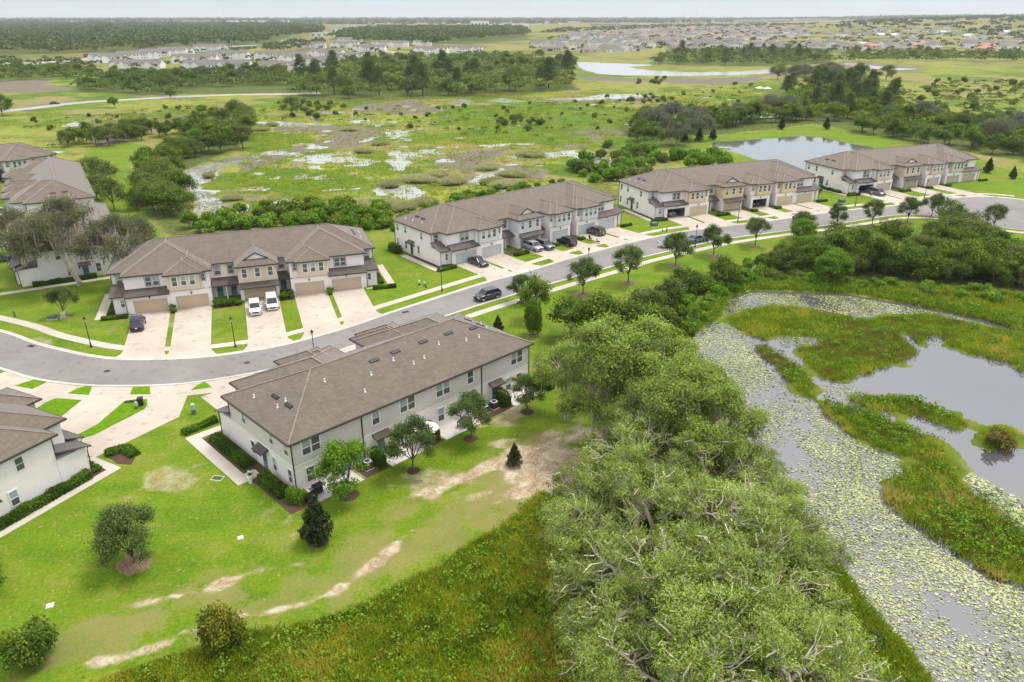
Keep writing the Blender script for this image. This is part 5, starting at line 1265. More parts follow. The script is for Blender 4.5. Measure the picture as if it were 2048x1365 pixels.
# A: end bed and hedge, patios, rear hedges
LA = 33.9
hedge('hedge', [LW('A',LA+.75,-2.2), LW('A',LA+.75,5.9)], 1.3, .75, 'low hedge along the left end wall of the grey row', seed=1)
hedge('hedge', [LW('A',LA+.75,8.9), LW('A',LA+.75,13.4)], 1.3, 1.0, 'taller hedge at the left rear corner of the grey row', seed=2)
hedge('hedge', [LW('A',LA+.7,13.9), LW('A',LA-.2,15.6)], 1.2, 1.3, 'bright hedge end beside the black grill', 'bright', seed=3)
bed([LW('A',LA-.4,-3.0), LW('A',LA+1.7,-3.0), LW('A',LA+1.7,16.2), LW('A',LA-.4,16.2)], 'mulch bed under the hedges of the grey row')
tag(MB().prism([tuple(LW('A',x,y)[:2]) for x, y in ((LA+1.75,-4.6),(LA+3.1,-4.6),(LA+3.1,8.2),(LA+.5,8.2),(LA+.5,6.7),(LA+1.75,6.7))], -.1, .05).build('footpath', M['walk']), kind='structure')
tag(MB().prism([tuple(LW('A',x,y)[:2]) for x, y in ((LA+3.1,-4.6),(LA+3.1,-3.4),(LA-2,-3.4),(LA-2,-4.6))], -.1, .058).build('footpath', M['walk']), kind='structure')
hedge('hedge', [LW('A',LA+2.9,-5.6), LW('A',LA-1.2,-5.9)], 1.0, .6, 'yellowish low hedge in front of the left end of the grey row', 'bright', seed=4)
for i, (a, b) in enumerate([(27.4,32.6),(18.4,23.9),(10.4,16.4),(1.0,5.4)]):
    tag(MB().prism([tuple(LW('A',x,y)[:2]) for x, y in ((a,DEP-.5),(b,DEP-.5),(b,DEP+2.3),(a,DEP+2.3))], -.1, .05).build('patio', M['patio']), kind='structure')
hedge('hedge', [LW('A',24.6,DEP-.1), LW('A',24.6,DEP+1.9)], .9, 1.6, 'upright hedge screen behind the bright green tree', seed=5)
hedge('hedge', [LW('A',17.3,DEP-.1), LW('A',17.3,DEP+1.9)], .9, 1.7, 'upright hedge screen beside the white patio umbrella', seed=6)
hedge('hedge', [LW('A',6.1,DEP-.1), LW('A',6.1,DEP+1.9)], .9, 1.8, 'upright hedge screen beside the air conditioner', seed=7)
hedge('hedge', [LW('A',-.9,DEP-.2), LW('A',-.9,DEP+2.6)], 1.1, 1.6, 'dark hedge screen past the right end of the grey row', seed=8)
for a, b, lb in [(5.6,9.6,'mulch bed by the air conditioners'),(23.9,27.0,'mulch bed behind the bright green tree'),(16.6,18.2,'mulch bed beside the patio umbrella')]:
    bed([LW('A',a,DEP-.4),LW('A',b,DEP-.4),LW('A',b,DEP+2.2),LW('A',a,DEP+2.2)], lb)
# F
hedge('hedge', [LW('F',-.45,-1.9), LW('F',-.45,14.5)], 1.1, .9, 'long clipped hedge along the end wall of the lower left row', seed=9)
q = GP([(212,912),(250,899),(272,913),(262,930),(235,928)]); bed(q, 'mulch bed on the corner of the footpath')
hedge('hedge', [q[0]+(0,), q[1]+(0,), q[2]+(0,)], 1.2, .55, 'dark low hedge on the footpath corner', seed=10)
q = GP([(176,926),(213,941),(190,955),(178,952)]); bed(q, 'flower bed at the front corner of the lower left row')
for i, p in enumerate([(184,932),(192,937),(200,941),(190,945),(183,940)]): plant_px('hedge', p, .6, label='small yellowish plant in the flower bed of the lower left row', group='flower bed plants', v=i)
# B
hedge('hedge', [LW('B',-1.4,-4.4), LW('B',2.4,-4.6)], .9, .5, 'low hedge before the left corner of the tan-bayed row', seed=11)
bed([LW('B',-.9,-3.4),LW('B',3.0,-3.6),LW('B',3.0,-2.6),LW('B',.3,-2.3),LW('B',.3,8),LW('B',-.9,8)], 'planted bed round the left corner of the tan-bayed row')
hedge('hedge', [LW('B',-.3,-2.6), LW('B',-.3,6)], .8, .5, 'low hedge on the left end wall of the tan-bayed row', seed=12)
tag(MB().prism([tuple(LW('B',x,y)[:2]) for x, y in ((3.2,-3.7),(3.2,-4.1),(-2.4,-4.1),(-2.4,8.4),(-1.0,8.4),(-1.0,-3.6))], -.1, .05).build('footpath', M['walk']), kind='structure')
for a, b, lb in [(15.0,19.4,'planted bed between the second and third tan garages'),(25.6,27.9,'planted bed right of the two white cars'),(8.6,9.3,'narrow bed between the first two tan garages'),(33.4,34.0,'narrow bed between the last two tan garages')]:
    bed([LW('B',a,-5.2),LW('B',b,-5.2),LW('B',b,-3.2),LW('B',a,-3.2)], lb)
    n = max(1, int((b-a)/.9))
    for i in range(n):
        for j, yy in enumerate((-4.7,-3.8)):
            w = LW('B', a+(i+.5)*(b-a)/n, yy); plant('hedge', w.x, w.y, random.uniform(.9,1.5), label='small plant in the '+lb, group='plants, '+lb, z=.02)
hedge('hedge', [LW('B',41.0,-4.7), LW('B',45.0,-5.0)], .9, .6, 'low hedge before the right corner of the tan-bayed row', seed=13)
hedge('hedge', [LW('B',43.0,-2.5), LW('B',43.0,3)], .8, .5, 'low hedge on the right end wall of the tan-bayed row', seed=14)
tag(MB().prism([tuple(LW('B',x,y)[:2]) for x, y in ((40,-3.8),(40,-4.3),(45.2,-4.3),(45.2,8.4),(43.9,8.4),(43.9,-3.7))], -.1, .05).build('footpath', M['walk']), kind='structure')
# C, D, E
for k, nm, sg in (('C','pale blue row',0),('D','cream yellow row',20),('E','farthest row',40)):
    hedge('hedge', [LW(k,-1.6,-4.6), LW(k,2.4,-4.7)], .9, .5, 'low hedge at the front left corner of the '+nm, seed=20+sg)
    hedge('hedge', [LW(k,.4,-3.0), LW(k,2.6,-3.5)], .6, .4, 'small hedge under the corner window of the '+nm, seed=21+sg)
    bed([LW(k,-.6,-2.9),LW(k,.4,-2.9),LW(k,.4,6.4),LW(k,-.6,6.4)], 'mulch strip along the left end wall of the '+nm)
    tag(MB().prism([tuple(LW(k,x,y)[:2]) for x, y in ((3.2,-3.6),(3.2,-4.0),(-1.9,-4.0),(-1.9,8.3),(-.65,8.3),(-.65,-3.4))], -.1, .05).build('footpath', M['walk']), kind='structure')
    hedge('hedge', [LW(k,15.6,-6.2), LW(k,19.0,-6.2)], 1.2, .6, 'clipped hedge between the second and third garages of the '+nm, seed=22+sg)
    hedge('hedge', [LW(k,25.9,-6.0), LW(k,27.6,-6.0)], 1.1, .5, 'short clipped hedge before the fourth garage of the '+nm, seed=23+sg)
    hedge('hedge', [LW(k,33.3,-6.0), LW(k,34.9,-6.0)], 1.1, .5, 'short clipped hedge before the fifth garage of the '+nm, seed=24+sg)
    hedge('hedge', [LW(k,48.0,-4.6), LW(k,51.0,-4.8)], .9, .5, 'low hedge at the front right corner of the '+nm, seed=25+sg)
    for a, b in ((15.2,19.2),(25.4,27.6),(33.2,35.2)):
        bed([LW(k,a,-5.4),LW(k,b,-5.4),LW(k,b,-3.0),LW(k,a,-3.0)], 'mulch bed at the recessed doors of the '+nm)
hedge('hedge', [LW('C',-1.2,13.0), LW('C',-1.2,9.6)], 1.6, 1.5, 'square hedge behind the left end of the pale blue row', seed=70)
hedge('hedge', [LW('E',-.9,-1.5), LW('E',-.9,6)], .9, .7, 'row of clipped bushes on the end wall of the farthest row', seed=71)
hedge('hedge', [LW('G2',33.9+.6,-1.0), LW('G2',33.9+.6,9)], .9, .8, 'dark hedge on the end wall behind the mossy oaks', seed=72)
tag(MB().prism([tuple(LW('G2',33.9+x,y)[:2]) for x, y in ((1.3,-6),(2.6,-6),(2.6,11),(1.3,11))], -.1, .05).build('footpath', M['walk']), kind='structure')

# ------------------------------------------------------------------ grasses nobody could count
def blades(name, pts, h, lm, seed, per=6, w=.05, spread=.16, tint=None):
    rg = np.random.default_rng(seed); P = np.repeat(np.array(pts), per, 0); n = len(P)
    hh = np.repeat(h, per)*(.5+.8*rg.random(n)); off = rg.normal(size=(n,2))*spread
    B = np.stack([P[:,0]+off[:,0], P[:,1]+off[:,1], np.full(n,-.05)],1)
    d = np.stack([rg.normal(size=n)*.45, rg.normal(size=n)*.45, np.ones(n)],1); s = unit(np.cross(d, rg.normal(size=(n,3))))*(w*(.6+.8*rg.random((n,1))))
    tp = B+d*hh[:,None]
    t = (np.repeat(tint, per) if tint is not None else .5)+rg.normal(size=n)*.12
    o = bpy.data.objects.new(name, quad_mesh(name, np.stack([B-s,B+s,tp+s*.4,tp-s*.4],1), t, LM[lm])); link(o); tag(o, kind='stuff'); return o
def poly_pts(poly, n, seed):
    rg = np.random.default_rng(seed); P = np.array(poly); lo = P.min(0); hi = P.max(0)
    q = lo+(hi-lo)*rg.random((n*3,2)); return q[sd_poly(q[:,0], q[:,1], poly, 30.) > .1][:n]
rp = poly_pts(GP([(90,1400),(375,1304),(500,1262),(600,1247),(679,1230),(752,1195),(806,1163),(876,1134),(933,1093),(997,1058),(1044,1017),(1080,985),(1130,1000),(1230,1050),(1330,1250),(1380,1420),(1300,1500),(300,1500)]), 27000, 81)
f = fbm(rp[:,0], rp[:,1], 5, 31, 4)+.5*fbm(rp[:,0], rp[:,1], 18, 32); keep = rng.random(len(rp)) < .35+1.6*(fbm(rp[:,0], rp[:,1], 3, 33)+.25)
edge = sd_poly(rp[:,0], rp[:,1], GP([(0,985),(1090,985),(1150,1080),(1230,1250),(1270,1560),(0,1560)]), 60.)   # thins out under the oaks
keep &= rng.random(len(rp)) < np.exp(np.minimum(edge,0)/2.2)
rp, f = rp[keep], f[keep]
blades('wild_grass', rp, .28+.35*np.clip(f+.3,0,1), 'grass', 82, 6, .045, .18, np.clip(.52+1.5*f+.7*fbm(rp[:,0],rp[:,1],1.6,34),0,1))
for i, P in enumerate(ISLANDS):
    a = abs(sum(P[j][0]*P[(j+1)%len(P)][1]-P[(j+1)%len(P)][0]*P[j][1] for j in range(len(P))))/2
    q = poly_pts(P, int(min(9000, a*9)), 90+i); ff = fbm(q[:,0], q[:,1], 6, 41+i)+.5*fbm(q[:,0],q[:,1],20,51)
    blades('shore_grass', q, .35+.5*np.clip(ff+.3,0,1), 'shore', 95+i, 6, .055, .22, np.clip(.5+1.7*ff+.6*fbm(q[:,0],q[:,1],2.2,52),0,1))
bank = [(1462,592),(1440,634),(1405,655),(1378,672),(1366,700),(1366,750),(1330,745),(1340,680),(1390,620),(1440,570),(1540,552),(1700,575),(1900,605),(2048,640),(2300,740),(2300,790),(2048,664),(1980,642),(1900,624),(1800,604),(1700,587),(1560,580),(1500,579)]
q = poly_pts(GP(bank), 9000, 101); blades('bank_grass', q, np.full(len(q),.75), 'shore', 102, 6, .06, .25, .3+.4*rng.random(len(q)))
bk2 = [(1560,556),(1800,572),(2048,592),(2300,640),(2300,720),(2048,642),(1900,605),(1700,577),(1560,566)]
q = poly_pts(GP(bk2), 7000, 107); blades('bank_grass', q, np.full(len(q),.8), 'shore', 108, 6, .06, .25, .3+.45*rng.random(len(q)))
nb = [(1600,1030),(1650,1085),(1690,1155),(1740,1225),(1800,1290),(1880,1400),(1800,1420),(1700,1280),(1620,1130),(1580,1040)]
q = poly_pts(GP(nb), 3500, 103); blades('bank_grass', q, np.full(len(q),.6), 'shore', 104, 6, .05, .22, .25+.4*rng.random(len(q)))
mp = poly_pts(GP([(-100,250),(-100,225),(300,215),(560,205),(900,190),(1180,180),(1340,175),(1560,190),(1400,230),(1240,260),(1240,300),(1230,370),(1000,400),(800,460),(500,440),(420,400),(420,360),(500,335),(500,260),(300,262)]), 34000, 105)
ff = fbm(mp[:,0], mp[:,1], 14, 61)+.6*fbm(mp[:,0], mp[:,1], 45, 62)
wet = np.full(len(mp), -9.)
for k, P in WATER.items(): wet = np.maximum(wet, sd_poly(mp[:,0], mp[:,1], P, 9.))
for P in Z['mud']: wet = np.maximum(wet, sd_poly(mp[:,0], mp[:,1], P, 9.)-1.0)
k = (wet < 0) & (ff > -.05)
blades('marsh_grass', mp[k], .25+.45*np.clip(ff[k]+.2,0,1), 'shore', 106, 4, .10, .5, np.clip(.5+2.0*ff[k]+.8*fbm(mp[k][:,0],mp[k][:,1],5,63),0,1))

# ------------------------------------------------------------------ lily pads
M['pad'] = leaf_mat('lily_pad', [(0,(.05,.045,.025)),(.22,(.14,.15,.05)),(.42,(.25,.31,.10)),(.66,(.38,.43,.19)),(.93,(.54,.55,.33)),(1,(.36,.27,.15))], .05, .45)
M['pad'].node_tree.nodes['Principled BSDF'].inputs['Specular IOR Level'].default_value = .35
def pads():
    rg = np.random.default_rng(111)
    def region(px, n, seed, dens): 
        q = poly_pts(GP(px), n, seed); isl = np.full(len(q),-40.)
        for P in ISLANDS: isl = np.maximum(isl, sd_poly(q[:,0],q[:,1],P,40.))
        w = sd_poly(q[:,0],q[:,1],WATER['lily_pond'],40.)
        f = fbm(q[:,0],q[:,1],5,71,4)+.6*fbm(q[:,0],q[:,1],16,72)
        return q[(isl < -.4)&(w > -.3)&(rg.random(len(q)) < dens+2.0*f)]
    chan = [(1455,600),(1500,585),(1560,585),(1700,592),(1900,628),(2048,668),(2300,760),(2300,800),(2048,672),(1850,628),(1735,640),(1600,612),(1480,640),(1500,690),(1560,760),(1640,810),(1760,905),(1830,925),(1760,975),(1870,1085),(2048,1175),(2300,1300),(2300,1500),(1900,1420),(1690,1150),(1560,960),(1440,790),(1370,740),(1370,690)]
    a = region(chan, 95000, 112, .62)
    b = region([(1880,905),(1940,940),(2048,1000),(2200,1050),(2200,1180),(2048,1060),(1960,985),(1900,940)], 3000, 113, .8)
    c = region([(1640,770),(1700,760),(1740,790),(1650,805),(1640,790)], 400, 114, .8); d = region([(1550,670),(1650,668),(1660,690),(1560,690)], 500, 115, .7)
    e = region([(1790,660),(1890,680),(1900,690),(1850,690)], 300, 116, .7); e2 = region([(1955,885),(2020,885),(2020,905),(1960,905)], 200, 117, .8)
    Q = np.concatenate([a,b,c,d,e,e2]); n = len(Q)
    r = .052+.075*rg.random(n)**1.5; big = sd_poly(Q[:,0],Q[:,1],GP([(1870,900),(2300,1060),(2300,1200),(1900,960)]),20.) > 0; r[big] *= 1.6
    t = np.clip(.5+.6*fbm(Q[:,0],Q[:,1],8,73)+rg.normal(size=n)*.26,0,1)
    order = np.argsort(np.hypot(Q[:,0],Q[:,1])/r + np.where(np.abs(Q[:,0]) > Q[:,1]*.68+2, 1e6, 0))
    def pad_mesh(seed):
        g = np.random.default_rng(seed); m = 9; k = [.12+6.0*(i/(m-1)) for i in range(m)]
        vs = [(0,0,.0)]+[(math.cos(x)*(1+.06*g.normal()), math.sin(x)*(1+.06*g.normal()), .012+.03*g.random()) for x in k]
        me = bpy.data.meshes.new('lily_pad'); me.from_pydata(vs, [], [(0,i,i+1) for i in range(1,m)])
        return me
    protos = []
    for i, tv in enumerate((.15,.35,.5,.65,.8,.95)):
        me = pad_mesh(i); at = me.attributes.new('tint','FLOAT','FACE'); at.data.foreach_set('value',[tv]*len(me.polygons)); me.materials.append(M['pad']); protos.append(me)
    for j in order[:300]:
        o = inst('lily_pad', protos[int(min(5, t[j]*6))], None, (Q[j,0],Q[j,1],-.115), rg.random()*6.28, (r[j],r[j],1))
        tag(o, 'pale green lily pad floating in the near lily channel', 'lily pad', 'lily pads in the near channel')
    R_ = order[300:]; m = 7; Q2 = Q[R_]; n2 = len(Q2)
    ang = np.linspace(.15, 6.13, m)[None,:]+rg.random((n2,1))*6.28; rr = r[R_][:,None]*(1+.1*rg.normal(size=(n2,m)))
    tiltx = rg.normal(size=(n2,1))*.06; tilty = rg.normal(size=(n2,1))*.06
    cx = np.cos(ang)*rr; cy = np.sin(ang)*rr
    V = np.stack([Q2[:,0:1]+cx, Q2[:,1:2]+cy, -.105+.01*rg.random((n2,1))+np.abs(cx*tiltx+cy*tilty)],-1).reshape(-1,3)
    me = bpy.data.meshes.new('lily_pads'); me.vertices.add(n2*m); me.loops.add(n2*m); me.polygons.add(n2)
    me.vertices.foreach_set('co', V.astype(np.float32).ravel()); me.loops.foreach_set('vertex_index', np.arange(n2*m,dtype=np.int32))
    me.polygons.foreach_set('loop_start', np.arange(0,n2*m,m,dtype=np.int32)); me.polygons.foreach_set('loop_total', np.full(n2,m,np.int32))
    at = me.attributes.new('tint','FLOAT','FACE'); at.data.foreach_set('value', t[R_].astype(np.float32)); me.update(); me.materials.append(M['pad'])
    o = bpy.data.objects.new('lily_pads', me); link(o); tag(o, kind='stuff')
    # marsh inlet pads
    q = poly_pts(WATER['marsh_water'], 22000, 118); f = fbm(q[:,0],q[:,1],7,75); q = q[rg.random(len(q)) < .30+2.2*f]; n3 = len(q)
    C = np.stack([q[:,0],q[:,1],np.full(n3,-.1)],1); s = .13+.14*rg.random((n3,1)); az = rg.random(n3)*6.28
    A = np.stack([np.cos(az),np.sin(az),0*az],1)*s; B = np.stack([-np.sin(az),np.cos(az),0*az],1)*s*.8
    o = bpy.data.objects.new('lily_pads', quad_mesh('marsh_pads', np.stack([C-A,C-B,C+A,C+B],1), rg.random(n3), M['pad'])); link(o); tag(o, kind='stuff')
pads()
# ------------------------------------------------------------------ vehicles
M['tyre'] = mat('tyre_rubber', (.015,.015,.016), .8); M['rim'] = mat('alloy_rim', (.42,.42,.43), .3, .5, .8)
M['car_glass'] = mat('car_glass', (.022,.028,.034), .05, .6); M['lamp_white'] = mat('headlamp_lens', (.62,.64,.66), .15, .6)
M['lamp_red'] = mat('tail_lamp_lens', (.38,.02,.015), .2, .6); M['plate'] = mat('number_plate', (.72,.72,.70), .5); M['plastic'] = mat('black_plastic', (.022,.022,.024), .5)
def paint(name, c): return mat('paint_'+name, c, .3, .5, .15, coat=.6)
PAINT = {'navy':paint('navy',(.018,.028,.075)),'white':paint('white',(.78,.78,.78)),'charcoal':paint('charcoal',(.045,.048,.055)),'silver':paint('silver',(.40,.41,.42)),'grey':paint('grey',(.16,.17,.185)),
 'black':paint('black',(.012,.012,.014)),'brown':paint('brown',(.10,.082,.068)),'slate':paint('slate_blue',(.085,.12,.155)),'blue':paint('blue',(.03,.10,.30)),'red':paint('red',(.45,.03,.03))}
CARS = {  # L, W, H, ground, body stations (t, width, belt z), cabin (base front, roof front, roof rear, base rear), tyre
 'sedan': (4.85,1.84,1.45,.20,[(0,.72,.62),(.04,.90,.80),(.18,.98,.90),(.30,1,.93),(.72,1,.96),(.88,.97,.98),(.97,.88,.93),(1,.74,.70)],(.27,.42,.70,.88),.33),
 'suv': (4.75,1.90,1.70,.24,[(0,.74,.70),(.035,.92,.92),(.16,.99,1.02),(.28,1,1.06),(.75,1,1.09),(.93,.98,1.09),(.985,.92,1.02),(1,.80,.75)],(.25,.38,.86,.975),.36),
 'minivan': (5.1,1.98,1.76,.20,[(0,.72,.66),(.035,.90,.86),(.13,.98,.98),(.22,1,1.04),(.75,1,1.06),(.95,.99,1.06),(.99,.93,1.0),(1,.82,.72)],(.17,.33,.90,.985),.34),
}
_cm = {}
def car_meshes(kind, pt):
    k = (kind, pt)
    if k in _cm: return _cm[k]
    L, W, H, gz, st, cab, tr = CARS[kind]; p = PAINT[pt]
    b = MB(); rings = []
    for t, w, zb in st:
        x = L/2-t*L; hw = W/2*w; zl = gz+(.12 if t in (0,1) else 0)
        half = [(hw*.80,zl),(hw*.97,zl+.10),(hw,zl+.30),(hw,zb-.22),(hw*.965,zb-.08),(hw*.86,zb)]
        ring = [(x,y,z) for y,z in half]+[(x,-y,z) for y,z in half[::-1]]; rings.append(ring)
    n = len(rings[0]); vs = [q for r in rings for q in r]; fs = []
    for i in range(len(rings)-1):
        for j in range(n): fs.append((i*n+j, i*n+(j+1)%n, (i+1)*n+(j+1)%n, (i+1)*n+j))
    fs += [tuple(range(n))[::-1], tuple((len(rings)-1)*n+j for j in range(n))]
    b.add(vs, fs); b.box(-L/2+.1, L/2-.1, -W*.44, W*.44, gz-.03, gz+.12)
    body = b.mesh('body', p, True)
    zbelt = st[3][2]-.02; x = [L/2-c*L for c in cab]; wb = W/2*.93; wt = W/2*.74
    V = [(x[0],wb*.92,zbelt),(x[0],-wb*.92,zbelt),(x[1],wt,H),(x[1],-wt,H),(x[2],wt,H-.02),(x[2],-wt,H-.02),(x[3],wb*.9,zbelt+.02),(x[3],-wb*.9,zbelt+.02)]
    mx_ = (x[1]+x[2])/2; V += [(mx_,wb*.985,zbelt),(mx_,-wb*.985,zbelt),(mx_,wt*1.03,H+.03),(mx_,-wt*1.03,H+.03)]
    g = MB().add(V, [(0,1,3,2),(6,4,5,7),(0,2,10,8),(8,10,4,6),(1,9,11,3),(9,7,5,11),(2,3,11,10),(10,11,5,4)])
    glass = g.mesh('window', M['car_glass'])
    r = MB(); e = .035
    R_ = [(x[1]+.06,wt*.97,H+e-.02),(x[1]+.06,-wt*.97,H+e-.02),(mx_,-wt*1.02,H+e+.02),(x[2]-.05,-wt*.97,H+e-.03),(x[2]-.05,wt*.97,H+e-.03),(mx_,wt*1.02,H+e+.02)]
    r.add(R_+[(a,b_,c-.06) for a,b_,c in R_], [(0,5,2,1),(5,4,3,2)]+[(i,(i+1)%6,(i+1)%6+6,i+6) for i in range(6)])
    roof = r.mesh('roof', p)
    pl = MB()
    for s in (1,-1):
        A = lambda i: Vector(V[i if s > 0 else i+1])
        pl.tube([A(0),A(2)],.045,4); pl.tube([A(4),A(6)],[.06,.09],4); pl.tube([A(2),A(10),A(4)],.045,4)
        f = .46; a0 = Vector(V[8 if s > 0 else 9]); a1 = Vector(V[10 if s > 0 else 11]); pl.tube([a0,a1],.04,4)
        if kind != 'sedan':
            q0 = A(6)*.42+a0*.58; q1 = A(4)*.42+a1*.58; pl.tube([q0+Vector((0,s*.01,0)),q1+Vector((0,s*.01,0))],.05,4)
    pil = pl.mesh('pillar', p)
    w_ = MB(); w_.tube([(0,-.11,0),(0,.11,0)],tr,16); tyre = w_.mesh('tyre', M['tyre'], False)
    w_ = MB(); w_.tube([(0,-.125,0),(0,.125,0)],tr*.62,10); rim = w_.mesh('rim', M['rim'])
    hl = MB(); hl.box(-.10,.06,-.19,.19,-.07,.08); hlm = hl.mesh('headlight', M['lamp_white'])
    tl = MB(); tl.box(-.06,.10,-.15,.15,-.10,.13); tlm = tl.mesh('tail_light', M['lamp_red'])
    gr = MB(); gr.box(-.05,.04,-W*.24,W*.24,-.12,.10); grm = gr.mesh('grille', M['plastic'])
    pm = MB(); pm.box(-.03,.02,-.17,.17,-.07,.07); pm = pm.mesh('licence_plate', M['plate'])
    mm = MB(); mm.box(-.08,.08,-.10,.10,-.07,.08); mm = mm.mesh('mirror', p)
    _cm[k] = (body, glass, roof, pil, tyre, rim, hlm, tlm, grm, pm, mm); return _cm[k]
def car(kind, pt, x, y, head, label, group=None, plate=True, z=.055):
    L, W, H, gz, st, cab, tr = CARS[kind]; b, g, r, pl, ty, rm, hl, tl, gr, pm, mm = car_meshes(kind, pt)
    o = empty('parked_car', (x, y, z), head, label, 'car', group)
    for n, me in (('body',b),('window',g),('roof',r),('pillar',pl)): inst(n, me, o)
    for sx in (.31,-.29):
        for sy in (1,-1):
            w = inst('wheel', ty, o, (sx*L, sy*(W/2-.09), tr)); inst('rim', rm, w)
    zb = st[1][2]
    for sy in (1,-1):
        inst('headlight', hl, o, (L/2-.10, sy*W*.34, zb-.14)); inst('tail_light', tl, o, (-L/2+.07, sy*W*.37, st[-2][2]-.14)); inst('mirror', mm, o, (L/2-(cab[0]+.06)*L, sy*(W/2+.07), st[3][2]+.02))
    inst('grille', gr, o, (L/2-.02, 0, zb-.24)); inst('licence_plate', pm, o, (-L/2+.01, 0, st[-2][2]-.34))
    return o
PK = 'cars parked on the driveways'
def car_px(kind, pt, px, deg, label, group=PK, **k):
    g = G(*px); return car(kind, pt, g.x, g.y, math.radians(deg), label, group, **k)
car_px('suv','navy',(277,655),110,'dark navy car with its rear to the road, first tan-bayed driveway')
car_px('suv','white',(511,624),290,'white SUV facing the road, left of two white cars')
car_px('minivan','white',(545,613),290,'white minivan facing the road, right of two white cars')
car_px('sedan','charcoal',(957,530),-50.6,'charcoal sedan before the first garage of the pale blue row')
car_px('suv','silver',(1066,500),-50.6,'silver SUV before the shed-roofed garage of the pale blue row')
car_px('suv','grey',(1089,497),-50.6,'grey SUV parked right beside the silver SUV')
car_px('suv','black',(1133,490),129.4,'black SUV with its rear to the road, on the pale blue row')
car_px('suv','brown',(1191,469),129.4,'brown SUV with its rear to the road, last of the pale blue row')
ROADC = 'cars on the road'
car_px('suv','charcoal',(975,598),217,'charcoal SUV on the road above the grey row', ROADC, z=.02)
car_px('sedan','slate',(1393,484),33,'slate blue sedan at the kerb behind a lamp post', ROADC, z=.02)
car_px('sedan','black',(1605,440),21,'black sedan on the road behind a street oak', ROADC, z=.02)
car_px('minivan','grey',(1752,390),-67,'grey minivan with a person beside it, outside an open garage')
for k, n, lb in (('D',5.6,'silver car inside the first open garage of the cream yellow row'),('D',30.2,'dark car inside the second open garage of the cream yellow row')):
    w = LW(k, n, -.2); car('sedan', 'silver' if n < 10 else 'charcoal', w.x, w.y, POSE[k][1]-math.pi/2, lb, 'cars inside open garages')
g = G(8,524); car('sedan','blue',g.x-1,g.y,math.radians(35),'blue car cut by the left edge below the mossy oaks',PK)
g = G(4,438); car('suv','white',g.x-2,g.y,math.radians(35),'white car at the left edge beside the end-on row',PK)
g = G(3,424); car('sedan','silver',g.x-2,g.y,math.radians(35),'silver car at the left edge behind the white one',PK)
g = G(110,209); car('sedan','navy',g.x,g.y,math.radians(20),'dark car driving alone on the causeway','cars on the causeway', z=.05)
def pickup(px, deg, label):
    g = G(*px); o = empty('pickup_truck', (g.x, g.y, .02), math.radians(deg), label, 'pickup truck', ROADC)
    b = MB(); L, W = 5.6, 1.95
    b.box(-2.8,2.7,-.97,.97,.42,.62,0)                                   # sills
    b.box(.95,2.75,-.95,.95,.60,1.06,0); b.box(-.9,1.0,-.97,.97,.60,1.10,0)   # bonnet, cab lower
    b.box(-2.8,-.9,.86,.97,.60,1.14,0); b.box(-2.8,-.9,-.97,-.86,.60,1.14,0); b.box(-2.8,-2.7,-.86,.86,.60,1.14,0)
    b.build('body', [PAINT['white']], o)
    s = MB(); s.box(-2.78,2.7,-.985,.985,.72,.90); s.build('stripe', PAINT['blue'], o)
    t = MB(); t.box(-2.7,-.95,-.86,.86,.60,.68); t.box(-1.0,-.9,-.86,.86,.6,1.12); t.build('bed', PAINT['blue'], o)
    c = MB().add([(1.05,.88,1.08),(1.05,-.88,1.08),(.45,.72,1.80),(.45,-.72,1.80),(-.65,.74,1.80),(-.65,-.74,1.80),(-.88,.88,1.10),(-.88,-.88,1.10)],[(0,1,3,2),(6,4,5,7),(0,2,4,6),(1,7,5,3),(2,3,5,4)])
    c.build('window', M['car_glass'], o)
    r = MB(); r.box(-.68,.48,-.75,.75,1.79,1.86); r.build('roof', PAINT['blue'], o)
    _, _, _, _, ty, rm, hl, tl, gr, pm, mm = car_meshes('suv','white')
    for sx in (1.75,-1.75):
        for sy in (1,-1): w = inst('wheel', ty, o, (sx, sy*.88, .38)); inst('rim', rm, w)
    for sy in (1,-1): inst('headlight', hl, o, (2.72,sy*.7,.92)); inst('tail_light', tl, o, (-2.82,sy*.88,.9))
pickup((1341,492), 33, 'white and blue pickup with open bed, parked at the kerb behind a street oak')

# ------------------------------------------------------------------ street furniture
M['lamp_glass'] = mat('lantern_glass', (.55,.55,.50), .2)
def lamp_post_parts():
    p = MB(); p.tube([(0,0,0),(0,0,.18),(0,0,.2),(0,0,.75),(0,0,.8),(0,0,3.95)],[.16,.16,.11,.095,.065,.05],10)
    l = MB(); l.tube([(0,0,3.93),(0,0,4.0),(0,0,4.05),(0,0,4.38)],[.05,.16,.12,.21],6)
    c = MB(); c.tube([(0,0,4.37),(0,0,4.42),(0,0,4.60),(0,0,4.68),(0,0,4.76)],[.26,.24,.09,.04,.03],6)
    k = MB()
    for i in range(6): a = 6.283*i/6; k.tube([(.12*math.cos(a),.12*math.sin(a),4.04),(.21*math.cos(a),.21*math.sin(a),4.4)],.014,4)
    return p.mesh('pole', M['black_metal']), l.mesh('lantern', M['lamp_glass']), c.mesh('cap', M['black_metal']), k.mesh('lantern_cage', M['black_metal'])
_lp = lamp_post_parts()
for p, lb in [((182.6,695),'black lamp post on the verge left of the navy car'),((471,694.5),'black lamp post before the lawn of the tan-bayed row'),((884,583),'black lamp post at the left front of the pale blue row'),((1176,544),'black lamp post behind the first street oak'),((1390,494.5),'black lamp post before the slate blue sedan'),((1475.6,444),'black lamp post before the cream yellow row'),((1710,413),'black lamp post beside the grey minivan'),((1848.7,396),'black lamp post before the middle of the farthest row')]:
    g = G(*p); o = empty('street_lamp', (g.x,g.y,0), 0, lb, 'lamp post', 'black street lamps')
    for n, me in zip(('pole','lantern','cap','lantern_cage'), _lp): inst(n, me, o)
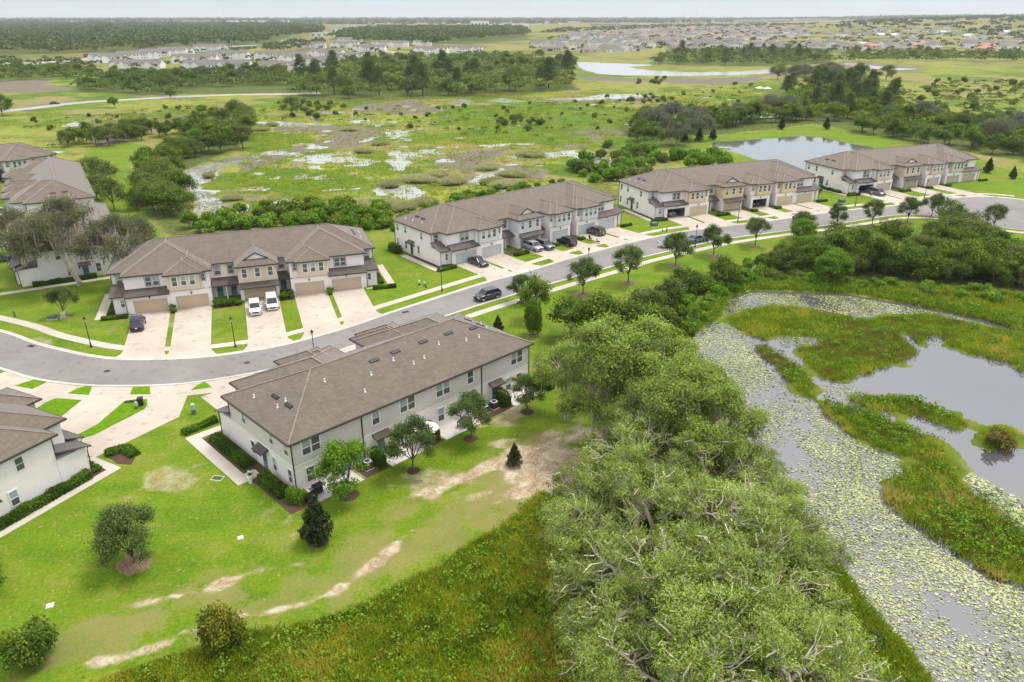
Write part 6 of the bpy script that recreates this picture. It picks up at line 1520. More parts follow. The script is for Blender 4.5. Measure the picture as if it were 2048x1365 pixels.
g = G(622.8,659.5,4.72); o = empty('street_lamp', (g.x,g.y,0), 0, 'black lamp post standing up behind the grey row roof', 'lamp post', 'black street lamps')
for n, me in zip(('pole','lantern','cap','lantern_cage'), _lp): inst(n, me, o)
M['util_green'] = mat('utility_green', (.10,.155,.11), .6); M['util_pale'] = mat('pale_green_cabinet', (.40,.48,.41), .6); M['util_white'] = mat('pale_pedestal', (.60,.63,.58), .6)
def util_box(px, w, d, h, m, label, deg=25, pad=True):
    g = G(*px); o = empty('utility_box', (g.x,g.y,0), math.radians(deg), label, 'utility box', 'utility boxes on the lawns')
    b = MB(); b.box(-w/2,w/2,-d/2,d/2,.08,h*.75); b.add([(-w/2-.02,-d/2-.02,h*.75),(w/2+.02,-d/2-.02,h*.75),(w/2+.02,d/2+.02,h*.75),(-w/2-.02,d/2+.02,h*.75),(-w/2+.06,-d/2+.08,h),(w/2-.06,-d/2+.08,h),(w/2-.06,d/2-.06,h),(-w/2+.06,d/2-.06,h)],[(4,5,6,7),(0,1,5,4),(1,2,6,5),(2,3,7,6),(3,0,4,7)])
    b.build('cabinet', M[m], o)
    if pad: MB().box(-w/2-.15,w/2+.15,-d/2-.15,d/2+.15,-.1,.08).build('plinth', M['curb'], o)
    MB().box(-w*.42,w*.42,-d/2-.03,-d/2-.005,.16,h*.68).build('door', M[m], o)
def pedestal(px, h, label, m='util_pale', r=.15):
    g = G(*px); o = empty('cable_pedestal', (g.x,g.y,0), 0, label, 'cable pedestal', 'cable pedestals on the lawns')
    MB().tube([(0,0,-.1),(0,0,h*.45)],[r*1.15,r*1.1],8).build('base', M['util_green'], o)
    MB().tube([(0,0,h*.45),(0,0,h*.92),(0,0,h)],[r,r,r*.7],8).build('cover', M[m], o)
util_box((1308,453),1.5,1.1,.95,'util_green','green transformer box on the lawn left of the cream yellow row',25)
util_box((1683,406),1.5,1.1,.95,'util_green','green transformer box on the lawn left of the farthest row',22)
util_box((105,638),1.2,.8,.6,'util_green','dark green low box under the oak by the mossy oaks',20)
util_box((127,635),.7,.6,.9,'util_pale','pale green cabinet beside the dark green low box',30)
pedestal((30,634),1.0,'green pedestal near the left edge, by the pavement','util_green',.14)
pedestal((839,571),.95,'taller pale pedestal on the lawn left of the pale blue row','util_white',.18)
pedestal((849,572),.8,'small pale pedestal right of the taller one','util_white',.14)
pedestal((852,576),.6,'dark little pedestal nearest the pavement before the pale blue row','util_green',.14)
pedestal((388,828),1.35,'pale green cylinder standing on the lawn left of the grey row','util_pale',.26)
pedestal((274,818),.95,'pale tilted pedestal on the long grass island','util_pale',.17)
def wheelie_bin(px, label, deg=20):
    g = G(*px); o = empty('rubbish_bin', (g.x,g.y,.075), math.radians(deg), label, 'bin', None)
    b = MB(); b.add([(-.24,-.24,.06),(.24,-.24,.06),(.24,.24,.06),(-.24,.24,.06),(-.31,-.33,.95),(.31,-.33,.95),(.31,.33,.95),(-.31,.33,.95)],[(0,3,2,1),(0,1,5,4),(1,2,6,5),(2,3,7,6),(3,0,4,7),(4,5,6,7)]); b.build('bin_body', M['plastic'], o)
    MB().box(-.34,.34,-.38,.36,.95,1.03).build('lid', M['plastic'], o)
    for s in (-1,1): MB().tube([(s*.25,.3,.1),(s*.31,.3,.1)],.1,10).build('wheel', M['tyre'], o)
wheelie_bin((283,812),'black bin beside the pale tilted pedestal on the grass island')
g = G(257,806); o = empty('garden_hose', (g.x,g.y,.08), math.radians(15), 'dark coil of hose lying on the long grass island', 'hose')
pts = [(.9*math.sin(t*1.3)*(1-.05*t)+.1*t, .28*math.cos(t*2.1), .05+.01*t) for t in np.linspace(0,7,30)]
MB().tube(pts,.05,6).build('hose_coil', M['plastic'], o)
M['hydrant'] = mat('red_hydrant_paint', (.50,.06,.05), .5)
def hydrant(px, label):
    g = G(*px); o = empty('fire_hydrant', (g.x,g.y,0), 0, label, 'hydrant')
    MB().tube([(0,0,0),(0,0,.08),(0,0,.1),(0,0,.62)],[.17,.17,.12,.12],10).build('barrel', M['hydrant'], o)
    MB().tube([(0,0,.62),(0,0,.66),(0,0,.8),(0,0,.88)],[.16,.16,.1,.03],10).build('bonnet', M['hydrant'], o)
    for a in (0,1.57,3.14): MB().tube([(0,0,.48),(.22*math.cos(a),.22*math.sin(a),.48)],.07,8).build('nozzle', M['hydrant'], o)
hydrant((1333,464),'red fire hydrant on the verge left of the cream yellow row')
pedestal((1325,463),.5,'small dark pedestal beside the red hydrant','util_green',.12)
for p, lb in [((214,743),'round manhole cover in the bend of the road'),((494,726),'round manhole cover before the two white cars')]:
    g = G(*p); tag(MB().tube([(0,0,-.02),(0,0,.026)],.42,20).build('manhole_cover', M['vent'], None, (g.x,g.y,0)), lb, 'manhole cover', 'manhole covers')
for p, lb in [((62,690),'dark drain grate at the kerb near the left edge'),((811,622),'dark drain grate at the kerb left of the lamp post')]:
    g = G(p[0],p[1]+3); o = MB()
    for i in range(5): o.box(-.55,.55,-.22+i*.1,-.16+i*.1,0,.035)
    o.box(-.6,.6,-.28,-.22,0,.037); o.box(-.6,.6,.30,.34,0,.037)
    o = o.build('drain_grate', M['vent'], None, (g.x,g.y,.01)); o.rotation_euler.z = math.radians(30 if p[0] > 400 else -25); tag(o, lb, 'drain', 'kerb drains')
g = G(435,957); o = empty('drain_grate', (g.x,g.y,0), math.radians(-10), 'square concrete drain inlet in the lawn beside the footpath', 'drain'); o.scale = (.72,.72,1)
f = MB(); f.box(-.82,.82,-.6,-.45,-.1,.03); f.box(-.82,.82,.45,.6,-.1,.03); f.box(-.82,-.7,-.45,.45,-.1,.03); f.box(.7,.82,-.45,.45,-.1,.03); f.build('frame', M['curb'], o)
for i in range(6): MB().box(-.7+i*.24,-.62+i*.24,-.45,.45,-.02,.035).build('bar', M['vent'], o)
MB().box(-.7,.7,-.45,.45,-.1,-.04).build('pit', M['black_metal'], o)
for p, s, lb in [((100,1212),.45,'white square lid on bare soil near the lower left corner'),((481,1076),.4,'white square lid on the lawn left of the dark magnolia')]:
    g = G(*p); o = empty('access_cover', (g.x,g.y,0), .4, lb, 'lid', 'white lids in the lawn'); MB().box(-s/2-.07,s/2+.07,-s/2-.07,s/2+.07,-.05,.03).build('rim', M['curb'], o); MB().box(-s/2,s/2,-s/2,s/2,.03,.07).build('lid', M['pipe'], o)
g = G(480,689.5); o = empty('utility_box', (g.x,g.y,0), .3, 'white and yellow low box on the verge beside the lamp post', 'utility box')
MB().box(-.5,.5,-.35,.35,-.05,.22).build('box', M['pipe'], o); MB().box(-.46,.2,-.3,.3,.22,.26).build('lid', mat('yellow_lid',(.62,.55,.15),.6), o)
# bench of wooden slats by the turning circle
M['wood'] = mat('weathered_wood', (.36,.28,.17), .8, var=.25, vscale=3)
g = G(1769,447); o = empty('park_bench', (g.x,g.y,.05), math.radians(28), 'wooden slatted bench on the pavement by the eighth street oak', 'bench')
for i in range(4): MB().box(-1.5,1.5,-.3+i*.16,-.18+i*.16,.42,.47).build('seat_slat', M['wood'], o)
for i in range(13): MB().box(-1.45+i*.235,-1.33+i*.235,.36,.40,.5,1.15).build('back_slat', M['wood'], o)
for s in (-1.4,0,1.4):
    MB().box(s-.05,s+.05,-.28,.36,0,.42).build('leg', M['wood'], o)
MB().box(-1.5,1.5,.40,.45,1.02,1.14).build('rail', M['wood'], o)
def folding_chair(px, label, deg):
    g = G(*px); o = empty('folding_chair', (g.x,g.y,.06), math.radians(deg), label, 'chair', 'black chairs on the driveway')
    MB().box(-.27,.27,-.27,.27,.40,.45).build('seat', M['plastic'], o); b = MB().box(-.27,.27,0,.04,0,.62).build('backrest', M['plastic'], o, (0,.26,.45)); b.rotation_euler.x = -.25
    for sx in (-.25,.25):
        MB().tube([(sx,-.26,0),(sx,.2,.62)],.02,5).build('leg', M['black_metal'], o); MB().tube([(sx,.26,0),(sx,-.24,.6)],.02,5).build('leg', M['black_metal'], o)
folding_chair((1181,482),'left of two black chairs on the driveway below the brown SUV',40); folding_chair((1197,488),'right of two black chairs on the driveway below the brown SUV',70)
# patio things behind the grey row
def ac_unit(x, y, label):
    w = LW('A',x,y); o = empty('air_conditioner', (w.x,w.y,.05), POSE['A'][1], label, 'air conditioner', 'air conditioners behind the grey row')
    MB().box(-.5,.5,-.5,.5,-.05,.05).build('base', M['curb'], o)
    b = MB(); b.box(-.42,.42,-.42,.42,.05,.86); b.build('housing', mat('ac_housing',(.13,.135,.14),.6), o)
    l = MB()
    for i in range(8):
        z = .12+i*.09
        for a,b_,c,d in ((-.43,.43,-.445,-.42),(-.43,.43,.42,.445)): l.box(a,b_,c,d,z,z+.03)
        for a,b_,c,d in ((-.445,-.42,-.43,.43),(.42,.445,-.43,.43)): l.box(a,b_,c,d,z,z+.03)
    l.build('louvre', M['vent'], o)
    MB().tube([(0,0,.86),(0,0,.90)],.40,16).build('fan_guard', M['pipe'], o); MB().tube([(0,0,.90),(0,0,.915)],.30,16).build('fan', M['vent'], o)
ac_unit(7.6,DEP+.75,'air conditioner nearest the right hedge screen'); ac_unit(9.1,DEP+.7,'air conditioner half hidden behind an oak'); ac_unit(25.9,DEP+.8,'air conditioner behind the bright green tree')
w = LW('A',12.9,DEP+1.3); o = empty('patio_table', (w.x,w.y,.05), POSE['A'][1]+.35, 'dark patio table on the third patio', 'table')
for i in range(7): MB().box(-.85,.85,-.5+i*.145,-.37+i*.145,.70,.74).build('slat', mat('dark_brown_wood',(.06,.05,.04),.6) if i == 0 else bpy.data.materials['dark_brown_wood'], o)
for sx in (-.78,.78):
    for sy in (-.42,.42): MB().box(sx-.035,sx+.035,sy-.035,sy+.035,0,.70).build('leg', M['black_metal'], o)
w = LW('A',18.4,DEP+1.3); o = empty('patio_umbrella', (w.x,w.y,.05), POSE['A'][1], 'white patio umbrella behind an oak', 'umbrella')
MB().tube([(0,0,0),(0,0,2.6)],.03,8).build('pole', M['black_metal'], o); MB().tube([(0,0,0),(0,0,.08)],.3,12).build('base', M['vent'], o)
c = MB(); n = 8; vs = [(1.45*math.cos(6.283*i/n),1.45*math.sin(6.283*i/n),1.95) for i in range(n)]+[(0,0,2.55)]
c.add(vs, [(i,(i+1)%n,n) for i in range(n)]); c.build('canopy', mat('white_canvas',(.78,.76,.74),.8), o)
for i in range(n): MB().tube([(0,0,2.5),(1.42*math.cos(6.283*i/n),1.42*math.sin(6.283*i/n),1.93)],.012,4).build('rib', M['black_metal'], o)
w = LW('A',32.0,DEP+1.0); o = empty('barbecue_grill', (w.x,w.y,.05), POSE['A'][1]+math.pi, 'black barbecue grill at the left rear corner of the grey row', 'grill')
MB().box(-.45,.45,-.28,.28,.12,.82).build('cabinet', M['plastic'], o)
h = MB(); pr = [(-.3,.82),(-.3,1.0),(-.18,1.16),(.1,1.2),(.28,1.08),(.3,.82)]; h.add([(s*.47,a,b) for s in (-1,1) for a,b in pr],[tuple(range(6))[::-1],tuple(range(6,12))]+[(i,(i+1)%6,(i+1)%6+6,i+6) for i in range(6)]); h.build('hood', M['black_metal'], o)
for s in (-1,1): MB().box(s*.48 if s>0 else -.9, .9 if s>0 else -.48,-.25,.25,.82,.87).build('side_shelf', M['rim'], o)
MB().box(-.35,.35,-.36,-.32,.98,1.02).build('handle', M['rim'], o)
for sx in (-.4,.4): MB().tube([(sx-.03,.2,.1),(sx+.03,.2,.1)],.1,10).build('wheel', M['tyre'], o)
w = LW('A',33.1,DEP+1.5); o = empty('storage_box', (w.x,w.y,.05), POSE['A'][1], 'black covered box beside the barbecue grill', 'box')
MB().box(-.55,.55,-.35,.35,0,.62).build('body', M['plastic'], o); MB().box(-.58,.58,-.38,.38,.62,.70).build('lid', M['plastic'], o)
w = LW('A',29.6,DEP+1.9); plant('hedge', w.x, w.y, 1.0, label='small round shrub at the edge of the first patio')
for y, lb in ((8.75,'tall white planter beside the end door, nearer the corner'),(7.9,'tall white planter beside the end door, farther one')):
    w = LW('A',LA+2.0 if y > 8 else LA+1.5,y); o = empty('planter', (w.x,w.y,.05), 0, lb, 'planter', 'white planters at the end door')
    MB().tube([(0,0,0),(0,0,.85)],[.18,.30],10).build('pot', M['pipe'], o); inst('plant', P_['hedge'][0]['crown'], o, (0,0,.8), 0, .5)

# ------------------------------------------------------------------ person by the grey minivan
def person(px, head, label):
    g = G(*px); o = empty('person', (g.x,g.y,.055), head, label, 'person')
    skin = mat('skin', (.42,.26,.19), .6); top = mat('pale_pink_top', (.62,.45,.43), .8); dk = mat('dark_hair', (.02,.015,.012), .7); sh = mat('dark_shorts', (.05,.05,.06), .8)
    V = [(0,0,.95),(0,0,1.15),(0,.0,1.38),(0,.01,1.50),(.01,.01,1.62),(0,.19,1.40),(.04,.24,1.14),(.18,.22,.95),(0,-.19,1.40),(.10,-.26,1.15),(.30,-.20,1.10),(0,.10,.88),(.05,.11,.48),(0,.12,.08),(.14,.13,.03),(0,-.10,.88),(-.03,-.11,.48),(-.06,-.12,.08),(.08,-.13,.03)]
    E = [(0,1),(1,2),(2,3),(3,4),(2,5),(5,6),(6,7),(2,8),(8,9),(9,10),(0,11),(11,12),(12,13),(13,14),(0,15),(15,16),(16,17),(17,18)]
    R = [.15,.13,.16,.06,.10,.06,.045,.035,.06,.045,.035,.09,.065,.045,.04,.09,.065,.045,.04]
    me = bpy.data.meshes.new('body'); me.from_pydata(V, E, []); me.materials.append(skin)
    b = bpy.data.objects.new('body', me); link(b, o)
    b.modifiers.new('skin','SKIN'); b.modifiers.new('sub','SUBSURF').levels = 1
    sv = me.skin_vertices[0].data
    for i, r in enumerate(R): sv[i].radius = (r, r)
    sv[0].use_root = True
    t = MB(); t.tube([(0,0,.98),(0,0,1.2),(0,0,1.36),(0,0,1.44)],[.175,.155,.19,.10],12); t.build('shirt', top, o, smooth=True)
    t = MB(); t.tube([(0,0,1.0),(0,0,.82)],[.17,.19],12)
    for s in (-1,1): t.tube([(0,s*.1,.86),(.02,s*.11,.58)],[.115,.095],10)
    t.build('shorts', sh, o, smooth=True)
    t = MB(); t.tube([(.0,.01,1.78),(-.01,.01,1.74),(-.035,.01,1.64),(-.06,.01,1.48)],[.03,.11,.115,.06],10); t.build('hair', dk, o, smooth=True)
person((1741,395), math.radians(60), 'person in a pale pink top standing at the open side of the grey minivan')
# ------------------------------------------------------------------ far country: causeway, highway, suburbs, woods, masts, haze
def ribbon(name, pxs, w, z, m):
    L_ = smooth_line(V2(pxs), 8); a = offset(L_, w/2); b = offset(L_, -w/2)
    return tag(MB().prism([tuple(p) for p in a]+[tuple(p) for p in b[::-1]], -.3, z).build(name, m), kind='structure')
M['far_road'] = concrete_mat('far_road_surface', (.36,.345,.33), .9)
ribbon('causeway', [(-140,236),(24,221.5),(110,211.5),(171,205),(342,195),(460,190.5),(578,188.8),(640,187)], 9.5, .06, M['far_road'])
ribbon('highway', [(-200,128),(40,127),(130,122),(230,114),(330,104),(420,96),(520,90)], 26, .06, M['far_road'])
ribbon('suburb_street', [(720,96),(790,106),(760,128),(700,134)], 8, .05, M['far_road'])
M['roof_grey'] = mat('far_grey_roof', (.165,.152,.145), .85, .2, var=.15, vscale=.3); M['roof_tan'] = mat('far_tan_roof', (.225,.195,.17), .85, .2, var=.15, vscale=.3)
M['roof_red'] = mat('far_terracotta_roof', (.42,.22,.155), .85, .2, var=.15, vscale=.3); M['roof_blue'] = mat('far_blue_roof', (.05,.16,.34), .6, .3)
M['far_white'] = mat('far_white_wall', (.82,.80,.78), .85); M['far_cream'] = mat('far_cream_wall', (.58,.51,.42), .85); M['far_dark'] = mat('far_windows', (.05,.06,.075), .3); M['metal_roof'] = mat('far_metal_roof', (.52,.54,.56), .5, .4)
def far_house_mesh(nm, w, d, h, roof, wall, gable=False, L_shape=True):
    b = MB()
    b.box(-w/2,w/2,-d/2,d/2,-.3,h,0)
    if L_shape: b.box(-w/2+.6,-w/2+w*.45,-d/2-4,-d/2+.1,-.3,h,0)
    def hiproof(x0,x1,y0,y1,hip_):
        o = .5; x0-=o;x1+=o;y0-=o;y1+=o; rise = min(x1-x0,y1-y0)/2*.48
        if x1-x0 >= y1-y0:
            i = (y1-y0)/2 if hip_ else 0; v = [(x0,y0,h),(x1,y0,h),(x1,y1,h),(x0,y1,h),(x0+i,(y0+y1)/2,h+rise),(x1-i,(y0+y1)/2,h+rise)]
            b.add(v,[(0,1,5,4),(2,3,4,5),(0,3,2,1)],1); b.add(v,[(1,2,5),(3,0,4)],1 if hip_ else 0)
        else:
            i = (x1-x0)/2 if hip_ else 0; v = [(x0,y0,h),(x1,y0,h),(x1,y1,h),(x0,y1,h),((x0+x1)/2,y0+i,h+rise),((x0+x1)/2,y1-i,h+rise)]
            b.add(v,[(1,2,5,4),(3,0,4,5),(0,3,2,1)],1); b.add(v,[(0,1,4),(2,3,5)],1 if hip_ else 0)
    hiproof(-w/2,w/2,-d/2,d/2,not gable)
    if L_shape: hiproof(-w/2+.6,-w/2+w*.45,-d/2-4,d*.1,not gable)
    for x in np.arange(-w/2+1.6, w/2-1, 2.9):
        for z in ([.9] if h < 4 else [.9,3.9]):
            b.box(x,x+1.2,-d/2-.04,-d/2+.02,z,z+1.3,2); b.box(x,x+1.2,d/2-.02,d/2+.04,z,z+1.3,2)
    if L_shape: b.box(-w/2+1.2,-w/2+w*.45-.6,-d/2-4.05,-d/2-3.98,0,2.1,2)
    for s in (-1,1): b.box(s*w/2-.03 if s<0 else w/2-.02, s*w/2+.02 if s<0 else w/2+.03,-.8,.8,.9,2.2,2)
    return b.mesh(nm, [M[wall], M[roof], M['far_dark']])
HM = [far_house_mesh('house',16,12,3.2,'roof_grey','far_white'), far_house_mesh('house',15,13,3.2,'roof_grey','far_cream'), far_house_mesh('house',14,11,5.6,'roof_tan','far_white'), far_house_mesh('house',16,12,3.2,'roof_tan','far_cream'),
      far_house_mesh('house',15,12,3.2,'roof_grey','far_white',True), far_house_mesh('house',17,13,3.2,'roof_red','far_cream'), far_house_mesh('house',15,13,5.4,'roof_grey','far_white'), far_house_mesh('house',14,12,3.0,'metal_roof','far_white',True)]
HN = ['grey-roofed white house','grey-roofed cream house','two-storey tan-roofed white house','tan-roofed cream house','grey gabled white house','red-roofed cream house','two-storey grey-roofed white house','pale metal-roofed white house']
def terr(x, y): return float(34*sst(1500,3300,np.array(y))*sst(.26,.62,np.array(x/max(y,1))))
def suburb(poly_px, n, mind, weights, where, seed):
    rg = random.Random(seed); pts = in_poly(GP(poly_px), n, mind, seed, True, 60)
    U = np.array([q[0]/q[1] for q in pts]); D = np.array([q[1] for q in pts]); uq = np.quantile(U,[.2,.4,.6,.8]); dq = np.quantile(D,[.33,.67])
    for q in pts:
        pl = ['far left','left','middle','right','far right'][int((q[0]/q[1] > uq).sum())]+' '+['front','centre','back'][int((q[1] > dq).sum())]
        i = rg.choices(range(8), weights)[0]
        o = inst('house', HM[i], None, (q[0],q[1],terr(q[0],q[1])), rg.choice([.35,.35+1.571,.35+3.142,.35-1.571])+rg.gauss(0,.08), rg.uniform(1.05,1.35))
        tag(o, HN[i]+' '+where+', '+pl, 'house', 'houses '+where+', '+HN[i])
suburb([(1060,100),(1060,86),(1200,76),(1340,72),(1480,84),(1680,92),(1700,104),(1560,103),(1340,104),(1180,106)], 120, 19, [6,5,2,4,2,.4,3,.3], 'in the suburb beyond the lake', 201)
suburb([(1700,106),(1690,94),(1780,88),(2048,86),(2150,92),(2150,104),(1900,107)], 45, 22, [3,3,2,3,3,2.2,2,.6], 'in the right-hand suburb', 202)
suburb([(1620,80),(1660,68),(1900,66),(2048,72),(2048,80),(1800,79)], 34, 34, [3,2,2,2,4,.3,2,2.5], 'in the row below the wooded rise', 203)
suburb([(1700,56),(1750,47),(1960,46),(2048,52),(2048,60),(1850,60)], 30, 50, [2,3,2,4,2,1,2,1], 'among the trees of the wooded rise', 204)
# far side of the suburb, too small to tell apart
def house_mass(poly_px, n, mind, seed):
    rg = random.Random(seed); b = MB()
    for q in in_poly(GP(poly_px), n, mind, seed, False, 50):
        w, d, h = rg.uniform(13,19), rg.uniform(11,15), rg.choice([3.2,3.2,5.5]); a = rg.choice([.35,1.92]); c, s = math.cos(a), math.sin(a); z = terr(*q)
        P = lambda x,y,zz: (q[0]+x*c-y*s, q[1]+x*s+y*c, zz+z); r = d*.24
        b.add([P(-w/2,-d/2,0),P(w/2,-d/2,0),P(w/2,d/2,0),P(-w/2,d/2,0),P(-w/2,-d/2,h),P(w/2,-d/2,h),P(w/2,d/2,h),P(-w/2,d/2,h)],[(0,1,5,4),(1,2,6,5),(2,3,7,6),(3,0,4,7)],rg.choice([0,0,1]))
        b.add([P(-w/2-.5,-d/2-.5,h),P(w/2+.5,-d/2-.5,h),P(w/2+.5,d/2+.5,h),P(-w/2-.5,d/2+.5,h),P(-w/2+d/2,0,h+r),P(w/2-d/2,0,h+r)],[(0,1,5,4),(1,2,5),(2,3,4,5),(3,0,4)],rg.choice([2,2,3,3,4] if rg.random()<.3 else [2,3]))
    tag(b.build('distant_houses', [M['far_white'],M['far_cream'],M['roof_grey'],M['roof_tan'],M['roof_red']]), kind='stuff')
house_mass([(1100,84),(1150,68),(1260,60),(1400,56),(1600,60),(1640,72),(1500,82),(1340,71),(1200,75)], 420, 22, 205)
house_mass([(230,46),(560,41),(1000,44),(1300,42),(1600,46),(1300,50),(1000,49),(600,47),(300,49)], 160, 60, 206)
# white townhouse rows on the left
def town_row_mesh(L, n):
    b = MB(); d = 13.; h = 5.8
    b.box(-L/2,L/2,-d/2,d/2,-.3,h,0)
    o = .5; v = [(-L/2-o,-d/2-o,h),(L/2+o,-d/2-o,h),(L/2+o,d/2+o,h),(-L/2-o,d/2+o,h),(-L/2-o,0,h+3.3),(L/2+o,0,h+3.3)]
    b.add(v,[(0,1,5,4),(2,3,4,5)],1); b.add([(-L/2,-d/2,h),(-L/2,d/2,h),(-L/2,0,h+3.1)],[(0,1,2)],0); b.add([(L/2,-d/2,h),(L/2,d/2,h),(L/2,0,h+3.1)],[(1,0,2)],0)
    for i in range(n):
        x = -L/2+(i+.5)*L/n
        for s in (-1,1):
            for dx in (-1.6,1.2):
                for z in (.9,3.7): b.box(x+dx-.5,x+dx+.5,s*d/2-.05,s*d/2+.05,z,z+1.3,2)
            if i in (0, n-1) or (i % 3 == 1):
                w = 2.6; y0 = s*(d/2+.9)
                b.box(x-w,x+w,min(y0,s*d/2*.8),max(y0,s*d/2*.8),-.3,h,0)
                b.add([(x-w-.3,y0+s*.3,h-.1),(x+w+.3,y0+s*.3,h-.1),(x,y0+s*.3,h+2.1),(x-w-.3,0,h-.1),(x+w+.3,0,h-.1),(x,0,h+2.1)],[(0,2,5,3),(2,1,4,5)],1)
                b.add([(x-w,y0,h-.1),(x+w,y0,h-.1),(x,y0,h+1.9)],[(0,1,2) if s<0 else (1,0,2)],0)
    return b.mesh('town_row', [M['far_white'], M['roof_grey'], M['far_dark']])
TR_ = {n: town_row_mesh(n*7.2, n) for n in (4,6,8)}
rows_px = [  # centre px (ground), number of units, heading deg, wording
 ((277,141),6,4,'white townhouse row nearest on the left, trees before it'),((438,142),8,0,'long white townhouse row, second of the front rank'),((556,145),4,-2,'short white townhouse row right of the long front one'),((645,134),6,-4,'white townhouse row at the right of the front rank'),
 ((225,125),6,52,'white gabled row at the left end of the estate'),((275,119),6,52,'white gabled row second from the left end'),((318,114),6,52,'white gabled row third from the left end'),((352,110),6,52,'white gabled row fourth from the left end'),
 ((392,127),6,6,'white row behind the long front one, left part'),((460,119),6,-4,'white row behind the long front one, right part'),((565,120),8,-3,'long white row in the middle of the estate'),((590,127),4,45,'white row set at an angle in the middle of the estate'),((422,103),6,30,'white row at the back of the estate near the highway'),((655,115),6,-20,'white row at the right back of the estate'),((690,124),6,52,'white row end-on beside the middle wood'),
 ((622,97),6,0,'pale row behind the estate, left of three'),((690,95),6,-4,'pale row behind the estate, middle of three'),((740,104),6,-6,'pale row behind the estate with trees before it'),((700,86),6,0,'farthest pale row before the pine wood, left'),((780,94),8,-4,'long pale row before the pine wood'),((845,93),4,-4,'short pale row before the pine wood'),((862,108),6,-8,'pale row among the trees, left of two'),((932,106),6,-8,'pale row among the trees, right of two')]
for p, n, a, lb in rows_px:
    g = G(*p); tag(inst('townhouse_block', TR_[n], None, (g.x,g.y,0), math.radians(a)), lb, 'townhouses', 'far white townhouse rows')
# big sheds and civic buildings towards the horizon
def far_box(x0, x1, yb, yt, wall, roof, label, name='warehouse', depth=.5):
    a, b = G(x0,yb), G(x1,yb); w = (b-a).length; d = w*depth; h = (yb-yt)/FPX*a.y; c = (a+b)/2
    o = empty(name, (c.x, c.y+d/2, terr(c.x,c.y)), 0, label, 'building', 'large far buildings')
    MB().box(-w/2,w/2,-d/2,d/2,-1,h).build('wall', M[wall], o)
    m = MB(); m.box(-w/2-.6,w/2+.6,-d/2-.6,d/2+.6,h,h+.9)
    m.build('roof', M[roof], o)
    k = MB(); n = max(3, int(w/14))
    for i in range(n): k.box(-w/2+(i+.25)*w/n,-w/2+(i+.75)*w/n,-d/2-.2,-d/2+.1,h*.25,h*.62)
    k.build('window', M['far_dark'], o)
far_box(941,977,54,44.5,'far_white','metal_roof','tall white block on the horizon, middle of the photo',depth=.6)
far_box(978,1058,58,51.5,'far_white','metal_roof','long low white shed right of the tall white block')
far_box(700,756,61,53,'far_white','metal_roof','white shed with dark stripe behind the pine wood')
far_box(662,701,65,58,'far_white','roof_blue','white building with blue roof at the right end of the forest')
far_box(620,668,73,68,'far_white','metal_roof','small white shed behind the pale rows')
far_box(352,440,47.5,42.5,'far_cream','roof_tan','long tan block on the left horizon',depth=.2); far_box(450,575,48,42.8,'far_white','metal_roof','longest pale block on the left horizon',depth=.2)
far_box(255,345,46.5,42.5,'far_cream','roof_tan','low tan building left of the long tan block',depth=.2); far_box(140,168,47.5,43.5,'far_white','metal_roof','small pale building at the forest edge, left horizon')
far_box(768,800,47,41.5,'roof_grey','roof_grey','grey block on the horizon left of the tall white block'); far_box(1064,1160,46,44,'far_white','metal_roof','thin white shed line on the horizon',depth=.2); far_box(1180,1240,52,47,'far_cream','roof_red','reddish shed on the horizon right of centre')
far_box(1476,1530,48,42,'far_cream','metal_roof','school hall with pale metal roof, left wing','school_building'); far_box(1534,1578,47,41,'far_cream','roof_blue','school hall with blue roof, right wing','school_building'); far_box(1596,1656,44.5,40.5,'far_cream','roof_blue','long blue-roofed hall right of the school','school_building')
def mast(px_, yb, yt, label, w=1.2):
    g = G(px_, yb); h = (yb-yt)/FPX*g.y; o = empty('radio_mast', (g.x,g.y,terr(g.x,g.y)), 0, label, 'mast', 'radio masts on the horizon')
    m = MB()
    for a in (0,2.09,4.19): m.tube([(w*math.cos(a),w*math.sin(a),0),(w*.5*math.cos(a),w*.5*math.sin(a),h)],.22,4)
    n = 14
    for i in range(n):
        for j in range(3):
            a, b_ = 2.09*j, 2.09*(j+1); z0, z1 = h*i/n, h*(i+1)/n; r0, r1 = w*(1-.5*i/n), w*(1-.5*(i+1)/n)
            m.tube([(r0*math.cos(a),r0*math.sin(a),z0),(r1*math.cos(b_),r1*math.sin(b_),z1)],.12,3)
    m.build('lattice', M['rim'], o); t = MB()
    for z in (.72,.86,.97): t.box(-w*1.6,w*1.6,-w*.8,w*.8,h*z-1.2,h*z+1.2)
    t.build('antenna', M['pipe'], o)
mast(449,44,14,'tallest radio mast on the left horizon'); mast(235,43,22,'shorter radio mast at the far left'); mast(1367,44,25,'left of two masts on the right horizon'); mast(1392,44,25,'right of two masts on the right horizon'); mast(1705,41,28,'small mast before the wooded rise'); mast(318,43,30,'thin faint mast on the left horizon')
